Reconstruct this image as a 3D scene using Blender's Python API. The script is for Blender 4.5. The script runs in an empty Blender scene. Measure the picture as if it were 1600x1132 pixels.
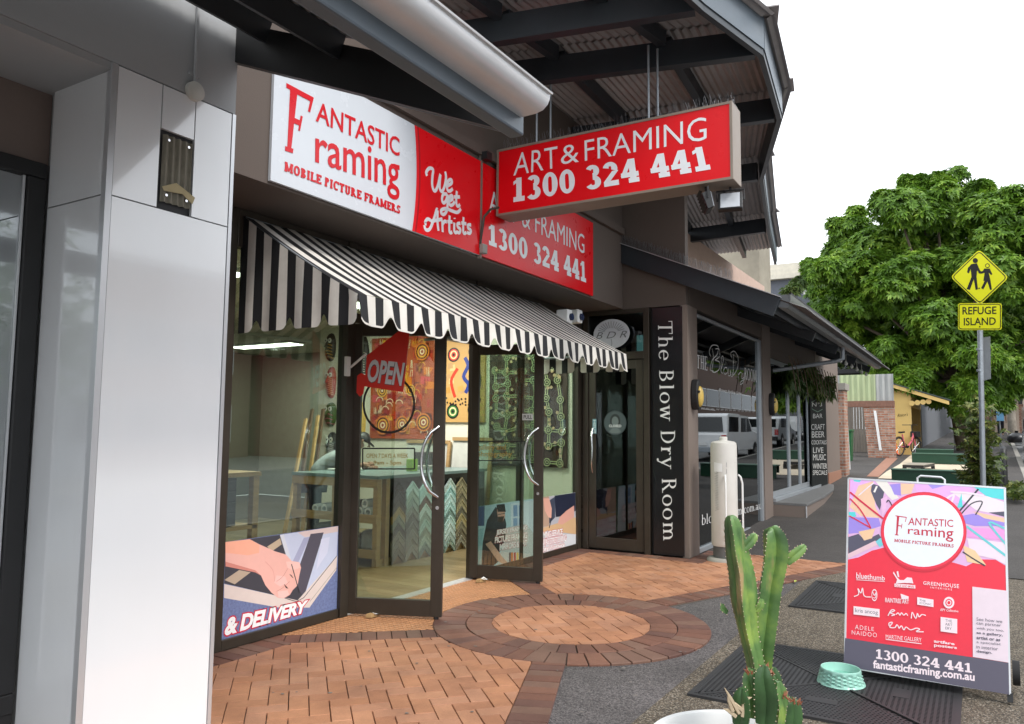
import bpy, bmesh, math, random
from mathutils import Vector, Matrix
R=math.radians; PI=math.pi
random.seed(11)
SC=bpy.context.scene; COL=SC.collection

# ---------------------------------------------------------------- camera
F_PX=1203.2; PITCH=0.0875857; ROLL=0.0091994; YAW=0.5426033; EYE=1.6
CF=Vector((math.cos(YAW)*math.cos(PITCH),math.sin(YAW)*math.cos(PITCH),math.sin(PITCH)))
r0=Vector((math.sin(YAW),-math.cos(YAW),0)); u0=r0.cross(CF)
CR=r0*math.cos(ROLL)+u0*math.sin(ROLL); CU=u0*math.cos(ROLL)-r0*math.sin(ROLL)
CAM=Vector((0,0,EYE))
cd=bpy.data.cameras.new('camera'); cam=bpy.data.objects.new('camera',cd); COL.objects.link(cam)
cd.sensor_width=36; cd.lens=F_PX/1600*36; cd.clip_start=.05; cd.clip_end=2000
cam.matrix_world=Matrix(((CR.x,CU.x,-CF.x,CAM.x),(CR.y,CU.y,-CF.y,CAM.y),(CR.z,CU.z,-CF.z,CAM.z),(0,0,0,1)))
SC.camera=cam
# ---------------------------------------------------------------- sky, sun, exposure
SUN_EL=R(49); SUN_AZ=R(252)     # azimuth of the sun measured in the xy plane
w=bpy.data.worlds.new('World'); SC.world=w; w.use_nodes=True; nt=w.node_tree; nt.nodes.clear()
sky=nt.nodes.new('ShaderNodeTexSky'); sky.sky_type='NISHITA'; sky.sun_disc=False
sky.sun_elevation=SUN_EL; sky.sun_rotation=R(90)-SUN_AZ; sky.dust_density=3; sky.air_density=1.2
bg1=nt.nodes.new('ShaderNodeBackground'); bg1.inputs[1].default_value=.09
nt.links.new(sky.outputs[0],bg1.inputs[0])
bg2=nt.nodes.new('ShaderNodeBackground'); bg2.inputs[1].default_value=1.5     # even cloud deck
tc=nt.nodes.new('ShaderNodeTexCoord'); nz=nt.nodes.new('ShaderNodeTexNoise'); nz.inputs['Scale'].default_value=2.2; nz.inputs['Detail'].default_value=5
cr=nt.nodes.new('ShaderNodeValToRGB'); cr.color_ramp.elements[0].color=(.77,.83,.90,1); cr.color_ramp.elements[1].color=(.94,.97,1,1)
cr.color_ramp.elements[0].position=.3; cr.color_ramp.elements[1].position=.7
nt.links.new(tc.outputs['Generated'],nz.inputs['Vector']); nt.links.new(nz.outputs['Fac'],cr.inputs[0]); nt.links.new(cr.outputs[0],bg2.inputs[0])
mx=nt.nodes.new('ShaderNodeMixShader'); mx.inputs[0].default_value=.9
nt.links.new(bg1.outputs[0],mx.inputs[1]); nt.links.new(bg2.outputs[0],mx.inputs[2])
out=nt.nodes.new('ShaderNodeOutputWorld'); nt.links.new(mx.outputs[0],out.inputs[0])
sl=bpy.data.lights.new('sun','SUN'); sl.energy=1.5; sl.angle=R(14); sl.color=(1,.96,.91)
so=bpy.data.objects.new('sun',sl); COL.objects.link(so); so.location=(0,-5,30)
so.rotation_euler=(-Vector((math.cos(SUN_EL)*math.cos(SUN_AZ),math.cos(SUN_EL)*math.sin(SUN_AZ),math.sin(SUN_EL)))).to_track_quat('-Z','Y').to_euler()
SC.view_settings.view_transform='Standard'; SC.view_settings.look='None'; SC.view_settings.exposure=.66; SC.view_settings.gamma=1
SC.view_settings.use_curve_mapping=False

# ---------------------------------------------------------------- measuring: a photo pixel met with a plane of the place
def ray(px,py): return CF+CR*((px-800)/F_PX)+CU*((566-py)/F_PX)
def PX(X,px,py): d=ray(px,py); return CAM+d*(X/d.x)
def PY(Y,px,py): d=ray(px,py); return CAM+d*(Y/d.y)
def PZ(Z,px,py): d=ray(px,py); return CAM+d*((Z-EYE)/d.z)
def PPL(o,n,px,py): d=ray(px,py); return CAM+d*((o-CAM).dot(n)/d.dot(n))
def gz(x): return min(max(0,.035*(x-11)),1.9)
# ---------------------------------------------------------------- helpers
def link(o): COL.objects.link(o); return o
def tag(o,label,cat,group=None):
    o['label']=label; o['category']=cat
    if group: o['group']=group
    return o
def thing(name,label,cat,loc=(0,0,0),group=None,rz=0):
    o=link(bpy.data.objects.new(name,None)); o.location=loc; o.rotation_euler=(0,0,rz); o.empty_display_size=.1
    return tag(o,label,cat,group)
def wm(o):
    b=Matrix.Translation(o.location)@o.rotation_euler.to_matrix().to_4x4()
    return wm(o.parent)@o.matrix_parent_inverse@b if o.parent else b
def par(o,p):
    if p is not None: o.parent=p; o.matrix_parent_inverse=wm(p).inverted()
    return o
def copy_tree(o,parent=None):
    c=o.copy(); link(c); c.parent=parent
    for ch in list(o.children): copy_tree(ch,c)
    return c
class MB:
    def __init__(s): s.v=[]; s.f=[]; s.m=[]
    def add(s,vs,fs,mi=0):
        b=len(s.v); s.v+=[tuple(v) for v in vs]; s.f+=[tuple(b+i for i in f) for f in fs]; s.m+=[mi]*len(fs); return s
    def box(s,x0,y0,z0,x1,y1,z1,mi=0):
        return s.add([(x0,y0,z0),(x1,y0,z0),(x1,y1,z0),(x0,y1,z0),(x0,y0,z1),(x1,y0,z1),(x1,y1,z1),(x0,y1,z1)],
            [(0,3,2,1),(4,5,6,7),(0,1,5,4),(1,2,6,5),(2,3,7,6),(3,0,4,7)],mi)
    def bar(s,a,b,w,h,up=(0,0,1),mi=0):
        a=Vector(a); b=Vector(b); d=(b-a).normalized(); up=Vector(up); sd=d.cross(up)
        if sd.length<1e-4: sd=d.cross(Vector((1,0,0)))
        sd.normalize(); u=sd.cross(d)
        vs=[p+sd*(w/2*i)+u*(h/2*j) for p in(a,b) for i,j in((-1,-1),(1,-1),(1,1),(-1,1))]
        return s.add(vs,[(0,3,2,1),(4,5,6,7),(0,1,5,4),(1,2,6,5),(2,3,7,6),(3,0,4,7)],mi)
    def tube(s,pts,r,n=8,mi=0,close=True):
        pts=[Vector(p) for p in pts]; rs=r if isinstance(r,(list,tuple)) else [r]*len(pts); rings=[]
        t0=(pts[1]-pts[0]).normalized(); ref=Vector((0,0,1)) if abs(t0.z)<.9 else Vector((1,0,0)); u=t0.cross(ref).normalized()
        vs=[]
        for i,p in enumerate(pts):
            t=(pts[min(i+1,len(pts)-1)]-pts[max(i-1,0)]).normalized()
            u=(u-t*u.dot(t)).normalized(); v=t.cross(u)
            vs+=[p+(u*math.cos(2*PI*k/n)+v*math.sin(2*PI*k/n))*rs[i] for k in range(n)]
        fs=[(i*n+k,i*n+(k+1)%n,(i+1)*n+(k+1)%n,(i+1)*n+k) for i in range(len(pts)-1) for k in range(n)]
        if close: fs+=[tuple(range(n-1,-1,-1)),tuple(range((len(pts)-1)*n,len(pts)*n))]
        return s.add(vs,fs,mi)
    def lathe(s,prof,c=(0,0,0),n=24,mi=0,a0=0):
        c=Vector(c); vs=[]; 
        for r,z in prof: vs+=[c+Vector((r*math.cos(a0+2*PI*k/n),r*math.sin(a0+2*PI*k/n),z)) for k in range(n)]
        fs=[(i*n+k,i*n+(k+1)%n,(i+1)*n+(k+1)%n,(i+1)*n+k) for i in range(len(prof)-1) for k in range(n)]
        return s.add(vs,fs,mi)
    def prism(s,poly,d,mi=0):
        d=Vector(d); n=len(poly); a=[Vector(p) for p in poly]; vs=a+[p+d for p in a]
        return s.add(vs,[tuple(range(n-1,-1,-1)),tuple(range(n,2*n))]+[(k,(k+1)%n,n+(k+1)%n,n+k) for k in range(n)],mi)
    def build(s,name,mat,parent=None,smooth=False,bevel=0):
        me=bpy.data.meshes.new(name); me.from_pydata(s.v,[],s.f)
        for m in (mat if isinstance(mat,(list,tuple)) else [mat]): me.materials.append(m)
        if any(s.m): me.polygons.foreach_set('material_index',s.m)
        bm=bmesh.new(); bm.from_mesh(me); bmesh.ops.recalc_face_normals(bm,faces=bm.faces); bm.to_mesh(me); bm.free()
        if smooth:
            me.polygons.foreach_set('use_smooth',[True]*len(me.polygons))
            me.set_sharp_from_angle(angle=R(40))
        o=link(bpy.data.objects.new(name,me))
        if bevel:
            b=o.modifiers.new('bevel','BEVEL'); b.width=bevel; b.segments=2; b.limit_method='ANGLE'; b.angle_limit=R(50)
        return par(o,parent)
def box(name,mat,parent,x0,y0,z0,x1,y1,z1,bevel=0): return MB().box(x0,y0,z0,x1,y1,z1).build(name,mat,parent,bevel=bevel)
def struct(o): o['kind']='structure'; return o
# ---------------------------------------------------------------- materials
_mats={}
def mat(name,col,rough=.6,metal=0,var=.12,scale=6,bump=0,bscale=60,spec=.5,dirt=0,stretch=None,coat=0,emit=None,alpha=None):
    if name in _mats: return _mats[name]
    m=bpy.data.materials.new(name); m.use_nodes=True; nt=m.node_tree; b=nt.nodes['Principled BSDF']; _mats[name]=m
    b.inputs['Roughness'].default_value=rough; b.inputs['Metallic'].default_value=metal; b.inputs['Specular IOR Level'].default_value=spec
    b.inputs['Coat Weight'].default_value=coat
    L=nt.links.new; N=nt.nodes.new
    tc=N('ShaderNodeTexCoord'); mp=N('ShaderNodeMapping'); L(tc.outputs['Object'],mp.inputs[0])
    if stretch: mp.inputs['Scale'].default_value=stretch
    n1=N('ShaderNodeTexNoise'); n1.inputs['Scale'].default_value=scale; n1.inputs['Detail'].default_value=6; n1.inputs['Roughness'].default_value=.65; L(mp.outputs[0],n1.inputs['Vector'])
    c=Vector(col[:3]); rp=N('ShaderNodeValToRGB'); rp.color_ramp.elements[0].position=.25; rp.color_ramp.elements[1].position=.75
    lo=c*(1-var); hi=c*(1+var); rp.color_ramp.elements[0].color=(*lo,1); rp.color_ramp.elements[1].color=(*[min(.95,x) for x in hi],1)
    L(n1.outputs['Fac'],rp.inputs[0]); src=rp.outputs[0]
    if dirt:
        n2=N('ShaderNodeTexNoise'); n2.inputs['Scale'].default_value=scale*.35; n2.inputs['Detail'].default_value=8; n2.inputs['Roughness'].default_value=.7; L(mp.outputs[0],n2.inputs['Vector'])
        r2=N('ShaderNodeValToRGB'); r2.color_ramp.elements[0].position=.45; r2.color_ramp.elements[1].position=.75; L(n2.outputs['Fac'],r2.inputs[0])
        mm=N('ShaderNodeMath'); mm.operation='MULTIPLY'; mm.inputs[1].default_value=dirt; L(r2.outputs[0],mm.inputs[0])
        mxx=N('ShaderNodeMix'); mxx.data_type='RGBA'; L(mm.outputs[0],mxx.inputs[0]); L(src,mxx.inputs[6]); mxx.inputs[7].default_value=(c.x*.4+.01,c.y*.38+.01,c.z*.35+.008,1); src=mxx.outputs[2]
    L(src,b.inputs['Base Color'])
    mr=N('ShaderNodeMapRange'); mr.inputs[3].default_value=max(.02,rough-.1); mr.inputs[4].default_value=min(1,rough+.1); L(n1.outputs['Fac'],mr.inputs[0]); L(mr.outputs[0],b.inputs['Roughness'])
    if bump:
        n3=N('ShaderNodeTexNoise'); n3.inputs['Scale'].default_value=bscale; n3.inputs['Detail'].default_value=4; L(mp.outputs[0],n3.inputs['Vector'])
        bp=N('ShaderNodeBump'); bp.inputs['Strength'].default_value=bump; bp.inputs['Distance'].default_value=.01; L(n3.outputs['Fac'],bp.inputs['Height']); L(bp.outputs[0],b.inputs['Normal'])
    if emit: b.inputs['Emission Color'].default_value=(*emit[:3],1); b.inputs['Emission Strength'].default_value=emit[3]
    return m
def flat(col,rough=.35):      # printed ink
    k='print_%d_%d_%d_%d'%(*[int(255*x) for x in col],int(rough*100))
    return mat(k,col,rough,var=.03,scale=20)
def glass(name,tint,base=.05,dark=1):
    if name in _mats: return _mats[name]
    m=bpy.data.materials.new(name); m.use_nodes=True; nt=m.node_tree; nt.nodes.clear(); _mats[name]=m
    N=nt.nodes.new; L=nt.links.new
    lw=N('ShaderNodeLayerWeight'); lw.inputs[0].default_value=.5
    p=N('ShaderNodeMath'); p.operation='POWER'; p.inputs[1].default_value=4; L(lw.outputs['Facing'],p.inputs[0])
    q=N('ShaderNodeMath'); q.operation='MULTIPLY_ADD'; q.inputs[1].default_value=.9; q.inputs[2].default_value=base; L(p.outputs[0],q.inputs[0])
    t=N('ShaderNodeBsdfTransparent'); t.inputs[0].default_value=(*tint,1)
    g=N('ShaderNodeBsdfGlossy'); g.inputs['Roughness'].default_value=.004; g.inputs[0].default_value=(.95,.98,1,1)
    mxs=N('ShaderNodeMixShader'); L(q.outputs[0],mxs.inputs[0]); L(t.outputs[0],mxs.inputs[1]); L(g.outputs[0],mxs.inputs[2])
    o=N('ShaderNodeOutputMaterial'); L(mxs.outputs[0],o.inputs[0]); return m
def s2l(r,g,b): return tuple((x/255/12.92 if x<10 else ((x/255+.055)/1.055)**2.4) for x in(r,g,b))
M_taupe=mat('taupe_render',(.105,.081,.068),.75,var=.06,scale=2,bump=.12,bscale=120,dirt=.15)
M_taupe2=mat('taupe_pilaster',(.19,.15,.128),.7,var=.05,scale=2,bump=.1,bscale=120,dirt=.12)
M_steel=mat('dark_painted_steel',(.024,.030,.037),.42,var=.15,scale=5,dirt=.2)
M_steelb=mat('bluegrey_painted_steel',(.10,.125,.15),.4,var=.12,scale=5,dirt=.25)
M_zinc=mat('zincalume_gutter',(.74,.75,.77),.32,metal=.2,var=.05,scale=4,dirt=.15)
M_corr=mat('corrugated_underside',(.33,.30,.295),.5,var=.15,scale=3,dirt=.3)
M_greywall=mat('grey_painted_wall',(.42,.43,.44),.7,var=.04,scale=2,bump=.08,bscale=90,dirt=.12)
M_panel=mat('white_cladding',(.88,.895,.915),.15,var=.02,scale=1.4,spec=1.0,coat=1,dirt=.07,stretch=(1,1,.25))
M_trim=mat('aluminium_trim',(.66,.67,.69),.32,metal=.5,var=.03,scale=.7)
M_bronze=mat('bronze_frame',(.050,.040,.030),.4,metal=.3,var=.12,scale=8)
M_black=mat('matt_black',(.012,.012,.013),.5,var=.2)
M_rubber=mat('black_rubber',(.018,.018,.019),.75,var=.2)
M_white=mat('white_paint',(.78,.78,.77),.45,var=.04)
M_chrome=mat('satin_stainless',(.75,.75,.76),.18,metal=1,var=.05)
M_wood=mat('pine_timber',(.42,.27,.12),.6,var=.25,scale=4,stretch=(1,1,9))
M_dkwood=mat('dark_timber',(.09,.055,.03),.6,var=.3,scale=5)
M_galv=mat('galvanised_pole',(.33,.36,.39),.45,metal=.5,var=.15,dirt=.2)
GL_shop=glass('shop_glass',(.77,.86,.80),.125)
GL_dark=glass('tinted_glass',(.22,.25,.25),.07)
GL_left=glass('office_glass',(.30,.34,.34),.5)
# ---------------------------------------------------------------- lettering
_tc={}
def glyphs(s,bold=0,shear=0,space=1):
    k=(s,bold,shear,space)
    if k in _tc: return _tc[k]
    cu=bpy.data.curves.new('lettering','FONT'); cu.body=s; cu.offset=bold; cu.shear=shear; cu.space_character=space; cu.resolution_u=3; cu.fill_mode='FRONT'
    cu.space_line=.95; cu.align_x='LEFT'
    o=bpy.data.objects.new('lettering',cu); COL.objects.link(o)
    bpy.context.view_layer.update()
    me=bpy.data.meshes.new_from_object(o.evaluated_get(bpy.context.evaluated_depsgraph_get()))
    vs=[(v.co.x,v.co.y) for v in me.vertices]; fs=[tuple(p.vertices) for p in me.polygons]
    bpy.data.objects.remove(o); bpy.data.curves.remove(cu); bpy.data.meshes.remove(me)
    _tc[k]=(vs,fs,1); return _tc[k]
def serif(s,T=.14,t=.05,sl=.09,st=.045,xh=.66,gap=.10):
    """seriffed letters from stems, bars and arcs; every piece is one layer"""
    out=[]; X=[0]
    def quad(pts): out.append(([(X[0]+a,b) for a,b in pts],[tuple(range(len(pts)))]))
    def V(x,y0,y1,fl=''):
        quad([(x-T/2,y0),(x+T/2,y0),(x+T/2,y1),(x-T/2,y1)])
        if 'b' in fl: quad([(x-T/2-sl,y0),(x+T/2+sl,y0),(x+T/2+sl,y0+st),(x-T/2-sl,y0+st)])
        if 't' in fl: quad([(x-T/2-sl,y1-st),(x+T/2+sl,y1-st),(x+T/2+sl,y1),(x-T/2-sl,y1)])
        if 'l' in fl: quad([(x-T/2-sl,y1-st),(x,y1-st),(x,y1),(x-T/2-sl,y1)])
    def H(x0,x1,y): quad([(x0,y-t/2),(x1,y-t/2),(x1,y+t/2),(x0,y+t/2)])
    def K(x,y0,y1): quad([(x-st/2,y0),(x+st/2,y0),(x+st/2,y1),(x-st/2,y1)])
    def Dg(x0,y0,x1,y1,w_): quad([(x0-w_/2,y0),(x0+w_/2,y0),(x1+w_/2,y1),(x1-w_/2,y1)])
    def A(cx,cy,rx,ry,a0,a1,n=18):
        vs=[]
        for i in range(n+1):
            a=R(a0+(a1-a0)*i/n); wd=t+(T-t)*abs(math.cos(a)); c_,s_=math.cos(a),math.sin(a)
            vs+=[(X[0]+cx+(rx)*c_,cy+(ry)*s_),(X[0]+cx+(rx-wd)*c_,cy+(ry-max(t,wd*.6) if abs(s_)>.7 else ry-wd*.8)*s_)]
        out.append((vs,[(2*i,2*i+2,2*i+3,2*i+1) for i in range(n)]))
    h=xh
    for ch in s:
        c=ch
        if c==' ': wd=.32
        elif c=='I': V(.2,0,1,'bt'); wd=.4
        elif c=='T': V(.4,0,1,'b'); H(0,.8,1-t/2); K(st/2,.74,1-t); K(.8-st/2,.74,1-t); wd=.8
        elif c=='H': V(.2,0,1,'bt'); V(.68,0,1,'bt'); H(.2,.68,.5); wd=.88
        elif c in'EFL':
            V(.2,0,1,'bt'); wd=.72
            if c!='L': H(.2,.68,1-t/2); H(.2,.5,.5); K(.68,.74,1); K(.5,.38,.62)
            if c!='F': H(.2,.7,t/2); K(.7,0,.26)
        elif c in'BPR':
            V(.2,0,1,'b' if c=='P' else 'bt'); A(.32,.745,.33,.255,-90,90); H(.2,.34,1-t/2); H(.2,.34,.49+t/2); wd=.72
            if c=='B': A(.34,.26,.38,.26,-90,90); H(.2,.36,t/2); wd=.78
            if c=='R': Dg(.74,0,.42,.5,T); quad([(.62,0),(.9,0),(.9,st),(.62,st)]); wd=.88
        elif c=='D': V(.2,0,1,'bt'); A(.3,.5,.52,.5,-90,90); H(.2,.32,1-t/2); H(.2,.32,t/2); wd=.86
        elif c=='O': A(.45,.5,.45,.52,0,360,30); wd=.9
        elif c=='0': A(.36,.5,.36,.51,0,360,30); wd=.72
        elif c=='C': A(.45,.5,.45,.52,48,312,24); K(.76,.68,1); wd=.82
        elif c=='U': V(.2,.3,1,'t'); V(.66,.3,1,'t'); A(.43,.34,.23+T/2,.35,180,360); wd=.86
        elif c=='S': A(.33,.74,.3,.27,30,270); A(.33,.26,.32,.27,-150,90); K(.6,.72,.98); K(.05,.02,.28); wd=.68
        elif c=='A': Dg(.06+T/2,0,.42,1,max(t,T*.6)); Dg(.78,0,.42,1,T); H(.2,.66,.32); quad([(0,0),(.26,0),(.26,st),(0,st)]); quad([(.62,0),(.94,0),(.94,st),(.62,st)]); wd=.92
        elif c=='M': V(.16,0,1,'bt'); V(.94,0,1,'bt'); Dg(.55,.1,.18,1,T*.8); Dg(.55,.1,.92,1,T*.7); wd=1.1
        elif c=='1': V(.34,0,1,''); quad([(.06,0),(.62,0),(.62,st*1.3),(.06,st*1.3)]); quad([(.06,.72),(.34,.84),(.34,1),(.06,.86)]); wd=.64
        elif c=='3': A(.33,.745,.31,.265,-90,150); A(.33,.27,.35,.29,-150,90); wd=.70
        elif c=='2': A(.34,.72,.32,.29,-25,165); Dg(.14,t,.56,.62,T); quad([(.02,0),(.66,0),(.66,T*.8),(.02,T*.8)]); wd=.70
        elif c=='4': V(.5,0,1); Dg(.08,.3,.46,1,T*.75); quad([(.0,.24),(.74,.24),(.74,.24+T*.75),(.0,.24+T*.75)]); quad([(.3,0),(.74,0),(.74,st*1.2),(.3,st*1.2)]); wd=.76
        elif c in'hbl':
            V(.18,0,1,'l'+('b' if c!='b' else '')); wd=.36
            if c=='h': A(.38,h-.24,.26,.24,0,170); V(.62-T/2+.02,0,h-.22,'b'); wd=.74
            if c=='b': A(.4,h/2,.32,h/2+.01,0,360,26); wd=.74
        elif c=='o': A(.34,h/2,.34,h/2+.01,0,360,26); wd=.68
        elif c=='e': A(.32,h/2,.32,h/2+.01,0,318,24); H(.06,.62,h/2+.02); wd=.62
        elif c=='c': A(.32,h/2,.32,h/2+.01,45,315,22); wd=.58
        elif c=='r': V(.18,0,h,'bl'); A(.4,h-.2,.2,.2,40,180); wd=.54
        elif c=='m': V(.18,0,h,'bl'); A(.36,h-.22,.24,.22,0,170); V(.56,0,h-.2,'b'); A(.76,h-.22,.24,.22,0,170); V(.96,0,h-.2,'b'); wd=1.12
        elif c=='u': V(.18,.2,h,'l'); A(.38,.24,.2+T/2,.25,180,350); V(.6,0,h,'l'); wd=.74
        elif c=='a': A(.3,h-.22,.26,.23,0,160); V(.52,0,h-.2); A(.28,.19,.26,.2,0,360,20); quad([(.52,0),(.68,0),(.68,st),(.52,st)]); wd=.64
        elif c in'wy':
            if c=='w': Dg(.27,0,.1,h,T); Dg(.27,0,.46,h,t*1.3); Dg(.64,0,.46,h,T); Dg(.64,0,.84,h,t*1.3); wd=.9; xs=(.1,.46,.84)
            else: Dg(.34,0,.1,h,T); Dg(.2,-.3,.6,h,t*1.4); A(.14,-.26,.09,.07,0,360,12); wd=.66; xs=(.1,.6)
            for x in xs: quad([(x-.13,h-st),(x+.13,h-st),(x+.13,h),(x-.13,h)])
        elif c=='.': quad([(.06,0),(.06+T,0),(.06+T,T),(.06,T)]); wd=.24
        else: wd=.4
        X[0]+=wd+gap
    return out
class Print:
    """flat print on a surface: layers of ink, each a hair above the last"""
    def __init__(s,plane,n,first=.003): s.P=plane; s.n=Vector(n).normalized(); s.k=0; s.first=first; s.v=[]; s.f=[]; s.mi=[]; s.ms=[]
    def _m(s,col):
        m=col if isinstance(col,bpy.types.Material) else flat(col)
        if m not in s.ms: s.ms.append(m)
        return s.ms.index(m)
    def raw(s,pts,faces,col):
        off=s.n*(s.first+s.k*.00006); s.k+=1; b=len(s.v); i=s._m(col)
        s.v+=[tuple(Vector(p)+off) for p in pts]; s.f+=[tuple(b+j for j in f) for f in faces]; s.mi+=[i]*len(faces); return s
    def poly(s,px,col): return s.raw([s.P(*p) for p in px],[tuple(range(len(px)))],col)
    def ell(s,c,rx,ry,col,n=40,hole=0,px=True):
        pt=[(c[0]+rx*math.cos(2*PI*k/n),c[1]+ry*math.sin(2*PI*k/n)) for k in range(n)]
        if not hole: return s.poly(pt,col)
        p2=[(c[0]+rx*hole*math.cos(2*PI*k/n),c[1]+ry*hole*math.sin(2*PI*k/n)) for k in range(n)]
        return s.raw([s.P(*p) for p in pt+p2],[(k,(k+1)%n,n+(k+1)%n,n+k) for k in range(n)],col)
    def line(s,px,wd,col,smooth=True,taper=False):
        pts=[s.P(*p) for p in px]
        if smooth and len(pts)>2:
            q=[]
            for i in range(len(pts)-1):
                a,b,c,d=pts[max(i-1,0)],pts[i],pts[i+1],pts[min(i+2,len(pts)-1)]
                for j in range(5):
                    t=j/5; q.append(.5*((2*b)+(c-a)*t+(2*a-5*b+4*c-d)*t*t+(3*b-a-3*c+d)*t**3))
            pts=q+[pts[-1]]
        vs=[]
        for i,p in enumerate(pts):
            t=(pts[min(i+1,len(pts)-1)]-pts[max(i-1,0)])
            if t.length<1e-9: t=Vector((1,0,0))
            sd=s.n.cross(t.normalized()); ww=wd/2*(1-.7*i/len(pts) if taper else 1); vs+=[p+sd*ww,p-sd*ww]
        return s.raw(vs,[(2*i,2*i+1,2*i+3,2*i+2) for i in range(len(pts)-1)],col)
    def _quad(s,q):
        c=[p if isinstance(p,Vector) else s.P(*p) for p in q]
        return lambda u,v:(c[0]*(1-u)+c[1]*u)*(1-v)+(c[3]*(1-u)+c[2]*u)*v
    def text(s,body,q,col,bold=0,shear=0,space=1,outline=None,base=None):
        """q: bottom-left, bottom-right, top-right, top-left of the ink"""
        fn=s._quad(q)
        vs,fs,_=glyphs(body,bold,shear,space); x0=min(v[0] for v in vs);x1=max(v[0] for v in vs);y0=min(v[1] for v in vs);y1=max(v[1] for v in vs)
        if outline:
            v2,f2,_=glyphs(body,bold+outline[1],shear,space)
            s.raw([fn((a-x0)/(x1-x0),(b-y0)/(y1-y0)) for a,b in v2],f2,outline[0])
        return s.raw([fn((a-x0)/(x1-x0),(b-y0)/(y1-y0)) for a,b in vs],fs,col)
    def serif(s,body,q,col,**kw):
        fn=s._quad(q); ps=serif(body,**kw); al=[p for vs,_ in ps for p in vs]
        x0=min(v[0] for v in al);x1=max(v[0] for v in al);y0=min(v[1] for v in al);y1=max(v[1] for v in al)
        k0=s.k
        for i,(vs,fs) in enumerate(ps):
            s.k=k0+(i%12)*.4; s.raw([fn((a-x0)/(x1-x0),(b-y0)/(y1-y0)) for a,b in vs],fs,col)
        s.k=k0+6; return s
    def build(s,name,parent=None):
        me=bpy.data.meshes.new(name); me.from_pydata(s.v,[],s.f)
        for m in s.ms: me.materials.append(m)
        me.polygons.foreach_set('material_index',s.mi)
        for p in me.polygons:
            pass
        bm=bmesh.new(); bm.from_mesh(me)
        for f in bm.faces:
            f.normal_update()
            if f.normal.dot(s.n)<0: f.normal_flip()
        bm.to_mesh(me); bm.free()
        return par(link(bpy.data.objects.new(name,me)),parent)
# ================================================================ ground, road, paving
def tex_ground(name,c1,c2,sc,rough=.85,bump=.5,speck=None,big=.25):
    m=bpy.data.materials.new(name); m.use_nodes=True; nt=m.node_tree; b=nt.nodes['Principled BSDF']; N=nt.nodes.new; L=nt.links.new
    tc=N('ShaderNodeTexCoord'); v=N('ShaderNodeTexVoronoi'); v.inputs['Scale'].default_value=sc; L(tc.outputs['Object'],v.inputs['Vector'])
    hs=N('ShaderNodeSeparateColor'); L(v.outputs['Color'],hs.inputs[0])
    rp=N('ShaderNodeValToRGB'); L(hs.outputs[0],rp.inputs[0]); e=rp.color_ramp.elements; e[0].color=(*c1,1); e[1].color=(*c2,1)
    if speck:
        e[1].position=.75
        for i,(p,c) in enumerate(speck): x=e.new(p); x.color=(*c,1)
    n=N('ShaderNodeTexNoise'); n.inputs['Scale'].default_value=.9; n.inputs['Detail'].default_value=8; n.inputs['Roughness'].default_value=.65; L(tc.outputs['Object'],n.inputs['Vector'])
    r2=N('ShaderNodeValToRGB'); r2.color_ramp.elements[0].position=.3; r2.color_ramp.elements[1].position=.7; r2.color_ramp.elements[0].color=(1-big,1-big,1-big*1.05,1); r2.color_ramp.elements[1].color=(1.1,1.1,1.08,1); L(n.outputs['Fac'],r2.inputs[0])
    mu=N('ShaderNodeMix'); mu.data_type='RGBA'; mu.blend_type='MULTIPLY'; mu.inputs[0].default_value=1; L(rp.outputs[0],mu.inputs[6]); L(r2.outputs[0],mu.inputs[7]); L(mu.outputs[2],b.inputs['Base Color'])
    b.inputs['Roughness'].default_value=rough
    bp=N('ShaderNodeBump'); bp.inputs['Strength'].default_value=bump; bp.inputs['Distance'].default_value=.004; L(v.outputs['Distance'],bp.inputs['Height']); bp.invert=True; L(bp.outputs[0],b.inputs['Normal'])
    return m
M_asph=tex_ground('asphalt_fine',(.032,.028,.030),(.17,.152,.152),120,bump=.6,big=.42)
M_asph2=tex_ground('asphalt_footpath',(.040,.035,.033),(.085,.076,.072),120,bump=.5,big=.35)
M_road=tex_ground('road_asphalt',(.10,.105,.11),(.19,.19,.195),90,bump=.4)
M_agg=tex_ground('exposed_aggregate',(.030,.026,.021),(.17,.135,.10),125,bump=1,speck=[(.35,(.085,.068,.050)),(.6,(.12,.088,.058)),(.95,(.32,.28,.23))],big=.45)
M_conc=mat('concrete',(.30,.28,.25),.8,var=.15,scale=3,bump=.2,bscale=80,dirt=.3)
M_tan=mat('tan_concrete',(.55,.46,.34),.8,var=.12,scale=2,bump=.2,bscale=60,dirt=.15)
def sheet(name,xs,y0,y1,dz,m,kind=True):
    b=MB(); vs=[]; 
    for x in xs: vs+=[(x,y0(x) if callable(y0) else y0,gz(x)+dz),(x,y1(x) if callable(y1) else y1,gz(x)+dz)]
    b.add(vs,[(2*i,2*i+2,2*i+3,2*i+1) for i in range(len(xs)-1)]); o=b.build(name,m)
    return struct(o)
XS=[-60,-20,-5,0,5,8,9.5,10.4,11,12,14,16,20,25,30,35,40,50,65.3,90,160,600]
KY=lambda x:-.95-(0.018*(x-22) if x>22 else 0)
sheet('ground',XS,lambda x:-160,lambda x:200,-.19,M_conc)
sheet('road',XS,lambda x:-11.5,lambda x:KY(x)-.16,-.13,M_road)
sheet('footpath',[10.42]+[x for x in XS if x>10.5],lambda x:KY(x)+.0,lambda x:3.4 if x<23 else 9,-.004,M_asph2)
sheet('aggregate_pavement',[-20,0,5,8,10.42],lambda x:KY(x),1.7,-.012,M_agg)
sheet('asphalt_path',[-20,0,4.2,8,10.42],1.7,4.9,-.018,M_asph)
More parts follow.
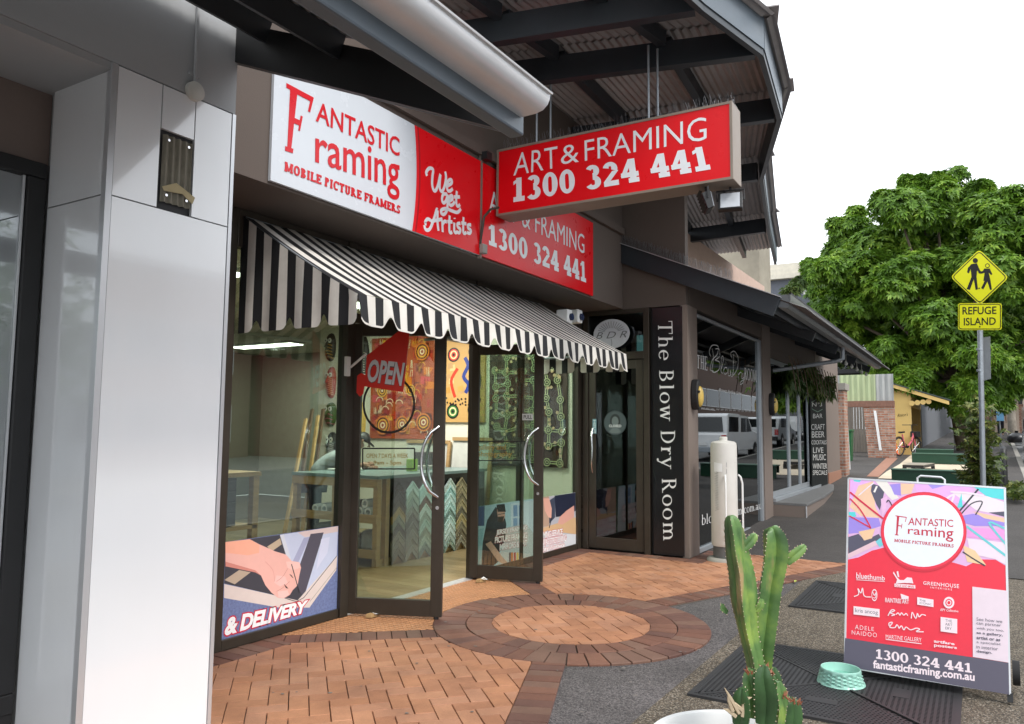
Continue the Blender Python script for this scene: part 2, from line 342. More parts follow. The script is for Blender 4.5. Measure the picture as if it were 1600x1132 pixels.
# kerb in stones
kerb=struct(sheet('kerb',[x for x in XS if x<=65.3],lambda x:KY(x)-.155,lambda x:KY(x)-.003,-.008,M_conc))
kb=MB()
x=4.0
while x<60:
    L_=1.2; kb=MB(); z0=gz(x); z1=gz(x+L_-.012); y0=KY(x); y1=KY(x+L_)
    kb.add([(x,y0-.15,z0-.14),(x+L_-.012,y1-.15,z1-.14),(x+L_-.012,y1-.004,z1-.14),(x,y0-.004,z0-.14),(x,y0-.14,z0+.006),(x+L_-.012,y1-.14,z1+.006),(x+L_-.012,y1-.004,z1+.006),(x,y0-.004,z0+.006)],[(0,3,2,1),(4,5,6,7),(0,1,5,4),(1,2,6,5),(2,3,7,6),(3,0,4,7)])
    kb.build('kerb_stone',M_conc,kerb,bevel=.012); x+=L_
# ---- brick pavers, each one cut to its field
def brickmat(name,cols,scale=1.7):
    m=bpy.data.materials.new(name); m.use_nodes=True; nt=m.node_tree; b=nt.nodes['Principled BSDF']; N=nt.nodes.new; L=nt.links.new
    tc=N('ShaderNodeTexCoord'); g=N('ShaderNodeNewGeometry'); 
    rp=N('ShaderNodeValToRGB'); el=rp.color_ramp.elements; el[0].color=(*cols[0],1); el[1].color=(*cols[-1],1)
    for i,c in enumerate(cols[1:-1]): e=el.new((i+1)/(len(cols)-1)); e.color=(*c,1)
    L(g.outputs['Random Per Island'],rp.inputs[0])
    n=N('ShaderNodeTexNoise'); n.inputs['Scale'].default_value=scale; n.inputs['Detail'].default_value=9; n.inputs['Roughness'].default_value=.72; L(tc.outputs['Object'],n.inputs['Vector'])
    r2=N('ShaderNodeValToRGB'); r2.color_ramp.elements[0].position=.28; r2.color_ramp.elements[1].position=.7; r2.color_ramp.elements[0].color=(.54,.50,.48,1); r2.color_ramp.elements[1].color=(1.08,1.06,1.03,1); L(n.outputs['Fac'],r2.inputs[0])
    n4=N('ShaderNodeTexNoise'); n4.inputs['Scale'].default_value=260; n4.inputs['Detail'].default_value=3; L(tc.outputs['Object'],n4.inputs['Vector'])
    r4=N('ShaderNodeValToRGB'); r4.color_ramp.elements[0].position=.3; r4.color_ramp.elements[1].position=.7; r4.color_ramp.elements[0].color=(.82,.82,.82,1); r4.color_ramp.elements[1].color=(1.12,1.12,1.12,1); L(n4.outputs['Fac'],r4.inputs[0])
    mu=N('ShaderNodeMix'); mu.data_type='RGBA'; mu.blend_type='MULTIPLY'; mu.inputs[0].default_value=1; L(rp.outputs[0],mu.inputs[6]); L(r2.outputs[0],mu.inputs[7])
    mv=N('ShaderNodeMix'); mv.data_type='RGBA'; mv.blend_type='MULTIPLY'; mv.inputs[0].default_value=1; L(mu.outputs[2],mv.inputs[6]); L(r4.outputs[0],mv.inputs[7]); L(mv.outputs[2],b.inputs['Base Color'])
    b.inputs['Roughness'].default_value=.72
    bp=N('ShaderNodeBump'); bp.inputs['Strength'].default_value=.25; bp.inputs['Distance'].default_value=.003; L(n4.outputs['Fac'],bp.inputs['Height']); L(bp.outputs[0],b.inputs['Normal'])
    return m
M_pav=[brickmat('orange_paver_%s'%k,c) for k,c in(('a',[(.455,.212,.112)]*2),('b',[(.49,.24,.135)]*2),('c',[(.405,.185,.10)]*2),('d',[(.46,.228,.135)]*2))]
M_dpav=[brickmat('brown_paver_%s'%k,c) for k,c in(('a',[(.18,.080,.054)]*2),('b',[(.215,.10,.066)]*2),('c',[(.15,.072,.055)]*2),('d',[(.19,.105,.076)]*2))]
M_bed=mat('mortar_bed',(.085,.062,.048),.95,var=.2,scale=30)
C0=Vector((5.91,2.97,0)); R1,R2,R3=.654,.874,1.143
def clip(poly,nx,ny,d):     # keep nx*x+ny*y<=d
    o=[]
    for i in range(len(poly)):
        a=poly[i]; b=poly[(i+1)%len(poly)]; fa=nx*a[0]+ny*a[1]-d; fb=nx*b[0]+ny*b[1]-d
        if fa<=0: o.append(a)
        if (fa<0)!=(fb<0) and abs(fa-fb)>1e-9: t=fa/(fa-fb); o.append((a[0]+(b[0]-a[0])*t,a[1]+(b[1]-a[1])*t))
    return o
def area(p): return abs(sum(p[i][0]*p[(i+1)%len(p)][1]-p[(i+1)%len(p)][0]*p[i][1] for i in range(len(p))))/2 if len(p)>2 else 0
def circ(poly,r,inside):
    if len(poly)<3: return poly
    cx=sum(p[0] for p in poly)/len(poly)-C0.x; cy=sum(p[1] for p in poly)/len(poly)-C0.y; l=math.hypot(cx,cy) or 1
    nx,ny=cx/l,cy/l; d=r+nx*C0.x+ny*C0.y
    return clip(poly,nx,ny,d) if inside else clip(poly,-nx,-ny,-d)
pavers=[]     # (distance, polygon, dark)
def herring(x0,x1,y0,y1,fn,ang=46.5,ox=0,oy=0):
    W=.115; J=.0024; a=R(ang); ca,sa=math.cos(a),math.sin(a); rng=range(-60,61)
    for i in rng:
        for j in rng:
            for h in(0,1):
                # 90 degree herringbone: cells (i,j) with i-j pattern
                if (i-j)%4: continue
                u0,v0=(i*W,j*W) if h==0 else (i*W,(j+1)*W)
                q=[(u0+J,v0+J),(u0+2*W-J,v0+J),(u0+2*W-J,v0+W-J),(u0+J,v0+W-J)] if h==0 else [(u0+J,v0+J),(u0+W-J,v0+J),(u0+W-J,v0+2*W-J),(u0+J,v0+2*W-J)]
                p=[(ox+u*ca-v*sa,oy+u*sa+v*ca) for u,v in q]
                cx=sum(k[0] for k in p)/4; cy=sum(k[1] for k in p)/4
                if not(x0-.2<cx<x1+.2 and y0-.2<cy<y1+.2): continue
                for g in fn(p):
                    if area(g)>.0008: pavers.append((math.hypot(cx,cy),g,False))
S22=.405
def nrm(nx,ny): l=math.hypot(nx,ny); return nx/l,ny/l
def hp(p,a,b,left,m=.003):   # keep the side of the line a->b: left or right
    dx,dy=b[0]-a[0],b[1]-a[1]; nx,ny=nrm(dy,-dx) if left else nrm(-dy,dx)
    return clip(p,nx,ny,nx*a[0]+ny*a[1]-m)
DA,DB=(4.22,4.44),(4.99,3.58)            # shop-side diagonal of the left field
DA2,DB2=(7.60,4.44),(6.83,3.58)
LI=((4.78,2.70),(3.72,2.27)); UI=((7.04,2.75),(8.14,2.305))
def fieldA(p):
    p=clip(p,0,1,4.44); p=hp(p,DA,DB,False) if len(p)>2 else p; p=circ(p,R3+.003,False); p=hp(p,LI[1],LI[0],True) if len(p)>2 else p
    return [p]
def fieldB(p):
    p=hp(p,UI[0],UI[1],True); p=circ(p,R3+.003,False) if len(p)>2 else p
    if len(p)<3: return []
    q=hp(clip(clip(p,0,1,4.44),1,0,9.38),DB2,DA2,False); r=clip(clip(clip(p,0,1,2.93),-1,0,-9.386),1,0,10.40)
    return [q,r]
herring(2.2,5.1,1.6,4.5,fieldA,ox=3,oy=3); herring(6.6,10.5,1.3,4.5,fieldB,ox=7,oy=3)
herring(5.2,6.6,2.3,3.7,lambda p:[circ(p,R1-.003,True)],ox=5.9,oy=3)
def ring(r0,r1,n,ph=0,skip=None):
    for k in range(n):
        a0=ph+2*PI*k/n+.004/r0; a1=ph+2*PI*(k+1)/n-.004/r0; am=(a0+a1)/2
        p=[(C0.x+r*math.cos(a),C0.y+r*math.sin(a)) for r,a in((r0,a0),(r1-.004,a0),(r1-.004,am),(r1-.004,a1),(r0,a1),(r0,am))]
        pavers.append((math.hypot(C0.x+r0*math.cos(am),C0.y+r0*math.sin(am)),p,True))
ring(R1+.003,R2,36); ring(R2+.003,R3,46,.03)
def band(a,b,wd,left,cut=None,W=.115):
    a=Vector((*a,0)); b=Vector((*b,0)); d=(b-a).normalized(); n=Vector((-d.y,d.x,0))*(1 if left else -1); L_=(b-a).length; k=0
    while k*W<L_:
        s0=k*W+.003; s1=min((k+1)*W-.003,L_)
        p=[tuple((a+d*s+n*t)[:2]) for s,t in((s0,.003),(s1,.003),(s1,wd),(s0,wd))]
        if cut: p=cut(p)
        if area(p)>.0008: pavers.append((math.hypot(*p[0]),p,True))
        k+=1
out=lambda p:circ(p,R3+.003,False)
band((4.95,2.771),(2.2,1.652),.23,True,out)
band((6.9,2.807),(10.4,1.391),.23,False,out)
band((2.2,4.44),(4.215,4.44),.25,True)
band((7.605,4.44),(9.60,4.44),.25,True)
band((9.39,4.43),(9.39,2.94),.23,True)
band((9.39,2.935),(10.4,2.935),.23,True)
dcut=lambda p:clip(out(p),0,1,4.69)
band((4.10,4.574),(5.2,3.345),.24,True,dcut)
band((7.72,4.574),(6.6,3.32),.24,False,dcut)
pavers.sort(key=lambda t:t[0])
bed=[[(2.0,4.7),(9.62,4.7),(9.62,2.95),(10.41,2.95),(10.41,1.15),(9.9,1.35),(6.95,2.5),(6.6,2.1),(5.9,1.825),(5.2,2.1),(4.85,2.48),(2,1.33)]]
paving=struct(MB().add([(x,y,-.016) for x,y in bed[0]],[tuple(range(len(bed[0])))]).build('brick_paving',M_bed))
rnd=random.Random(5)
big=sorted(pavers,key=lambda t:-area(t[1])/(t[0]**3))[:300]; ids={id(t) for t in big}
rest=[MB() for _ in range(2)]
for t in pavers:
    g=t[1]; h=rnd.uniform(-.0025,.0015); mm=rnd.choice(M_dpav if t[2] else M_pav)
    n=len(g); cx=sum(p[0] for p in g)/n; cy=sum(p[1] for p in g)/n
    tilt=(rnd.uniform(-.008,.008),rnd.uniform(-.008,.008))
    top=[(cx+(x-cx)*.97,cy+(y-cy)*.97,h+tilt[0]*(x-cx)+tilt[1]*(y-cy)) for x,y in g]; mid=[(x,y,h-.004) for x,y in g]; bot=[(x,y,-.03) for x,y in g]
    fs=[tuple(range(n))]+[(n+k,n+(k+1)%n,(k+1)%n,k) for k in range(n)]+[(2*n+k,2*n+(k+1)%n,n+(k+1)%n,n+k) for k in range(n)]
    if id(t) in ids: MB().add(top+mid+bot,fs).build('paver',mm,paving)
    else: rest[1 if t[2] else 0].add(top+mid+bot,fs,rnd.randrange(4))
for b,ms,nm in((rest[0],M_pav,'orange_pavers'),(rest[1],M_dpav,'brown_pavers')):
    if b.v: o=b.build(nm,ms,paving); o['kind']='stuff'
# anti-slip tiles between the doors and the circle
M_tact=mat('antislip_tile',(.42,.20,.09),.7,var=.2,scale=12,dirt=.4)
tb=MB(); s_=.05; 
tiles=struct(MB().add([(4.37,4.695,-.010),(7.5,4.695,-.010),(6.7,3.79,-.010),(5.16,3.79,-.010)],[(0,3,2,1)]).build('entry_tiling',mat('tile_grout',(.16,.075,.04),.9,dirt=.4)))
y=3.55
while y<4.68:
    x=4.3
    while x<7.55:
        p=[(x+.004,y+.004),(x+s_-.004,y+.004),(x+s_-.004,y+s_-.004),(x+.004,y+s_-.004)]
        p=circ(p,R3+.002,False); p=hp(p,(4.282,4.738),(5.382,3.509),True) if len(p)>2 else p; p=hp(p,(7.538,4.738),(6.418,3.484),False) if len(p)>2 else p
        if area(p)>.0004:
            n=len(p); cx=sum(k[0] for k in p)/n; cy=sum(k[1] for k in p)/n
            tb.add([(cx+(a-cx)*.7,cy+(b-cy)*.7,-.001) for a,b in p]+[(a,b,-.0065) for a,b in p],[tuple(range(n))]+[(n+k,n+(k+1)%n,(k+1)%n,k) for k in range(n)])
        x+=s_
    y+=s_
o=tb.build('tile_studs',M_tact,tiles); o['kind']='stuff'
# tree-pit grates: four perforated triangles each
M_grate=mat('grate_plastic',(.030,.030,.032),.55,var=.25,scale=9,dirt=.3)
M_pit=mat('grate_gap',(.008,.008,.008),.9)
def grate(x0,y0,S,label):
    t=thing('tree_grate',label,'grate',(x0+S/2,y0+S/2,0),'square plastic tree grates in the pavement')
    box('pit',M_pit,t,x0+.02,y0+.02,-.05,x0+S-.02,y0+S-.02,-.0085)
    fr=MB(); 
    for a in((x0,y0,x0+S,y0+.03),(x0,y0+S-.03,x0+S,y0+S),(x0,y0+.03,x0+.03,y0+S-.03),(x0+S-.03,y0+.03,x0+S,y0+S-.03)): fr.box(a[0],a[1],-.03,a[2],a[3],.004)
    fr.build('frame',M_grate,t)
    c=(x0+S/2,y0+S/2)
    cs=[(x0+.03,y0+.03),(x0+S-.03,y0+.03),(x0+S-.03,y0+S-.03),(x0+.03,y0+S-.03)]
    n=46; st=(S-.06)/n
    for k in range(4):
        a=cs[k]; b_=cs[(k+1)%4]; m=MB(); d=Vector((b_[0]-a[0],b_[1]-a[1],0)); L_=d.length; d.normalize(); nn=Vector((-d.y,d.x,0))
        P2=lambda s,t_:(a[0]+d.x*s+nn.x*t_,a[1]+d.y*s+nn.y*t_)
        for i in range(n//2+1):   # ribs along
            t0=i*st*1.0; s0=t0+.012; s1=L_-t0-.012
            if s1-s0<.03: break
            q=[P2(s0,t0),P2(s1,t0),P2(s1-st*.5,t0+st*.5),P2(s0+st*.5,t0+st*.5)]
            m.prism([(u,v,-.006) for u,v in q],(0,0,.008))
            j=s0
            while j<s1-.03 and i<n//2:
                jj=j; u0=max(jj,t0+st+.02); 
                if jj>t0+st+.01 and jj+st*.45<L_-t0-st-.01: m.prism([(u,v,-.006) for u,v in(P2(jj,t0+st*.5),P2(jj+st*.4,t0+st*.5),P2(jj+st*.4,t0+st),P2(jj,t0+st))],(0,0,.0072))
                j+=st*.8
        # solid handle plate and edge bars
        cxp=P2(L_/2,S*.2); m.prism([(u,v,-.004) for u,v in(P2(L_/2-.09,S*.17),P2(L_/2+.09,S*.17),P2(L_/2+.09,S*.23),P2(L_/2-.09,S*.23))],(0,0,.0085))
        e0=Vector((*P2(.015,.002),.001)); e1=Vector((*P2(L_/2-.02,L_/2-.035),.001)); m.bar(e0+Vector((d.x*.02,d.y*.02,0)),e1,.02,.012)
        m.build('grate_panel',M_grate,t)
    return t
grate(4.73,.14,1.44,'black perforated square tree grate under the mint pet bowl and A frame sign')
grate(7.58,.12,1.44,'black perforated square tree grate further off, partly hidden by the A frame sign')
# ================================================================ left building with the white clad column
YF=4.06      # face of the sign bulkhead
YS=4.73      # shopfront glass line
XW=9.65      # return wall of the salon
nb=thing('corner_office_building','grey painted building with a white panel clad column at left edge','building',(2.4,4.2,0))
YC=3.55      # face of the clad column
box('beam_wall',M_greywall,nb,-14,YC+.005,3.375,2.818,4.06,6.2)
box('soffit',M_greywall,nb,-14,YC+.012,3.335,2.105,4.4,3.373)
box('wall_above_window',mat('brown_office_wall',(.20,.15,.13),.7,var=.05,dirt=.1),nb,-14,4.115,2.95,2.105,4.4,3.334)
wf=MB()
for a in((-3,4.07,2.865,2.08,4.14,2.945),(1.99,4.07,.30,2.08,4.14,2.863),(-3,4.07,.20,2.08,4.14,.298),(.2,4.075,.30,.26,4.135,2.863)): wf.box(*a)
wf=wf.build('window',M_black,nb,bevel=.006)
box('pane',GL_left,wf,-2.98,4.10,.30,.19,4.108,2.863); box('pane',GL_left,wf,.27,4.10,.30,1.985,4.108,2.863)
box('glazing_bead',M_trim,wf,1.975,4.088,.30,1.986,4.098,2.863)
box('plinth',M_black,nb,-3,4.08,-.1,2.08,4.3,.198)
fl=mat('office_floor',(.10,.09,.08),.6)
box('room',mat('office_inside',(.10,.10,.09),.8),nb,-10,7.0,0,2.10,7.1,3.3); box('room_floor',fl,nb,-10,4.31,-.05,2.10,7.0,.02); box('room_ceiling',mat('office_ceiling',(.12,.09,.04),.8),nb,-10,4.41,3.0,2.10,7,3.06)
box('party_wall',M_greywall,nb,2.11,4.09,0,2.80,12,6.0)
# security camera inside the window
c=PY(4.22,22,262); sc_=thing('security_camera','small black camera hanging inside the window at far left','camera',c)
MB().tube([c+Vector((0,0,.10)),c+Vector((0,0,.02))],.016).build('bracket',M_black,sc_); MB().tube([c+Vector((-.08,-.02,-.04)),c+Vector((.05,.02,.02))],[.042,.034],12).build('housing',M_black,sc_,smooth=True)
# column
colm=MB().box(2.11,YC+.025,-.1,2.797,4.07,3.362).build('column',mat('column_core',(.03,.03,.032),.7),nb)
J=.0035
def cp(x0,z0,x1,z1): box('cladding_panel',M_panel,colm,x0+J,YC+.004,z0+J,x1-J,YC+.023,z1-J)
rx0,rx1,rz0,rz1=2.362,2.560,2.722,3.134; ZJ=2.715; ZT=3.37
cp(2.118,-.1,2.797,ZJ); cp(2.118,ZJ,rx0,ZT); cp(rx0,rz1,rx1,ZT); cp(rx1,ZJ,2.797,ZT)
for z0,z1 in((-.1,ZJ),(ZJ,ZT)):
    box('cladding_panel',M_panel,colm,2.09,YC+.04,z0+J,2.108,4.066,z1-J); box('cladding_panel',M_panel,colm,2.799,YC+.04,z0+J,2.815,4.05,z1-J)
box('corner_trim',M_trim,colm,2.086,YC,-.1,2.117,YC+.038,ZT); box('corner_trim',M_trim,colm,2.798,YC,-.1,2.82,YC+.038,ZT)
# opening with a scrap of corrugated sheet
M_rustsheet=mat('weathered_corrugated_sheet',(.26,.24,.19),.6,metal=.3,var=.35,scale=9,stretch=(6,1,1),dirt=.6)
b=MB(); n=40; vs=[]
for i in range(n+1):
    x=rx0+.022+(rx1-rx0-.03)*i/n; y=YC+.012+.007*math.cos(i/n*2*PI*4.5); vs+=[(x,y,rz0+.035),(x,y,rz1-.02)]
b.add(vs,[(2*i,2*i+2,2*i+3,2*i+1) for i in range(n)]); o=b.build('patch_sheet',M_rustsheet,colm,smooth=True)
for x,z in((rx0+.045,rz0+.07),(rx1-.035,rz0+.07),(rx0+.045,rz1-.05),(rx1-.035,rz1-.05)): MB().tube([(x,YC+.01,z),(x,YC-.004,z)],.007,8).build('bolt',M_chrome,colm)
b=MB(); b.add([(rx0+.02,YC+.001,rz0+.11),(rx0+.10,YC-.001,rz0+.15),(rx1-.05,YC-.002,rz0+.13),(rx1+.015,YC-.005,rz0+.10),(rx1,YC-.004,rz0+.06),(rx1-.06,YC-.002,rz0+.10),(rx0+.03,YC,rz0+.09)],[(0,6,5,4,3,2,1)]); b.build('tape_scrap',mat('old_tape',(.42,.34,.18),.6,var=.2),colm)
# conduit and round junction box
c=PY(YC,303,144); cb=thing('junction_box','round white junction box on conduit above the clad column','electrical box',c)
MB().tube([c+Vector((0,-.012,0)),c+Vector((-.004,-.008,.12)),c+Vector((-.004,-.008,.50)),c+Vector((-.03,-.008,.54)),c+Vector((-.4,-.008,.555))],.010,8).build('conduit',M_greywall,cb,smooth=True)
n=24; b=MB(); b.tube([c+Vector((0,.004,0)),c+Vector((0,-.022,0)),c+Vector((0,-.026,0))],[.052,.052,.046],n); b.build('box_body',mat('off_white_plastic',(.62,.61,.56),.4),cb,smooth=True)
MB().bar(c+Vector((-.04,-.004,.09)),c+Vector((.025,-.004,.09)),.010,.016).build('saddle_clip',M_greywall,cb)

# ================================================================ left verandah roof (end rafter, purlins, gutter)
vr=thing('verandah_roof','dark steel framed verandah roof with pale round gutter at top left','roof',(2.7,2.6,2.9))
RA=Vector((2.765,3.55,3.675)); RB=Vector((2.765,1.71,2.905)); sd=(RB-RA).normalized(); up=Vector((1,0,0)).cross(sd); up=-up if up.z<0 else up
RA0=RA-sd*.5
MB().bar(RA0+up*.11+Vector((.06,0,0)),RB+up*.11+Vector((.06,0,0)),.05,.22,up).build('end_rafter',M_black,vr)
b=MB(); b.bar(RA0+up*.004+Vector((.09,0,0)),RB+up*.004+Vector((.09,0,0)),.008,.010,up); b.build('rafter_edge',M_steelb,vr)
for x in(-.4,-4): MB().bar(Vector((x,RA.y,RA.z))+up*.12,Vector((x,RB.y,RB.z))+up*.12,.05,.22,up).build('rafter',M_black,vr)
for k,fr in enumerate((.10,.40,.70)):
    p=RA.lerp(RB,fr)+up*.20; MB().bar((-9,p.y,p.z),(2.79,p.y,p.z),.05,.12,up).build('purlin',M_steel,vr)
p=RB+up*.04; MB().box(-9,p.y-.04,p.z-.06,2.83,p.y+.03,p.z+.13).build('gutter_beam',M_steelb,vr,bevel=.010)
gx1=2.80; pr=[(1.70,2.955),(1.58,2.958),(1.545,2.966),(1.522,2.985),(1.512,3.006),(1.510,3.026),(1.502,3.029),(1.498,3.024),(1.495,3.031),(1.503,3.038),(1.516,3.034),(1.518,3.010),(1.528,2.990),(1.548,2.974),(1.582,2.966),(1.70,2.963)]
b=MB(); n=len(pr); vs=[(-9,y,z) for y,z in pr]+[(gx1,y,z) for y,z in pr]; b.add(vs,[(k,(k+1)%n,n+(k+1)%n,n+k) for k in range(n)])
b.add([(gx1-.004,y,z) for y,z in[(1.70,2.958),(1.58,2.961),(1.546,2.969),(1.524,2.987),(1.514,3.007),(1.512,3.026),(1.70,3.026)]],[tuple(range(7))]); b.build('gutter',M_zinc,vr,smooth=True)
def corr(name,parent,m,o,eu,ev,lu,lv,pitch=.076,amp=.009,th=None):
    """corrugated sheet: ridges run along ev, waves across eu"""
    o=Vector(o);eu=Vector(eu).normalized();ev=Vector(ev).normalized();nn=eu.cross(ev); n=int(lu/pitch*6); vs=[]
    for i in range(n+1):
        u=lu*i/n; q=o+eu*u+nn*(amp*math.sin(2*PI*u/pitch)); vs+=[q,q+ev*lv]
    return MB().add(vs,[(2*i,2*i+2,2*i+3,2*i+1) for i in range(n)]).build(name,m,parent,smooth=True)
o_=RA+up*.27; corr('roof_sheet',vr,mat('verandah_sheet',(.24,.24,.24),.5,var=.1,dirt=.25),(-7,o_.y,o_.z),(1,0,0),sd,9.87,1.78)

# ================================================================ framing shop: shell
fs=thing('framing_shop_building','taupe shop building with glazed double door entrance and sign bulkhead','building',(6.5,5,0))
box('sign_bulkhead',M_taupe,fs,2.84,YF,3.245,9.63,YS+.1,5.35)
box('bulkhead_ledge',M_taupe,fs,2.84,YF-.05,4.25,9.6,YF-.002,4.34)
box('upper_wall',M_taupe,fs,2.84,YF+.3,5.352,13,YF+.5,7.0)
box('ceiling',mat('shop_ceiling',(.62,.60,.50),.8),fs,2.85,YS+.12,3.36,13,15,3.42)
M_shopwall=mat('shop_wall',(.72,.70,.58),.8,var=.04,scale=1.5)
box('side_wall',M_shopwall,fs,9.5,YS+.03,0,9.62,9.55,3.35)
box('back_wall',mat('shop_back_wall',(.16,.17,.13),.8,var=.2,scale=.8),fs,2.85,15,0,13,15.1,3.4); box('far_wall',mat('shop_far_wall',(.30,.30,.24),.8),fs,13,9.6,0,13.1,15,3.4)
b=MB(); rn=random.Random(3); M_floor=[mat('floor_board_%d'%i,c,.35,var=.2,scale=3,stretch=(8,1,1)) for i,c in enumerate(((.27,.20,.10),(.23,.17,.085),(.31,.23,.12)))]
x=3.4
row=0
while x<9.5:
    y=YS+.06
    while y<11: l=rn.uniform(.9,1.6); b.box(x+.001,y+.001,-.02,x+.139,min(y+l,11)-.001,.004,rn.randrange(3)); y+=l
    x+=.14
o=b.build('floor_boards',M_floor,fs); o['kind']='stuff'
box('floor_base',mat('shop_floor_base',(.10,.08,.05),.7),fs,2.85,YS+.05,-.08,13,15,-.021)
box('door_sill',M_trim,fs,5.08,4.69,-.02,7.0,4.80,.006)
# fixed glazing frames
FRZ=2.62
def frame(name,parts,parent,m=M_bronze,bev=.004):
    b=MB()
    for a in parts: b.box(*a)
    return b.build(name,m,parent,bevel=bev)
W1x0,W1x1=3.79,4.97
box('side_pier',M_taupe,fs,2.84,4.66,0,3.70,4.80,3.24)
w1=frame('shop_window',[(W1x0-.08,4.69,0,W1x0,4.77,3.24),(W1x1,4.67,0,5.065,4.78,3.24),(W1x0,4.69,.0,W1x1,4.77,.075),(W1x0,4.69,2.95,W1x1,4.77,3.24)],fs)
box('pane',GL_shop,w1,W1x0,4.726,.075,W1x1,4.734,2.95)
frame('head_frame',[(5.066,4.69,2.53,7.0,4.77,2.62),(5.066,4.69,3.15,7.0,4.77,3.24)],fs)
box('transom_pane',GL_shop,fs,5.07,4.726,2.622,7.0,4.734,3.148)
W2x0=7.05
w2=frame('shop_window',[(7.001,4.67,0,7.05,4.78,3.24),(9.53,4.68,0,9.645,4.77,3.24),(W2x0,4.69,0,9.53,4.77,.07),(W2x0,4.69,2.95,9.53,4.77,3.24),(8.02,4.69,.07,8.08,4.77,2.95)],fs)
box('pane',GL_shop,w2,W2x0,4.726,.07,8.02,4.734,2.95); box('pane',GL_shop,w2,8.08,4.726,.07,9.53,4.734,2.95)
# ---- swung-out glass doors
def door(hx,hy,tx,ty,H,parent,label):
    h=Vector((hx,hy,0)); t=Vector((tx,ty,0)); d=(t-h).normalized(); L_=(t-h).length; n=Vector((d.y,-d.x,0)); b=MB()
    def pb(b,s0,s1,z0,z1,th):
        b.prism([h+d*s0+n*(-th/2)+Vector((0,0,z0)),h+d*s1+n*(-th/2)+Vector((0,0,z0)),h+d*s1+n*(th/2)+Vector((0,0,z0)),h+d*s0+n*(th/2)+Vector((0,0,z0))],(0,0,z1-z0))
    pb(b,0,.085,.02,H,.045); pb(b,L_-.10,L_,.02,H,.045); pb(b,.085,L_-.10,.02,.155,.0445); pb(b,.085,L_-.10,H-.11,H,.0445)
    o=b.build('door',M_bronze,parent,bevel=.004); o['label']=label
    g=MB(); pb(g,.085,L_-.10,.155,H-.11,.008); g.build('pane',GL_shop,o)
    for sgn in(-1,1):
        s=L_-.05; z0,z1=1.02,1.62; p=[]
        for k in range(13):
            a=k/12; bow=math.sin(PI*a)**.6; p.append(h+d*(s-.13*bow)+n*sgn*(.023+.075*min(1,bow*1.6))+Vector((0,0,z0+(z1-z0)*a)))
        MB().tube(p,.0135,10).build('handle',M_chrome,o,smooth=True)
    lk=MB(); c=h+d*(L_-.05)+Vector((0,0,.93)); lk.tube([c-n*.03,c+n*.03],.016,12); lk.build('lock_barrel',M_chrome,o)
    sw=MB(); a=h+d*(L_-.05)+Vector((0,0,.0)); sw.tube([a+Vector((0,0,.025)),a],.022,10); sw.build('door_stop',M_black,o)
    return o,h,d,n,L_
D1=door(5.08,4.70,5.41,3.93,2.52,fs,'left glass door swung open outwards, with the hours sign')
D2=door(6.99,4.72,7.21,3.95,2.52,fs,'right glass door swung open outwards, with the pull plate')
# ---- strip of soft rubber at the meeting stile is part of the door; print on the glass
def dplane(D): return lambda px,py:PPL(D[1],D[3],px,py)
def facing(n,at): n=Vector(n); return n if n.dot(CAM-at)>0 else -n
M_ink=mat('black_vinyl',(.012,.012,.012),.4); M_gold=mat('gold_vinyl',(.30,.21,.05),.4,var=.1)
P1=Print(dplane(D1),facing(D1[3],D1[1]),.006)
for a,b in(((567,701),(648,701)),((648,701),(648,733)),((648,733),(567,733)),((567,733),(567,701))): P1.line([a,b],.012,M_ink,False)
P1.text('OPEN 7 DAYS A WEEK',[(573,716),(638,716),(638,709),(573,709)],M_gold,.01); P1.text('9am - 5pm',[(584,728),(627,728),(627,720),(584,720)],M_gold,.02)
P1.ell((608,632),41,46,M_ink,48,.92)
tag(P1.build('hours_lettering'),'gold opening hours in a black box and black ring on left glass door','lettering')
P2=Print(dplane(D2),facing(D2[3],D2[1]),.026)
P2.poly([(817,647),(834,647),(834,657),(817,657)],(.55,.56,.55)); P2.text('PULL',[(819,655),(832,655),(832,649),(819,649)],(.02,.02,.02),.02)
tag(P2.build('pull_plate'),'small grey pull plate on right glass door above its handle','sign')
P2=Print(dplane(D2),facing(D2[3],D2[1]),.006)
for a,b in(((740,690),(820,690)),((820,690),(820,720)),((820,720),(740,720)),((740,720),(740,690))): P2.line([a,b],.010,M_ink,False)
P2.text('gallery and\nphotography',[(746,716),(800,716),(800,695),(746,695)],M_gold,.01)
tag(P2.build('gallery_lettering'),'gold lettering in a thin black box on right glass door','lettering')
for (u,v),nm in(((583,962),'left'),((752,908),'right')):
    c=PZ(.012,u,v); b=MB(); b.prism([c+Vector((-.07,.02,-.008)),c+Vector((.05,.03,-.008)),c+Vector((.05,-.03,-.008)),c+Vector((-.05,-.02,-.008))],(0,0,.03)); b.add([c+Vector((-.01,.0,.025)),c+Vector((.06,.01,.035)),c+Vector((.05,-.05,.012)),c+Vector((-.02,-.04,.02))],[(0,1,2,3)],1)
    tag(b.build('door_wedge',[M_wood,M_white]),'small wedge holding the %s glass door open'%nm,'wedge')
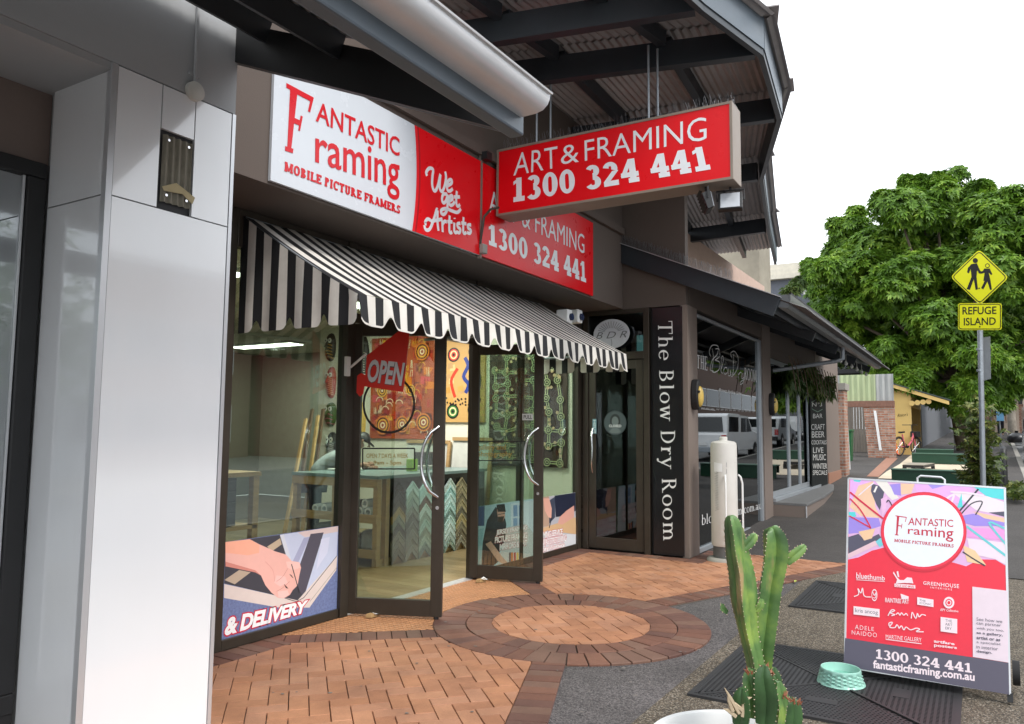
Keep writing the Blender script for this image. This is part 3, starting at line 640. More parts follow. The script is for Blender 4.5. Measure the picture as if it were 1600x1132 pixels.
# OPEN flag fixed to the door frame
of=thing('open_flag','red tear shaped plastic flag reading OPEN beside the left door','sign',(5.2,4.5,1.9))
_n1=facing(D1[3],D1[1]); PO=lambda px,py:PPL(D1[1]+_n1*.13,_n1,px,py)
fl_=[(560,604),(572,600),(574,560),(575,545),(641,505),(636,602),(632,606),(572,599),(567,601),(566,616),(558,614),(556,588),(562,583)]
fl_=[(558,588),(564,583),(571,586),(573,556),(641,504),(630,613),(569,604),(567,616),(562,620),(557,614)]
M_flag=mat('red_plastic',(.62,.02,.008),.35,var=.06); pts=[PO(*p) for p in fl_]
MB().prism(pts,-_n1*.012).build('flag',M_flag,of)
pp=Print(PO,_n1,.002); pp.text('OPEN',[(573,598),(629,605),(634,568),(577,562)],(.06,.05,.05),.045,.12); pp.text('OPEN',[(573,597),(629,604),(633,567),(577,561)],(.6,.6,.62),.035,.12); pp.build('lettering',of)
a=PO(575,553); MB().tube([PY(4.66,548,574),a+Vector((0,.02,0))],.011,8).build('arm',M_white,of); 
c=PY(4.66,543,572); MB().box(c.x-.03,c.y-.02,c.z-.09,c.x+.02,c.y+.012,c.z+.08).build('bracket',M_white,of,bevel=.005)

# ================================================================ fascia signs
PF=lambda px,py:PY(YF-.03,px,py)
M_red=mat('red_sign_face',(.74,.003,.008),.3,var=.02,spec=.25); M_signw=mat('white_sign_face',(.60,.635,.68),.25,var=.015)
M_redt=mat('red_lettering',(.58,.006,.014),.3,var=.03)
yf=YF-.03
def world(px,py): return PF(px,py)
sg=thing('fascia_sign','white and red fascia sign reading Fantastic Framing above the awning','sign',(4.8,YF,3.3))
zt,zb=4.19,3.265; xl,xm,xr=3.50,6.07,8.62
# slightly clipped top left corner where the verandah meets the sign
b=MB(); b.prism([(xl,yf,zb),(xm-.012,yf,zb),(xm-.012,yf,zt),(3.72,yf,zt),(xl,yf,zt-.1)],(0,.025,0)); b.build('panel',M_signw,sg)
pp=Print(PF,(0,-1,0),.003)
cxs=2.55; ccz=3.73; rr=2.52      # big white disc runs off the panel at left
arc=[]
for k in range(25):
    z=zb+(zt-zb)*k/24; arc.append((cxs+math.sqrt(rr*rr-(z-ccz)**2),z))
def arcpoly(dx): return [(xl+.002,zb+.001)]+[(x+dx,min(max(z,zb+.001),zt-.001)) for x,z in arc]+[(3.722,zt-.001),(xl+.002,zt-.101)]
def redside(dx): return [(x+dx,min(max(z,zb+.001),zt-.001)) for x,z in arc]+[(xm-.013,zt-.001),(xm-.013,zb+.001)]
for dx,cc in((0,s2l(228,20,35)),(.035,s2l(165,4,14)),(.055,M_red)):
    p=redside(dx); pp.raw([(x,yf,z) for x,z in p],[tuple(range(len(p)))],cc)
pp.serif('F',[(445,236),(467,243),(490,153),(447,130)],M_redt,T=.19,t=.085,sl=.1,st=.07)
z2=lambda x,y:(350+x/3.329,60+y/3.329)
pp.text('ANTASTIC',[z2(475,432),z2(912,618),z2(912,520),z2(480,325)],M_redt,.012)
pp.text('raming',[z2(472,705),z2(912,850),z2(912,612),z2(474,470)],M_redt,.010)
pp.serif('MOBILE PICTURE FRAMERS',[z2(312,692),z2(915,916),z2(916,872),z2(315,640)],M_redt,T=.30,t=.2,sl=.05,st=.2,gap=.12)
z5=lambda x,y:(640+x/4.044,190+y/4.044)
W_=(.80,.80,.82)
def script(lines,wd): 
    for l in lines: pp.line([z5(*p) for p in l],wd,flat(W_))
script([[(108,345),(103,322),(122,297),(146,305),(142,345),(140,395),(148,432),(162,438),(178,400),(190,345),(193,335)],[(193,335),(188,385),(190,430),(203,442),(218,412),(228,355),(222,318)],
 [(236,408),(262,392),(264,372),(246,372),(234,400),(238,435),(254,440),(270,425)],
 [(236,462),(212,460),(202,490),(210,515),(226,505),(238,465)],[(238,462),(238,520),(232,565),(215,588),(197,580),(200,560),(230,552),(265,566),(300,575),(322,552)],
 [(248,505),(268,490),(266,470),(252,476),(246,505),(254,530),(272,525),(282,505)],[(296,440),(292,500),(296,532),(308,535),(316,525)],[(278,478),(316,478)],
 [(90,655),(100,685),(125,680),(150,620),(168,560),(174,560)],[(174,562),(174,640),(180,692)],[(130,632),(205,618)],[(105,648),(95,640),(110,618),(130,625)],
 [(204,628),(206,700)],[(206,650),(218,632),(232,636)],[(250,595),(248,690),(258,704),(266,698)],[(236,634),(268,636)],[(280,640),(279,690),(288,704),(296,698)],[(281,610),(282,617)],
 [(318,645),(300,648),(302,668),(318,682),(312,704),(294,698)],[(338,605),(336,695),(346,708),(356,700)],[(324,642),(356,648)],[(386,655),(368,655),(366,674),(384,688),(378,708),(360,702)]],.032)
pp.build('lettering',sg)
sg2=thing('fascia_sign','plain red fascia sign with phone number, right part of the bulkhead','sign',(7.3,YF,3.3))
MB().box(xm+.012,yf,zb,xr,yf+.025,zt).build('panel',M_red,sg2)
pp=Print(PF,(0,-1,0),.003)
z5=lambda x,y:(640+x/4.044,190+y/4.044)
W_=(.78,.80,.82)
pp.text('ART & FRAMING',[z5(500,572),z5(1103,838),z5(1103,718),z5(500,430)],flat(W_),.0)
pp.serif('1300 324 441',[z5(500,782),z5(1114,1022),z5(1110,890),z5(498,645)],flat(W_),T=.27,t=.18,sl=.05,st=.16,gap=.08)
pp.build('lettering',sg2)
cov=thing('sign_conduit','brown conduit strip and cable box between the two fascia signs','conduit',(xm,YF,3.3))
MB().box(xm-.011,yf-.012,zb-.03,xm+.011,yf+.024,zt+.1).build('cover_strip',M_taupe2,cov)
a=PF(749,388); MB().tube([a,a+Vector((0,-.03,.18)),a+Vector((0,-.05,.30)),a+Vector((.05,-.09,.38)),a+Vector((.15,-.12,.42))],.012,8).build('cable',M_bronze,cov,smooth=True)
MB().box(a.x-.01,a.y-.05,a.z-.05,a.x+.07,a.y-.005,a.z+.04).build('cable_box',mat('cable_box_grey',(.30,.28,.25),.6),cov,bevel=.006)
MB().box(xm-.02,yf-.08,zt+.01,xm+.07,yf-.013,zt+.09).build('top_box',M_black,cov)

# ================================================================ striped awning
aw=thing('striped_awning','black and white striped fabric awning with scalloped edge over the entrance','awning',(6.1,4.1,2.4))
M_awb=mat('awning_black',(.012,.012,.014),.8,var=.2,scale=8,bump=.15,bscale=300); M_aww=mat('awning_white',(.70,.665,.61),.85,var=.10,scale=3,bump=.12,bscale=300,dirt=.42)
AX0,AX1,AYF,AYB,AZF,AZB,AZV=3.83,8.44,3.52,4.71,2.50,3.205,2.295
SW=.0855; NS=54; SWx=(AX1-AX0)/NS
def scal(u): t_=u%1.0; return .085*max(0,math.exp(-((min(t_,1-t_))/.11)**2))
rf=MB(); va=MB(); sd_=MB(); rn=random.Random(8)
for k in range(NS):
    x0=AX0+k*SWx; x1=x0+SWx; mi=k%2; n=6; vs=[]
    for i in range(n+1):
        t_=i/n; sag=-.025*math.sin(PI*t_)
        for xx in(x0,x1): vs.append((xx,AYB+(AYF-AYB)*t_,AZB+(AZF-AZB)*t_+sag+.004*math.sin(xx*9+t_*3)))
    rf.add(vs,[(2*i,2*i+1,2*i+3,2*i+2) for i in range(n)],mi)
    vs=[]; m=6
    for j in range(m+1):
        xx=x0+SWx*j/m; u=(xx-AX0)/(4*SWx)+.1; wv=.014*math.sin(xx*18.3)+.006*math.sin(xx*41)
        for i in range(4):
            t_=i/3; vs.append((xx,AYF-.004-wv*t_-.02*t_,AZF+(AZV+scal(u)-AZF)*t_))
    va.add(vs,[(j*4+i,j*4+i+1,(j+1)*4+i+1,(j+1)*4+i) for j in range(m) for i in range(3)],mi)
ns=14; SWy=(AYB-AYF)/ns
def sidewall(xx,b):
    for k in range(ns):
        y0=AYF+k*SWy; vs=[]; m=5
        for j in range(m+1):
            y=y0+SWy*j/m; f=(y-AYF)/(AYB-AYF); zt_=AZF+(AZB-AZF)*f-.025*math.sin(PI*(1-f))-.004; u=(y-AYF)/(4*SWy)+.1; wv=.008*math.sin(y*23)
            for z in(zt_,max(AZF-.02,AZF-.02),AZV+scal(u)): vs.append((xx+wv*(0 if z==zt_ else 1),y,z))
        b.add(vs,[(j*3+i,j*3+i+1,(j+1)*3+i+1,(j+1)*3+i) for j in range(m) for i in range(2)],(k+1)%2)
sidewall(AX0,sd_); MM=[M_awb,M_aww]
for b,nm in((rf,'roof_cloth'),(va,'valance'),(sd_,'side_cloth')): b.build(nm,MM,aw,smooth=True)
b=MB(); sidewall(AX1,b); b.build('side_cloth',MM,aw,smooth=True)
# white binding along the scallops, and the frame
b=MB(); N_=NS*8
for i in range(N_):
    pts=[]
    for q in(i,i+1):
        xx=AX0+(AX1-AX0)*q/N_; u=(xx-AX0)/(4*SWx)+.1; wv=.014*math.sin(xx*18.3)+.006*math.sin(xx*41); z=AZV+scal(u); pts+=[(xx,AYF-.027-wv,z-.006),(xx,AYF-.027-wv,z+.008)]
    b.add(pts,[(0,2,3,1)])
b.build('binding',M_aww,aw)
b=MB()
for z,y in((AZF-.01,AYF+.02),(AZB-.03,AYB-.02)): b.tube([(AX0+.02,y,z),(AX1-.02,y,z)],.016,8)
for x in(AX0+.03,6.1,AX1-.03): b.tube([(x,AYF+.02,AZF-.012),(x,AYB-.01,AZF-.012)],.014,8); b.tube([(x,AYF+.02,AZF-.03),(x,AYB-.03,AZB-.05)],.014,8)
b.build('frame',M_galv,aw,smooth=True)
# pair of small white wall boxes behind the awning end
for (u,v),nm in(((884,497),'left'),((900,497),'right')):
    c=PY(4.35,u,v); t=thing('wall_box','%s one of two small white boxes with round lens above awning'%nm,'security light',c)
    MB().box(c.x-.07,c.y-.06,c.z-.07,c.x+.07,c.y+.1,c.z+.1).build('housing',M_white,t,bevel=.012)
    MB().tube([c+Vector((.02,-.06,.01)),c+Vector((.02,-.085,.01))],.045,16).build('lens',mat('dark_blue_lens',(.02,.03,.08),.2),t)
# ================================================================ posters on the shop glass
PG=lambda px,py:PY(4.715,px,py)
def zz(x0,y0,s): return lambda *a:[(x0+x/s,y0+y/s) for x,y in a]
L8=lambda r,g,b:s2l(r,g,b)
q=zz(340,800,5.145); pp=Print(PG,(0,-1,0),.004)
M_felt=mat('felt_print',s2l(112,124,165),.5,var=.35,scale=55)
pp.poly(q((60,243),(968,113),(960,815),(28,1080)),M_felt)
pp.poly(q((60,245),(500,185),(700,690),(640,712),(50,575)),L8(70,70,78))
pp.poly(q((500,185),(966,115),(955,352),(690,692)),L8(200,206,228))
pp.poly(q((640,165),(966,115),(964,160),(700,205)),L8(222,200,196)); pp.poly(q((690,210),(740,200),(640,420),(600,400)),L8(170,172,200))
pp.poly(q((745,178),(850,165),(705,640),(688,690),(640,600),(660,420)),L8(88,84,96)); pp.poly(q((830,220),(900,200),(880,330),(820,420),(790,470)),L8(214,216,236))
pp.poly(q((498,188),(528,180),(592,395),(562,400)),L8(214,216,226))
pp.poly(q((395,280),(500,212),(512,262),(432,318)),L8(196,176,150)); pp.poly(q((52,548),(170,468),(262,486),(135,582)),L8(190,170,150))
pp.poly(q((50,580),(640,712),(960,352),(950,470),(735,770),(480,768),(48,692)),L8(226,210,203))
pp.line(q((55,572),(400,650),(630,722),(690,690),(955,355)),.006,L8(70,70,72),False); pp.line(q((960,440),(740,720)),.004,L8(150,135,125),False)
pp.poly(q((60,243),(255,220),(330,260),(460,318),(545,343),(592,395),(655,405),(668,450),(655,505),(640,590),(600,630),(578,668),(530,695),(480,690),(430,650),(380,590),(345,510),(300,487),(60,438)),L8(240,184,172))
pp.poly(q((60,243),(255,220),(335,268),(330,330),(240,350),(60,330)),L8(246,176,150)); pp.poly(q((60,400),(300,470),(345,512),(300,487),(60,438)),L8(214,140,128))
pp.poly(q((545,400),(595,398),(655,408),(660,450),(600,470),(560,450)),L8(247,198,188)); pp.poly(q((470,510),(540,520),(560,570),(500,600),(450,570)),L8(247,196,188)); pp.poly(q((480,640),(560,630),(570,665),(530,692),(485,685)),L8(247,200,192))
for a in(((572,500),(590,508),(608,535),(596,528)),((528,580),(545,592),(566,618),(545,612))): pp.poly(q(*a),L8(60,40,40))
pp.line(q((560,455),(520,520),(470,560)),.004,L8(205,138,128)); pp.line(q((575,560),(520,610),(470,640)),.004,L8(208,140,130)); pp.line(q((380,400),(440,470),(455,560)),.005,L8(226,160,150))
pp.line(q((590,420),(640,600),(652,652)),.008,L8(45,45,50),False)
pp.text('& DELIVERY',q((50,1000),(715,806),(727,708),(62,852)),L8(250,246,246),.045,.14,.95,outline=(L8(205,25,55),.06))
tag(pp.build('window_poster'),'window poster of a hand gluing a frame, reading & DELIVERY','poster')
q=zz(710,540,2.98); pp=Print(PG,(0,-1,0),.004)
pp.poly(q((100,752),(366,714),(372,985),(97,1047)),L8(176,205,215)); pp.poly(q((100,752),(140,747),(138,840),(100,842)),L8(70,90,130)); pp.poly(q((100,860),(135,850),(130,930),(99,940)),L8(150,190,200))
pp.poly(q((262,738),(366,720),(370,985),(330,995),(262,860)),L8(206,216,226))
for x in(272,298): pp.poly(q((x,745),(x+20,742),(x+21,795),(x+1,798)),L8(120,150,190)); pp.poly(q((x,805),(x+20,802),(x+21,850),(x+1,855)),L8(132,160,196))
pp.poly(q((236,850),(330,830),(372,880),(372,985),(200,1025)),L8(198,200,200))
pp.poly(q((124,1043),(130,920),(150,815),(190,752),(226,775),(240,830),(236,900),(205,970),(215,1000),(160,1030)),L8(46,50,58)); pp.poly(q((138,1000),(190,985),(200,1010),(160,1040)),L8(30,32,36))
pp.poly(q((196,762),(234,756),(234,800),(222,824),(202,815)),L8(206,160,140)); pp.poly(q((194,742),(232,738),(238,775),(200,775)),L8(38,36,38)); pp.poly(q((200,798),(230,795),(222,826),(204,820)),L8(50,36,30)); pp.line(q((200,788),(234,782)),.008,L8(25,25,28),False)
pp.poly(q((143,925),(168,912),(222,985),(250,1015),(236,1024),(200,1003)),L8(210,165,145))
for i,(x,c) in enumerate(((262,L8(210,120,60)),(275,L8(180,60,60)),(288,L8(225,190,90)),(300,L8(90,100,110)),(252,L8(60,70,90)))): pp.poly(q((x,965),(x+9,963),(x+9,1015),(x,1018)),c)
pp.text('JERSEY FRAMING',q((192,890),(338,864),(337,836),(192,860)),L8(250,250,250),.03,.1,.9,outline=(L8(205,40,60),.04)); pp.text('PICTURE FRAMING',q((186,922),(338,898),(337,869),(186,892)),L8(250,250,250),.03,.1,.9,outline=(L8(205,40,60),.04)); pp.text('MIRRORS & ART',q((208,955),(338,932),(337,904),(208,925)),L8(250,250,250),.03,.1,.9,outline=(L8(205,40,60),.04))
tag(pp.build('window_poster'),'window poster of a bearded framer at work, reading jersey framing','poster')
pp=Print(PG,(0,-1,0),.004)
pp.poly(q((384,712),(562,685),(566,944),(384,990)),L8(186,188,196)); pp.poly(q((384,712),(440,702),(440,840),(384,850)),L8(190,160,140)); pp.poly(q((465,700),(562,686),(563,770),(530,790),(470,800)),L8(40,46,66)); pp.poly(q((440,722),(466,705),(468,800),(440,830)),L8(70,78,96))
pp.poly(q((384,858),(563,800),(566,880),(430,862),(384,900)),L8(222,184,140)); pp.poly(q((384,870),(566,880),(566,944),(384,990)),L8(224,226,230))
pp.poly(q((412,712),(440,712),(452,760),(450,805),(436,800),(420,770)),L8(232,178,160)); pp.poly(q((556,745),(556,800),(500,835),(480,830),(488,800),(520,770)),L8(228,172,156)); pp.line(q((452,800),(440,850)),.02,L8(40,40,44),False)
pp.text('FRAMING SERVICE',q((384,905),(503,880),(503,852),(384,872)),L8(250,250,250),.03,.1,.9,outline=(L8(200,30,55),.05)); pp.text('CANVAS STRETCHING',q((384,938),(521,910),(520,882),(384,908)),L8(250,250,250),.03,.1,.9,outline=(L8(200,30,55),.05)); pp.text('shipping Worldwide',q((384,974),(513,945),(512,916),(384,942)),L8(250,250,250),.03,.15,.9,outline=(L8(200,30,55),.05))
tag(pp.build('window_poster'),'window poster of two hands on a board, reading framing service','poster')

# ================================================================ inside the framing shop
M_tube=mat('light_panel',(.9,.9,.85),.5,emit=(1,.97,.86,5))
def clight(x0,y0,x1,y1,label):
    t=thing('ceiling_light',label,'light',((x0+x1)/2,(y0+y1)/2,3.3),'flat ceiling lights inside the shop')
    box('tray',M_white,t,x0-.02,y0-.02,3.318,x1+.02,y1+.02,3.358); box('diffuser',M_tube,t,x0,y0,3.30,x1,y1,3.317)
clight(11.0,11.9,11.35,13.7,'glowing strip ceiling light seen through the left window')
clight(7.2,7.2,8.4,7.5,'unseen glowing ceiling light added above the workbench'); clight(7.6,5.4,8.8,5.7,'unseen glowing ceiling light added near the right shop window'); clight(4.6,7.0,5.8,7.3,'unseen glowing ceiling light added over the left side of the shop')  # three ceiling lights added out of sight to light the shop
for x,y,e in((7.8,7.3,64),(8.3,5.5,42),(5.2,7.2,20),(11.1,12.8,45)):  # lamps for the panels; all but the last at added, unseen ones
    al=bpy.data.lights.new('ceiling_lamp','AREA'); al.energy=e; al.size=1.0; al.size_y=.4; al.shape='RECTANGLE'; al.color=(1,.97,.88)
    ao=link(bpy.data.objects.new('ceiling_lamp',al)); ao.location=(x,y,3.27)
# workbench with shelf end and black front
wb=thing('workbench','black fronted framing workbench with pine shelf end and pale top','workbench',(7.9,6.6,0))
CX0,CX1,CY0,CY1,CZ=6.92,9.2,5.97,7.35,1.05
box('front_panel',M_black,wb,CX0+.22,CY0+.012,.09,CX1,CY0+.05,CZ-.04); box('plinth',M_wood,wb,CX0+.05,CY0+.02,0,CX1,CY0+.06,.085)
box('top',mat('cutting_mat',(.16,.24,.24),.35,var=.1),wb,CX0-.03,CY0-.03,CZ-.036,CX1,CY1,CZ)
b=MB()
for y in(CY0+.0,6.62,CY1-.07): b.box(CX0,y,0,CX0+.07,y+.07,CZ-.04)
b.box(CX0+.15,CY0,0,CX0+.22,CY0+.07,CZ-.04)
for z in(.10,.50,CZ-.14): b.box(CX0-.02,CY0-.005,z,CX0-.001,CY1,z+.10)
b.build('shelf_frame',M_wood,wb,bevel=.004)
for z in(.12,.52): box('shelf_board',M_wood,wb,CX0+.02,CY0+.08,z,CX1-.1,CY1-.02,z+.03)
box('back_panel',M_black,wb,CX1-.09,CY0+.06,.02,CX1-.05,CY1-.02,CZ-.05)
for k,(y,z,r_) in enumerate(((6.15,.62,.055),(6.28,.62,.055),(6.42,.615,.05),(6.2,.72,.05),(6.5,.62,.06),(6.85,.62,.055),(7.0,.62,.05))):
    c=Vector((CX0+.04,y,z)); b=MB(); n=16; b.tube([c,c+Vector((.9,0,0))],r_,n,close=False); b.tube([c+Vector((.002,0,0)),c+Vector((.88,0,0))],r_*.55,n,close=False)
    vs=[]; 
    for rr_ in(r_,r_*.55): vs+=[c+Vector((0,rr_*math.cos(2*PI*j/n),rr_*math.sin(2*PI*j/n))) for j in range(n)]
    b.add(vs,[(j,(j+1)%n,n+(j+1)%n,n+j) for j in range(n)]); tag(b.build('paper_roll',M_white,None,smooth=True),'%s white paper roll on the upper shelf of the workbench'%('first second third fourth fifth sixth seventh'.split()[k]),'paper roll','paper rolls on the workbench shelf')
for k,(y,w_,h_) in enumerate(((6.1,.22,.25),(6.36,.2,.18),(6.75,.35,.28))):
    o=MB().box(CX0+.1,y,.15,CX0+.6,y+w_,.15+h_).build('storage_bag',mat('grey_plastic_bag_%d'%k,((.35,.36,.37),(.5,.5,.5),(.08,.08,.09))[k],.5,var=.3,scale=10,bump=.6,bscale=14),None,bevel=.05); tag(o,('grey','pale','black')[k]+' bag on the lowest shelf of the workbench','bag')
# moulding corner samples in chevrons
cols=[[(.03,.03,.03),(.025,.025,.028),(.05,.045,.04),(.30,.22,.10),(.22,.24,.20),(.06,.06,.06),(.20,.19,.16),(.16,.15,.13),(.19,.18,.16)],
 [(.45,.62,.62),(.30,.38,.34),(.26,.33,.31),(.28,.30,.29),(.12,.12,.12),(.14,.14,.13),(.2,.2,.19),(.24,.24,.22),(.28,.27,.25)],
 [(.42,.66,.66),(.45,.68,.68),(.15,.09,.06),(.50,.70,.68),(.28,.34,.30),(.36,.5,.48),(.33,.38,.34),(.40,.46,.42),(.2,.25,.24)],
 [(.45,.72,.74),(.42,.70,.73),(.50,.74,.75),(.46,.70,.72),(.3,.42,.42),(.5,.72,.74),(.46,.68,.7),(.38,.6,.62),(.5,.72,.74)],
 [(.5,.72,.72),(.3,.5,.5),(.45,.66,.64),(.4,.6,.6),(.2,.3,.3),(.44,.6,.6),(.5,.7,.7),(.4,.5,.5),(.3,.4,.4)],
 [(.20,.17,.10),(.26,.22,.13),(.16,.14,.09),(.30,.26,.16),(.12,.11,.08),(.34,.27,.13),(.22,.19,.13),(.18,.16,.12),(.26,.24,.2)],
 [(.5,.5,.46),(.4,.42,.38),(.55,.55,.5),(.3,.32,.3),(.5,.52,.5),(.42,.42,.36),(.5,.5,.44),(.34,.33,.28),(.4,.4,.36)]]
ordn='top second third fourth fifth sixth seventh eighth bottom'.split(); cord='first second third fourth fifth sixth seventh'.split()
for ci,cl in enumerate(cols):
    cx=CX0+.36+ci*.262
    for ri,c in enumerate(cl):
        zt_=CZ-.09-ri*.095; b=MB(); wd=.062
        for sg_ in(-1,1):
            for (o0,o1,th) in((0,.022,.026),(.022,.048,.016),(.048,.088,.021)):
                a=Vector((cx,CY0-.004,zt_-o0)); e=Vector((cx+sg_*.122,CY0-.004,zt_-.118-o0)); b.prism([a,e,e+Vector((0,0,-(o1-o0))),a+Vector((0,0,-(o1-o0)))],(0,-th-ri*.0005,0))
        o=b.build('frame_sample',mat('moulding_%d_%d'%(ci,ri),tuple(min(.85,q_*1.35) for q_ in c),.3 if (ci+ri)%3 else .18,metal=.5 if(ci+ri)%4==0 else 0,var=.2,scale=14,stretch=(1,1,5)),None)
        tag(o,'%s chevron frame sample in the %s column from left on the workbench front'%(ordn[ri],cord[ci]),'frame sample','chevron frame corner samples on the workbench')
# paintings on the side wall
PW=lambda px,py:PX(9.495,px,py)
def canvas(name,label,x0p,x1p,y0p,y1p,base,draw,seed):
    a=PX(9.47,x0p,(y0p+y1p)/2).y; c=PX(9.47,x1p,(y0p+y1p)/2).y; zt_=PX(9.47,x0p,y0p).z; zb_=PX(9.47,x0p,y1p).z
    t=thing(name,label,'painting',(9.45,(a+c)/2,zb_)); box('canvas',flat(base,.6),t,9.462,min(a,c),zb_,9.498,max(a,c),zt_)
    W=abs(a-c); H=zt_-zb_; p=Print(lambda u,v:Vector((9.462,a-(a-c)*u/W,zb_+v)),(-1,0,0),.001); draw(p,W,H,random.Random(seed)); p.build('paint',t); return t
def pebble(p,cx,cy,r_,cs,n=20):
    for k,c in enumerate(cs): p.ell((cx,cy),r_*(1-k/len(cs)),r_*(1-k/len(cs)),c,n)
def redp(p,W,H,rn):
    C=[L8(190,60,30),L8(220,125,45),L8(240,215,180),L8(150,40,30),L8(230,170,60),L8(205,80,80),L8(90,28,20)]
    for i in range(46): x,y=rn.uniform(0,W-.2),rn.uniform(0,H-.12); p.poly([(x,y),(x+rn.uniform(.1,.2),y),(x+rn.uniform(.1,.2),y+.1),(x,y+.12)],rn.choice(C[:2]+C[3:]))
    for i in range(170):
        x,y=rn.uniform(.05,W-.15),rn.uniform(.06,H-.06); c=rn.choice(C); l=rn.uniform(.08,.14)
        if i%3: 
            for k in range(3): 
                if x+k*.022<W-.02: p.line([(x+k*.022,y),(x+k*.022+rn.uniform(-.02,.02),min(y+l,H-.02))],.009,c,False)
        else: p.line([(x+.07*math.cos(a/5*PI),min(y+.06*math.sin(a/5*PI),H-.02)) for a in range(6)],.012,c)
    R_=[C[1],C[6],C[4],C[3],C[2],C[3]]
    for x,y,r_ in((.22*W,.13*H,.15),(.52*W,.14*H,.13),(.84*W,.16*H,.14),(.80*W,.84*H,.14),(.64*W,.47*H,.09),(.2*W,.47*H,.1),(.35*W,.75*H,.12)): pebble(p,x,y,r_,R_ if r_>.1 else [C[4],C[6],C[4],C[6],C[2]])
canvas('painting','red and orange painting of concentric circles, behind the OPEN flag',580,682,530,685,L8(172,78,38),redp,4)
def yelp(p,W,H,rn):
    for i in range(26): x,y=rn.uniform(0,W-.1),rn.uniform(0,H-.1); p.poly([(x,y),(x+.1,y+.01),(x+.09,y+.1),(x,y+.08)],rn.choice([L8(190,150,80),L8(180,145,100),L8(205,180,125),L8(185,140,70)]))
    p.line([(.55*W,.35*H),(.62*W,.45*H),(.5*W,.55*H),(.6*W,.68*H),(.52*W,.78*H)],.06,L8(40,60,130)); p.line([(.3*W,.3*H),(.2*W,.5*H),(.35*W,.65*H)],.05,L8(200,60,40)); p.line([(.8*W,.3*H),(.9*W,.5*H),(.8*W,.7*H)],.04,L8(30,30,30))
    for x,y,c in((.25,.82,L8(200,60,40)),(.75,.85,L8(70,120,50)),(.25,.13,L8(60,120,60)),(.75,.15,L8(40,60,130))): pebble(p,x*W,y*H,.11,[L8(25,25,25),c,L8(230,210,160),c,L8(25,25,25)])
    for i in range(30): p.ell((rn.uniform(.05,W-.05),rn.uniform(.2,.3)*H),.016,.016,L8(25,25,25),8)
canvas('painting','yellow ochre painting with blue wavy line, between the two doors',693,758,533,660,L8(190,152,92),yelp,9)
def netp(p,W,H,rn):
    nx,ny=6,8; nd={}
    for i in range(nx):
        for j in range(ny): nd[i,j]=(W*(i+.5+rn.uniform(-.25,.25))/nx,H*(j+.5+rn.uniform(-.25,.25))/ny)
    for i in range(60): x,y=rn.uniform(.02,W-.12),rn.uniform(.02,H-.12); p.poly([(x,y),(x+.1,y),(x+.1,y+.1),(x,y+.08)],rn.choice([L8(60,38,28),L8(40,30,24),L8(78,45,32)]))
    G1=L8(168,172,132); D=L8(36,34,26)
    for (i,j),a in nd.items():
        for di,dj in((1,0),(0,1)):
            b=nd.get((i+di,j+dj))
            if b and rn.random()<.8:
                for w_,c in((.046,G1),(.016,D)): p.line([a,b],w_,c,False)
    for a in nd.values(): pebble(p,a[0],a[1],.058,[G1,D,G1,D],16)
    for i in range(75): p.ell((rn.uniform(.04,W-.04),rn.uniform(.04,H-.04)),.024,.024,L8(190,165,130),10)
canvas('painting','dark brown painting with green line network and dots by right window',765,886,545,727,L8(64,46,38),netp,2)
# masks
def mask(u,v,wpx,hpx,base,stripes,label):
    c=PX(9.49,u,v); hw=abs(PX(9.49,u-wpx/2,v).y-c.y); hh=abs(PX(9.49,u,v-hpx/2).z-c.z)
    t=thing('carved_mask',label,'mask',c); b=MB(); n=20; rings=6; vs=[]; pr=lambda a:(hw*math.copysign(abs(math.cos(a))**.8,math.cos(a)),hh*math.copysign(abs(math.sin(a))**.9,math.sin(a)))
    for k in range(rings+1):
        f=math.cos(k/rings*PI/2); d=.09*math.sin(k/rings*PI/2)
        for i in range(n): y,z=pr(2*PI*i/n); vs.append((9.498-d,c.y+y*f,c.z+z*f))
    b.add(vs,[(k*n+i,k*n+(i+1)%n,(k+1)*n+(i+1)%n,(k+1)*n+i) for k in range(rings) for i in range(n)]+[tuple(rings*n+i for i in range(n))]); b.build('face',flat(base,.5),t,smooth=True)
    def dep(y,z): r_=min(1,math.hypot(y/hw,z/hh)); return 9.498-.09*math.sqrt(max(0,1-r_*r_))-.006
    b=MB()
    for k in range(stripes[1]):
        z=-.75*hh+1.1*hh*k/stripes[1]; pts=[Vector((dep(y,z+.01),c.y+y,c.z+z+.015*math.cos(y/hw*PI))) for y in[hw*.75*(j/4-1) for j in range(9)]]; b.tube(pts,.007,5)
    b.build('stripe',flat(stripes[0]),t)
    b=MB(); e=MB()
    for s in(-1,1):
        y,z=s*hw*.4,hh*.45; b.lathe([(0,0),(.02,0),(.042,.004)],(0,0,0),12); m=len(b.v)-36
        b.v[m:]=[(dep(y,z)-.012+q[2],c.y+y+q[0],c.z+z+q[1]) for q in b.v[m:]]
        e.lathe([(0,0),(.015,0)],(0,0,0),8); m=len(e.v)-16; e.v[m:]=[(dep(y,z)-.016,c.y+y+q[0],c.z+z+q[1]) for q in e.v[m:]]
    b.build('eye',flat((.75,.72,.65)),t); e.build('pupil',flat((.01,.01,.01)),t)
    MB().tube([(dep(0,hh*.4)-.0,c.y,c.z+hh*.4),(dep(0,0)-.04,c.y,c.z-hh*.02),(dep(0,-.1*hh),c.y,c.z-hh*.08)],[.012,.026,.01],8).build('nose',flat(base,.5),t,smooth=True)
mask(517,543,15,44,L8(50,34,26),(L8(190,140,40),5),'dark carved mask with yellow fringe, top left of the mask wall')
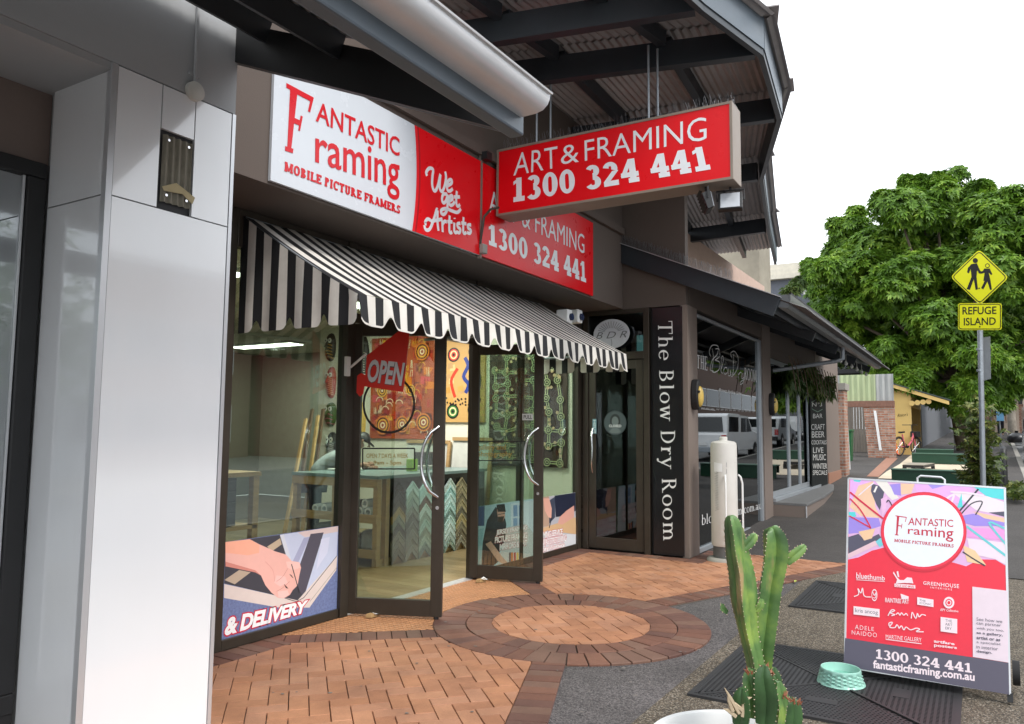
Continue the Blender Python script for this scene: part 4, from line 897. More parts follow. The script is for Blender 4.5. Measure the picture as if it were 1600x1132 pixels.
mask(518,598,14,50,L8(170,60,40),(L8(225,170,140),9),'red striped carved mask left of the door frame'); mask(517,648,17,38,L8(70,90,40),(L8(180,80,100),3),'round green carved mask with pink mouth'); mask(519,697,15,44,L8(35,32,30),(L8(190,190,180),8),'black carved mask with white dots, lowest on the wall')
mask(563,562,27,80,L8(35,25,20),(L8(230,225,215),12),'tall black and white striped carved mask behind the OPEN flag arm'); mask(560,662,22,72,L8(205,165,70),(L8(50,40,25),14),'long yellow carved mask above the bending man')
# man bending over the workbench
def skinned(name,parent,pts,edges,rads,root,m,sub=2):
    me=bpy.data.meshes.new(name); me.from_pydata([tuple(p) for p in pts],edges,[]); o=link(bpy.data.objects.new(name,me)); par(o,parent)
    if not me.skin_vertices:
        bm=bmesh.new(); bm.from_mesh(me); bm.verts.layers.skin.verify(); bm.to_mesh(me); bm.free()
    for i,r_ in enumerate(rads):
        d=me.skin_vertices[0].data[i]; d.radius=r_ if isinstance(r_,tuple) else (r_,r_); d.use_root=(i==root)
    k=o.modifiers.new('skin','SKIN'); k.use_smooth_shade=True; s=o.modifiers.new('sub','SUBSURF'); s.levels=sub; s.render_levels=sub; me.materials.append(m); return o
def figure(label,base,face,skin,shirt,trousers,hair,J,cap=None,hold=None):
    """J: joint dict in metres relative to base; face: unit direction"""
    t=thing('person',label,'person',base); B=Vector(base); P=lambda k:B+Vector(J[k])
    body=skinned('body',t,[P(k) for k in('pelvis','waist','chest','neck','head0','head1','shl','ell','wrl','hal','shr','elr','wrr','har','hil','knl','anl','tol','hir','knr','anr','tor')],
        [(0,1),(1,2),(2,3),(3,4),(4,5),(2,6),(6,7),(7,8),(8,9),(2,10),(10,11),(11,12),(12,13),(0,14),(14,15),(15,16),(16,17),(0,18),(18,19),(19,20),(20,21)],
        [(.15,.12),(.14,.11),(.17,.12),.06,.075,.085,.07,.05,.035,.045,.07,.05,.035,.045,.095,.065,.045,.04,.095,.065,.045,.04],0,skin)
    sh=skinned('shirt',t,[P(k) for k in('pelvis','waist','chest','neck','shl','ell','shr','elr')],[(0,1),(1,2),(2,3),(2,4),(4,5),(2,6),(6,7)],[(.165,.135),(.16,.13),(.19,.14),.075,.085,.066,.085,.066],0,shirt)
    tr=skinned('trousers',t,[P(k) for k in('pelvis','hil','knl','anl','hir','knr','anr')],[(0,1),(1,2),(2,3),(0,4),(4,5),(5,6)],[(.17,.135),.11,.08,.06,.11,.08,.06],0,trousers)
    # fingers and thumb
    for s in'lr':
        a=P('ha'+s); d=(a-P('wr'+s)).normalized(); sd=d.cross(Vector((0,0,1))); sd=sd.normalized() if sd.length>.01 else Vector((0,1,0)); n=sd.cross(d); b=MB()
        for k,(o_,l) in enumerate(((-.033,.06),(-.011,.07),(.011,.066),(.033,.05))): q=a+sd*o_+d*.02; b.tube([q,q+d*l*.55+n*.006,q+d*l*.9-n*.012],[.011,.010,.007],6)
        q=a+sd*.04-d*.03; b.tube([q,q+sd*.025+d*.03,q+sd*.03+d*.055-n*.01],[.012,.011,.008],6); b.build('fingers',skin,t,smooth=True)
    h=P('head1'); f=Vector(face).normalized(); upv=(P('head1')-P('head0')).normalized(); upv=(upv-f*upv.dot(f)).normalized(); sdv=f.cross(upv)
    fr=lambda x,y,z:h+sdv*x+f*y+upv*z
    b=MB(); b.tube([fr(0,.085,.02),fr(0,.115,-.015),fr(0,.09,-.025)],[.008,.016,.01],6); 
    for s in(-1,1): b.tube([fr(s*.085,-.01,.03),fr(s*.093,-.015,0),fr(s*.085,0,-.03)],[.01,.016,.008],6)
    b.build('nose_and_ears',skin,t,smooth=True); b=MB()
    for s in(-1,1): b.tube([fr(s*.034-.012,.084,.022),fr(s*.034+.012,.084,.022)],.009,6)
    b.build('eyes',flat((.02,.015,.012)),t); MB().tube([fr(-.025,.088,-.055),fr(.025,.088,-.055)],.007,6).build('mouth',flat((.25,.08,.07)),t)
    b=MB(); vs=[]; n=16
    for k in range(6):
        a=PI/2*k/5*.98; r_=.104*math.cos(a) if k<5 else .012; z=.112*math.sin(a)
        vs+=[fr(r_*math.cos(2*PI*i/n),-.012+r_*1.05*math.sin(2*PI*i/n),.018+z) for i in range(n)]
    b.add(vs,[(k*n+i,k*n+(i+1)%n,(k+1)*n+(i+1)%n,(k+1)*n+i) for k in range(5) for i in range(n)])
    if cap: b.prism([fr(-.08,.075,.03),fr(-.055,.17,.012),fr(.055,.17,.012),fr(.08,.075,.03)],upv*.012); b.build('cap',cap,t,smooth=True)
    else: b.build('hair',hair,t,smooth=True)
    return t
hd=PY(7.30,567,690); base=Vector((hd.x-.42,7.72,0)); rel=lambda v:tuple(Vector(v)-base)
M_skin=mat('skin',(.30,.16,.10),.55,var=.08); M_shirt=mat('grey_tshirt',(.32,.36,.37),.85,var=.08,bump=.3,bscale=30); M_jean=mat('dark_jeans',(.03,.035,.06),.85)
hz=hd.z
J=dict(pelvis=(-.02,.05,.92),waist=(.05,-.02,1.06),chest=(.20,-.22,hz-.17),neck=(.31,-.33,hz-.10),head0=(.37,-.38,hz-.05),head1=(.42,-.42,hz),shl=(.08,-.36,hz-.22),ell=(.10,-.50,hz-.40),wrl=(.22,-.62,1.12),hal=(.27,-.68,1.09),shr=(.36,-.14,hz-.22),elr=(.48,-.30,hz-.42),wrr=(.46,-.52,1.12),har=(.44,-.60,1.09),
 hil=(-.08,-.03,.86),knl=(-.07,-.05,.48),anl=(-.10,-.02,.09),tol=(-.0,-.12,.045),hir=(.07,.12,.86),knr=(.08,.10,.48),anr=(.05,.13,.09),tor=(.15,.03,.045))
figure('man in grey T-shirt and black cap bending over the workbench',base,(.62,-.62,-.55),M_skin,M_shirt,M_jean,M_black,J,cap=M_black)
# timber, ladder and side bench at left inside
b=PY(7.2,372,738)
tb_=thing('pine_bench','pine tool bench seen through the left window','bench',(b.x,7.4,0)); zt_=b.z
box('top',M_wood,tb_,b.x-.7,7.1,zt_-.05,b.x+.25,7.9,zt_); box('shelf',M_wood,tb_,b.x-.68,7.12,.45,b.x+.23,7.88,.49)
for x in(b.x-.68,b.x+.16):
    for y in(7.12,7.8): box('leg',M_wood,tb_,x,y,0,x+.08,y+.08,zt_-.051)
o=MB().box(b.x-.65,7.15,.5,b.x-.05,7.6,zt_-.06); 
tc_=thing('tool_cabinet','black tool cabinet with drawers under the pine bench','cabinet',(b.x-.35,7.3,.5)); o.build('carcass',M_black,tc_,bevel=.01)
for k in range(4): z=.54+k*.12; box('drawer',mat('drawer_front',(.035,.035,.04),.35),tc_,b.x-.63,7.135,z,b.x-.07,7.149,z+.1); box('drawer_handle',M_chrome,tc_,b.x-.45,7.12,z+.06,b.x-.25,7.134,z+.075)
for k,((x0,y0),(x1,y1)) in enumerate((((488,640),(455,800)),((497,650),(470,800)),((505,640),(480,790)),((478,655),(440,820)))):
    a=PY(8.3,x0,y0); c=PY(7.6,x1,y1); c.z=.01; o=MB().bar(c,a,.05,.03,(1,0,0)).build('timber_length',M_wood if k%2 else M_dkwood)
    tag(o,'%s length of frame timber leaning behind the left window'%('first second third fourth'.split()[k]),'timber','timber lengths leaning inside the shop')
a=PY(9,440,600); pd=thing('interior_doorway','dark timber post and panel partition deep inside the shop','partition',(a.x,10.5,0)); box('post',M_dkwood,pd,a.x,10.4,0,a.x+.2,10.6,3.35); box('panel',mat('partition_panel',(.14,.15,.11),.8),pd,a.x-2.6,10.5,0,a.x-.01,10.58,3.35)

# frames leaning under the paintings, clutter on the bench
for k,(u0,u1,v0,v1) in enumerate(((628,694,690,742),(700,760,686,742))):
    a=PX(9.30,u0,v0); c=PX(9.30,u1,v1); t=thing('framed_panel',('left' if k==0 else 'right')+' pale panel with pine edging leaning on the wall behind the workbench','framed panel',(9.3,(a.y+c.y)/2,c.z)); zt_=a.z; zb_=.02
    MB().prism([(9.28,a.y,zb_),(9.28,c.y,zb_),(9.44,c.y,zt_),(9.44,a.y,zt_)],(.02,0,0)).build('panel',mat('pale_mount_board',(.55,.56,.52),.6),t); MB().bar((9.43,a.y,zt_),(9.43,c.y,zt_),.04,.05).build('top_rail',M_wood,t); MB().bar((9.27,c.y,zb_),(9.43,c.y,zt_),.04,.05,(0,1,0)).build('side_rail',M_wood,t)
for k,(x,y,l,w_,h,c,lb) in enumerate(((8.3,6.4,.34,.22,.05,(.30,.30,.28),'flat grey cutter case'),(7.9,6.25,.12,.1,.16,(.25,.42,.05),'small green bottle shaped glue pack'),(8.75,6.6,.3,.3,.22,(.05,.05,.055),'black box'),(7.35,6.9,.4,.3,.03,(.62,.60,.55),'stack of pale card'))):
    tag(MB().box(x,y,CZ+.001,x+l,y+w_,CZ+h).build('bench_item',mat('bench_item_%d'%k,c,.5),None,bevel=.008),lb+' lying on the workbench top','tool')
# trodden gum and specks on the pavement
rg=random.Random(44); b=MB()
for k in range(60):
    x=rg.uniform(3.3,8.8); y=rg.uniform(1.8,4.2); r_=rg.uniform(.006,.016); n=8
    b.add([(x+r_*rg.uniform(.7,1.2)*math.cos(2*PI*j/n),y+r_*math.sin(2*PI*j/n),.0035) for j in range(n)],[tuple(range(n))])
o=b.build('gum_spots',mat('trodden_gum',(.16,.14,.125),.8,var=.3)); tag(o,'scattered grey gum spots trodden into the pavement','gum spots'); o['kind']='stuff'
# ================================================================ projecting sign and its hangers
M_spk=mat('spike_wire',(.22,.22,.23),.5,metal=.4,var=.05)
ps=thing('projecting_sign','red box sign Art and Framing hanging out from the shop front','sign',(6.4,2.8,3.7))
SX0,SX1=6.31,6.57; SY0,SY1=1.665,4.0; SZ0,SZ1=3.70,4.375
M_box=mat('sign_box_taupe',(.24,.19,.15),.5,var=.08,dirt=.25)
fw=.022
b=MB(); b.box(SX0+.006,SY0,SZ0,SX1,SY1,SZ1); b.build('box',M_box,ps,bevel=.005)
b=MB()
for a in((SY0,SZ0,SY1,SZ0+fw),(SY0,SZ1-fw,SY1,SZ1),(SY0,SZ0+fw,SY0+fw,SZ1-fw),(SY1-fw,SZ0+fw,SY1,SZ1-fw)): b.box(SX0-.008,a[0],a[1],SX0+.005,a[2],a[3])
b.build('face_frame',M_box,ps); box('face_panel',M_red,ps,SX0-.002,SY0+fw+.001,SZ0+fw+.001,SX0+.0055,SY1-fw-.001,SZ1-fw-.001)
PS=lambda px,py:PX(SX0,px,py); pp=Print(PS,(-1,0,0),.004); z3=zz(700,0,2.83)
def q4(*a): return z3(*a)
W_=flat((.80,.82,.84))
pp.text('ART',q4((290,778),(488,742),(484,648),(298,680)),W_,-.004)
pp.text('&',q4((500,730),(580,718),(580,634),(500,648)),W_,-.004)
pp.text('FRAMING',q4((606,714),(1144,620),(1144,516),(604,622)),W_,-.004)
pp.serif('1300 324 441',q4((290,898),(1163,752),(1140,646),(290,790)),W_,T=.27,t=.18,sl=.05,st=.16,gap=.08)
pp.build('lettering',ps)
for y,x in((2.44,6.40),(2.39,6.50),(3.60,6.40),(3.50,6.50)): MB().tube([(x,y,SZ1),(x,y,5.10)],.011,8).build('hanger_rod',M_galv,ps,smooth=True)
b=MB(); rn=random.Random(2)
for k in range(95):
    y=SY0+.01+(SY1-SY0-.02)*k/94
    for dx in(-.06,.06): b.tube([(6.44,y,SZ1),(6.44+dx+rn.uniform(-.02,.02),y+rn.uniform(-.03,.03),SZ1+rn.uniform(.09,.13))],.0016,3)
b.box(6.40,SY0,SZ1,6.48,SY1,SZ1+.004); b.build('bird_spikes',M_spk,ps)
def flood(c,rz,label):
    c=Vector(c); t=thing('floodlight',label,'floodlight',c); t.rotation_euler=(0,0,rz)
    w_=lambda v:Matrix.Translation(c)@Matrix.Rotation(rz,4,'Z')@Vector(v)
    def pr(pts,d): return MB().prism([w_(p) for p in pts],Matrix.Rotation(rz,3,'Z')@Vector(d))
    pr([(-.10,-.02,-.17),(-.10,.03,-.19),(-.10,.08,-.05),(-.10,.01,-.02)],(.2,0,0)).build('housing',M_black,t,bevel=.006)
    pr([(-.08,-.022,-.16),(-.08,-.028,-.16),(-.08,.0,-.03),(-.08,.004,-.03)],(.16,0,0)).build('lens',mat('lamp_glass',(.45,.47,.5),.15),t)
    b=MB(); b.tube([w_((-.11,.03,-.09)),w_((-.115,.03,.0)),w_((.115,.03,.0)),w_((.11,.03,-.09))],.008,6); b.tube([w_((0,.03,0)),w_((0,.03,.03))],.012,6); b.build('bracket',M_black,t)
    b=MB()
    for k in range(6): b.add([w_((-.095,.035+.008*k,-.175+.028*k)),w_((.095,.035+.008*k,-.175+.028*k)),w_((.095,.06+.008*k,-.165+.028*k)),w_((-.095,.06+.008*k,-.165+.028*k))],[(0,1,2,3)])
    b.build('cooling_fins',M_black,t)
flood((6.42,1.90,SZ0-.032),R(25),'left black floodlight under the outer end of the box sign'); flood((6.48,1.74,SZ0-.032),R(-78),'right black floodlight under the outer end of the box sign')

# ================================================================ faceted street canopy above
cn=thing('street_canopy','high dark steel canopy with corrugated underside and faceted outer edge','canopy',(7,3,5))
ZC=5.12
EDGE=[(4.7,2.0),(5.92,1.80),(6.92,1.56),(8.48,1.73),(10.45,2.38),(13.3,2.93),(16,3.4)]
# radial beams from the wall to each corner of the edge
wall=[(4.3,4.5),(5.30,4.5),(6.15,4.5),(8.05,4.5),(10.3,4.7),(13.4,5.2),(16,5.6)]
def lvl(p,z): return Vector((p[0],p[1],z))
for k in range(1,6):
    a,b_=lvl(wall[k],ZC),lvl(EDGE[k],ZC); d=(b_-a).normalized(); MB().bar(a+Vector((0,0,.255)),b_+Vector((0,0,.255))+d*.16,.34,.012).build('joint_flashing',M_corr,cn); MB().bar(a,b_-d*.05,.10,.24).build('beam',M_steel,cn)
for k in range(0,6):
    for f in(.38,.72):
        a=lvl(wall[k],ZC+.14).lerp(lvl(EDGE[k],ZC+.14),f); b_=lvl(wall[k+1],ZC+.14).lerp(lvl(EDGE[k+1],ZC+.14),f); d=(b_-a).normalized()*.055; MB().bar(a+d,b_-d,.08,.14).build('purlin',M_steel,cn)
    a,b_=lvl(EDGE[k],ZC+.03),lvl(EDGE[k+1],ZC+.03); d=(b_-a).normalized(); nn=Vector((d.y,-d.x,0)); nn=nn if nn.y<0 else -nn
    MB().bar(a+nn*.0,b_-d*.004+nn*.0,.05,.30).build('edge_beam',M_steel,cn); MB().bar(a+nn*.031+Vector((0,0,.06)),b_+nn*.031-d*.004+Vector((0,0,.06)),.010,.30).build('edge_flashing',M_steelb,cn)
    # corrugated sheet: ridges run along the wall direction of each facet
    w0,w1=Vector((*wall[k],0)),Vector((*wall[k+1],0)); e0,e1=Vector((*EDGE[k],0)),Vector((*EDGE[k+1],0)); ov=nn*.14; e0=e0+ov; e1=e1+ov
    n=240; vs=[]
    for i in range(n+1):
        f=i/n; p=w0.lerp(e0,f); r_=w1.lerp(e1,f); ph=2*PI*f*(e0-w0).length/.076; z=ZC+.235+.011*math.sin(ph); vs+=[(p.x,p.y,z),(r_.x,r_.y,z)]
    MB().add(vs,[(2*i,2*i+1,2*i+3,2*i+2) for i in range(n)]).build('roof_sheet',M_corr,cn,smooth=True)
# ================================================================ salon next door
sb=thing('salon_building','taupe hair salon building beside the framing shop','building',(10,4,0))
YW=3.19
# return wall facing the framing shop: door bay, banner bay
box('wall_above_door',M_taupe,sb,XW,YW,3.24,XW+.12,YS,6.9)
box('corner_pilaster',M_taupe2,sb,XW,3.172,0,10.06,3.228,3.239)
box('pilaster_return',M_taupe2,sb,XW,3.2285,0,XW+.12,3.26,3.239)
box('backing',M_black,sb,XW+.06,3.262,0,XW+.12,3.70,3.239)
dfr=frame('door_frame',[(XW-.02,3.69,0,XW+.07,3.77,3.239),(XW-.02,4.58,0,XW+.07,4.665,3.239),(XW-.015,3.77,2.56,XW+.065,4.58,2.66),(XW-.015,3.77,3.18,XW+.065,4.58,3.239)],sb)
box('transom_pane',GL_dark,dfr,XW+.02,3.77,2.66,XW+.028,4.58,3.18)
dd=frame('door',[(XW,3.785,.02,XW+.045,3.885,2.55),(XW,4.475,.02,XW+.045,4.575,2.55),(XW+.001,3.885,.02,XW+.044,4.475,.17),(XW+.001,3.885,2.43,XW+.044,4.475,2.55)],sb); dd['label']='closed dark glazed salon door'
box('pane',GL_dark,dd,XW+.018,3.886,.17,XW+.026,4.474,2.43)
for sgn,xx in((-1,XW-.002),(1,XW+.047)):
    MB().tube([(xx+sgn*(.0 if k in(0,12) else .075*min(1,math.sin(PI*k/12)*1.7)),4.52-.03*math.sin(PI*k/12),1.03+.6*k/12) for k in range(13)],.013,10).build('handle',M_chrome,dd,smooth=True)
# salon inside: dark room with a few shapes
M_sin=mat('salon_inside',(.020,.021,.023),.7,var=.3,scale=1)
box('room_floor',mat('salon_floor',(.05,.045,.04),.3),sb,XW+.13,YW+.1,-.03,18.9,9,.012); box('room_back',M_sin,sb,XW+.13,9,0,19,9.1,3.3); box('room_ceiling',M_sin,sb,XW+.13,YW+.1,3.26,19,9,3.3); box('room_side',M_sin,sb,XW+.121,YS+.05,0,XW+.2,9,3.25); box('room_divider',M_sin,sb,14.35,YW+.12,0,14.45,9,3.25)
for k,(x,y) in enumerate(((11.2,5.2),(12.6,5.4))):
    t=thing('salon_chair','black salon chair %s the window'%('nearest to' if k==0 else 'further along behind'),'chair',(x,y,0)); box('seat',M_black,t,x-.25,y-.25,.45,x+.25,y+.25,.58,.04); box('backrest',M_black,t,x-.25,y+.2,.6,x+.25,y+.3,1.2,.04); MB().tube([(x,y,.02),(x,y,.45)],.04).build('pedestal',M_chrome,t); MB().lathe([(0,0.03),(.28,.03),(.28,.01)],(x,y,0)).build('base',M_chrome,t)
lp=thing('lit_sign_panel','glowing teal panel seen through the salon fanlight','light',(10.6,4.1,2.9)); box('panel',mat('teal_lightbox',(.2,.5,.5),.4,emit=(.35,.75,.72,1.2)),lp,10.6,3.72,2.72,10.63,4.25,3.0)
# window on the street face
X0,X1,Z0,Z1=10.12,13.72,.05,3.19
M_win=mat('silver_window_frame',(.42,.45,.48),.35,metal=.5,var=.08)
wf=frame('salon_window',[(X1-.11,YW-.005,Z0,X1,YW+.08,Z1),(X0,YW-.005,Z0-.05,X1,YW+.08,Z0+.01),(X0-.0,YW+.0,Z1-.03,X1-.11,YW+.08,Z1),(X0-.055,YW+.04,0,X0,YW+.08,Z1)],sb,M_win)
box('pane',GL_dark,wf,X0,YW+.035,Z0+.01,X1-.11,YW+.043,Z1-.03)
box('pier',M_taupe2,sb,X1+.002,3.165,0,14.32,3.235,3.6); box('wall_over_window',M_taupe,sb,XW+.121,3.182,3.2402,X1,3.3,3.58); box('window_back',M_black,sb,XW+.13,3.3,3.2,14,3.35,3.26)
box('bar_wall_over',M_taupe,sb,14.33,3.2,2.95+gz(16),20.2,3.3,3.58); 
M_parapet=mat('weathered_concrete_parapet',(.30,.27,.21),.85,var=.2,scale=1.6,bump=.2,bscale=30,dirt=.6); box('parapet',M_parapet,sb,19.0,4.42,3.5,20.2,8,6.36)
pj=mat('salmon_render',(.50,.36,.29),.8,var=.08,dirt=.25); box('upper_side_wall',pj,sb,9.78,4.30,3.6,18.98,4.41,5.12); box('upper_roof',M_corr,sb,9.8,4.42,4.9,18.9,9,4.95)
# banner
bn=thing('salon_banner','tall black banner reading The Blow Dry Room on the salon corner','sign',(XW,3.45,0))
box('panel',mat('black_banner',(.012,.012,.014),.22,var=.1),bn,XW-.016,3.235,.02,XW-.002,3.642,3.22)
PB=lambda px,py:PX(XW-.016,px,py)
pp=Print(PB,(-1,0,0),.003)
# letters run down the banner: base line on the left side
pp.serif('The Blow Dry Room',[(1021,502),(1029.5,845),(1059,844),(1050.5,502)],flat((.75,.75,.74)),T=.13,t=.05,sl=.07,st=.045,gap=.13)
pp.build('lettering',bn)
# oval sign in the fanlight
ov=thing('oval_sign','white oval salon sign with initials in the fanlight over the door','sign',(XW,4.1,2.7))
c=PX(XW-.06,955,522); n=36; b=MB(); a_=abs(PX(XW-.06,927,522).y-PX(XW-.06,983,522).y)/2; h_=abs(PX(XW-.06,955,499).z-PX(XW-.06,955,545).z)/2
b.prism([(c.x,c.y+a_*math.cos(2*PI*k/n),c.z+h_*math.sin(2*PI*k/n)) for k in range(n)],(.012,0,0)); b.build('board',mat('pearl_white',(.55,.56,.60),.4),ov)
pp=Print(lambda u,v:Vector((c.x,c.y-u,c.z+v)),(-1,0,0),.002); gr=flat((.24,.25,.27))
for k in range(13): a=R(15+150*k/12); pp.line([(.10*math.cos(a),.02+.06*math.sin(a)),(.20*math.cos(a),.02+.15*math.sin(a))],.010,gr,False)
pp.text('B D R',[(-.23,-.06),(.23,-.06),(.23,.03),(-.23,.03)],flat((.12,.12,.13)),-.005,.35); pp.line([(0,-.07),(.01,-.14),(-.01,-.19)],.008,gr); pp.build('emblem',ov)
# closed sign and sticker on the door
dc=thing('closed_sign','round portrait CLOSED sign inside the salon door','sign',PX(XW-.004,961,661)); c2=PX(XW-.004,961,661); pp=Print(lambda u,v:Vector((XW-.0,c2.y-u,c2.z+v)),(-1,0,0),.002)
for r_,cc in((.165,(.05,.065,.07)),(.15,(.07,.09,.095))): pp.ell((0,0),r_,r_,cc,30)
pp.ell((0,.03),.075,.09,(.03,.035,.036)); pp.ell((0,.015),.05,.07,(.15,.18,.18)); pp.poly([(-.09,-.12),(-.04,-.07),(.04,-.07),(.09,-.12),(.05,-.14),(-.05,-.14)],(.14,.17,.17)); pp.text('CLOSED',[(-.09,-.06),(.09,-.06),(.09,-.025),(-.09,-.025)],(.7,.72,.72),.02); pp.build('disc',dc)
pp=Print(lambda px,py:PX(XW,px,py),(-1,0,0),.002); pp.poly([(926,655),(932,655),(932,678),(926,678)],(.20,.35,.40)); pp.text('PUSH',[(927,677),(927,657),(931,657),(931,677)],(.7,.75,.75)); tag(pp.build('door_sticker'),'small blue vertical sticker on the salon door','sticker')
# lettering on the window
PWn=lambda px,py:PY(YW+.034,px,py); pp=Print(PWn,(0,-1,0),.003); Wt=flat((.75,.75,.75)); z6=zz(1080,520,3.231)
pp.serif('THE',z6((26,178),(80,192),(80,122),(26,112)),Wt,T=.15,t=.05); pp.serif('ROOM',z6((268,236),(330,252),(328,192),(268,176)),Wt,T=.15,t=.06)
sc=[[(98,120),(90,95),(105,65),(135,70),(130,110),(105,140),(95,185),(110,195)],[(105,80),(112,130),(104,190),(118,200),(140,185),(142,150),(120,140)],[(120,138),(142,120),(140,85),(122,82)],[(148,190),(160,150),(160,120),(152,130),(150,195),(158,205)],[(170,175),(162,195),(170,210),(182,200),(178,178),(170,176)],[(186,180),(186,215),(196,215),(198,188),(200,220),(210,215),(212,185)],
 [(205,130),(198,105),(218,95),(236,130),(232,180),(212,215),(205,200)],[(214,105),(212,160),(210,215)],[(236,205),(238,235)],[(238,212),(248,200),(252,205)],[(256,205),(254,230),(264,228),(268,202)],[(268,202),(262,250),(246,262),(250,248),(268,236)]]
for l in sc: pp.line(z6(*l),.012,Wt)
pp.text('Brows Styling Salon',z6((135,298),(254,320),(254,302),(138,280)),Wt,0,.35)
pp.line(z6((48,384),(120,392)),.012,flat((.35,.35,.35)),False); pp.text('W W W  W W W W W  W W W W W',z6((46,388),(318,404),(318,396),(48,376)),flat((.4,.4,.4)))
pp.serif('blowdryroom.com.au',z6((52,990),(352,902),(350,852),(52,920)),Wt,T=.12,t=.05,sl=.05,st=.05,gap=.08)
tag(pp.build('window_lettering'),'white salon name and web address lettering on the street window','lettering')
# wall lamps
def wlamp(px,py,label):
    c=PY(3.16,px,py); t=thing('wall_lamp',label,'lamp',c,'oval bulkhead lamps on the salon piers'); n=24; b=MB(); w_,h_=.085,.2
    b.prism([(c.x+w_*math.cos(2*PI*k/n),3.172,c.z+h_*math.sin(2*PI*k/n)) for k in range(n)],(0,-.10,0)); b.build('body',M_black,t,bevel=.02)
    vs=[];m=5
    for j in range(m+1):
        f=math.cos(j/m*PI/2); 
        for k in range(n): vs.append((c.x+w_*.75*f*math.cos(2*PI*k/n),3.071-.05*math.sin(j/m*PI/2),c.z-.025+h_*.68*f*math.sin(2*PI*k/n)))
    MB().add(vs,[(j*n+k,j*n+(k+1)%n,(j+1)*n+(k+1)%n,(j+1)*n+k) for j in range(m) for k in range(n)]).build('diffuser',mat('yellowed_lens',(.60,.42,.10),.35,var=.1),t,smooth=True)
    MB().box(c.x-.085,3.05,c.z+.02,c.x+.085,3.075,c.z+.05).build('visor',M_black,t,bevel=.005)
wlamp(1083,617,'oval black and amber wall lamp on the salon corner'); wlamp(1203,632,'oval black and amber wall lamp on the pier by the bar')
# salon awning roof with barge board, gutter and brackets
ar=thing('salon_awning_roof','dark skillion awning roof with grey gutter over the salon and bar','roof',(12,2.6,3.5))
A=Vector((9.60,4.32,4.20)); B=Vector((9.60,2.0,3.19)); d=(B-A).normalized(); u=Vector((1,0,0)).cross(d); u=-u if u.z<0 else u
MB().bar(A-u*.08,B-u*.08,.05,.24,u).build('barge_board',M_steel,ar); MB().bar(A+u*.045+Vector((-.01,0,0)),B+u*.045+Vector((-.01,0,0)),.09,.008,u).build('barge_capping',M_trim,ar)
corr('roof_sheet',ar,mat('awning_roof_sheet',(.16,.15,.15),.5,dirt=.3),A+u*.02+Vector((.03,0,0)),(1,0,0),d,10.3,2.85)
XE=20.05
for f in(.25,.62,.92): p=A.lerp(B,f)-u*.06; MB().bar((9.75,p.y,p.z),(XE,p.y,p.z),.05,.13,u).build('purlin',M_steel,ar)
for x in(12.2,14.4,16.8,19.2): MB().bar((x,4.4,A.z-.2),(x,2.05,B.z-.16),.06,.14,u).build('rafter',M_steel,ar)
g=[(2.03,3.12),(1.93,3.11),(1.90,3.14),(1.885,3.2),(1.885,3.27),(1.87,3.285),(1.89,3.30),(1.90,3.27),(1.90,3.2),(1.915,3.15),(1.94,3.125),(2.03,3.135)]
M_gut=mat('grey_gutter',(.17,.18,.19),.35,metal=.4,var=.1,dirt=.2)
b=MB(); n=len(g); b.add([(9.66,y,z) for y,z in g]+[(XE,y,z) for y,z in g],[(k,(k+1)%n,n+(k+1)%n,n+k) for k in range(n)]); b.add([(9.664,y,z) for y,z in((2.03,3.12),(1.93,3.11),(1.90,3.14),(1.885,3.2),(1.885,3.27),(2.03,3.27))],[tuple(range(6))]); b.build('gutter',M_gut,ar,smooth=True)
a0=PY(3.2,1198,568); a1=PY(1.95,1330,549); a1.x=14.9
MB().tube([(14.6,3.18,2.73),(14.6,2.1,2.86),(14.6,1.99,2.90),(14.6,1.98,3.10)],.036,12).build('overflow_pipe',M_galv,ar,smooth=True)
b=MB(); rn=random.Random(6)
for k in range(120):
    f=.02+.72*k/119; p=A.lerp(B,f)+u*.05
    for s in(-1,1): b.tube([p,p+Vector((s*rn.uniform(.03,.06),rn.uniform(-.02,.02),rn.uniform(.10,.14)))],.0018,3)
b.build('bird_spikes',M_spk,ar)
b=MB()
for x in(15.5,16.2,17.0,17.8,18.6,19.4): b.lathe([(0,-.05),(.03,-.03),(.036,0),(.02,.03),(.015,.05)],(x,2.15,3.0-.05),10); b.tube([(x,2.15,3.0),(x,2.15,3.12)],.006,6)
b.build('festoon_bulbs',mat('bulb_glass',(.6,.6,.55),.2),ar,smooth=True)
# hot water cylinder shaped tank on a concrete base
tk=thing('white_tank','white cylindrical tank with handle hoops standing before the salon window','tank',(10.3,2.9,0))
c=PZ(.10,1133,852); cx,cy=c.x+.0,c.y
rT=.165; zt_=1.42
cx,cy=PZ(.06,1133,868).x,PZ(.06,1133,868).y
M_tank=mat('tank_white',(.62,.60,.56),.4,var=.06,scale=3,dirt=.25)
r_=abs((PZ(.06,1152,868)-PZ(.06,1112,868)).length)/2
zt_=PPL(Vector((cx,cy,0)),Vector((CF.x,CF.y,0)),1133,690).z
MB().lathe([(r_*.93,.18),(r_*.97,.2),(r_,.22),(r_,zt_-.06),(r_*.96,zt_-.02),(r_*.8,zt_),(r_*.3,zt_+.012),(r_*.3,zt_+.05),(r_*.22,zt_+.06),(0,zt_+.06)],(cx,cy,0),36).build('body',M_tank,tk,smooth=True)
MB().lathe([(r_*.88,.04),(r_*.88,.178)],(cx,cy,0),36).build('foot',mat('tank_grey_foot',(.10,.10,.10),.6),tk,smooth=True); MB().lathe([(0,.035),(r_*1.2,.038),(r_*1.35,.02),(r_*1.4,-.01)],(cx,cy,0),20).build('base',M_conc,tk,smooth=True)
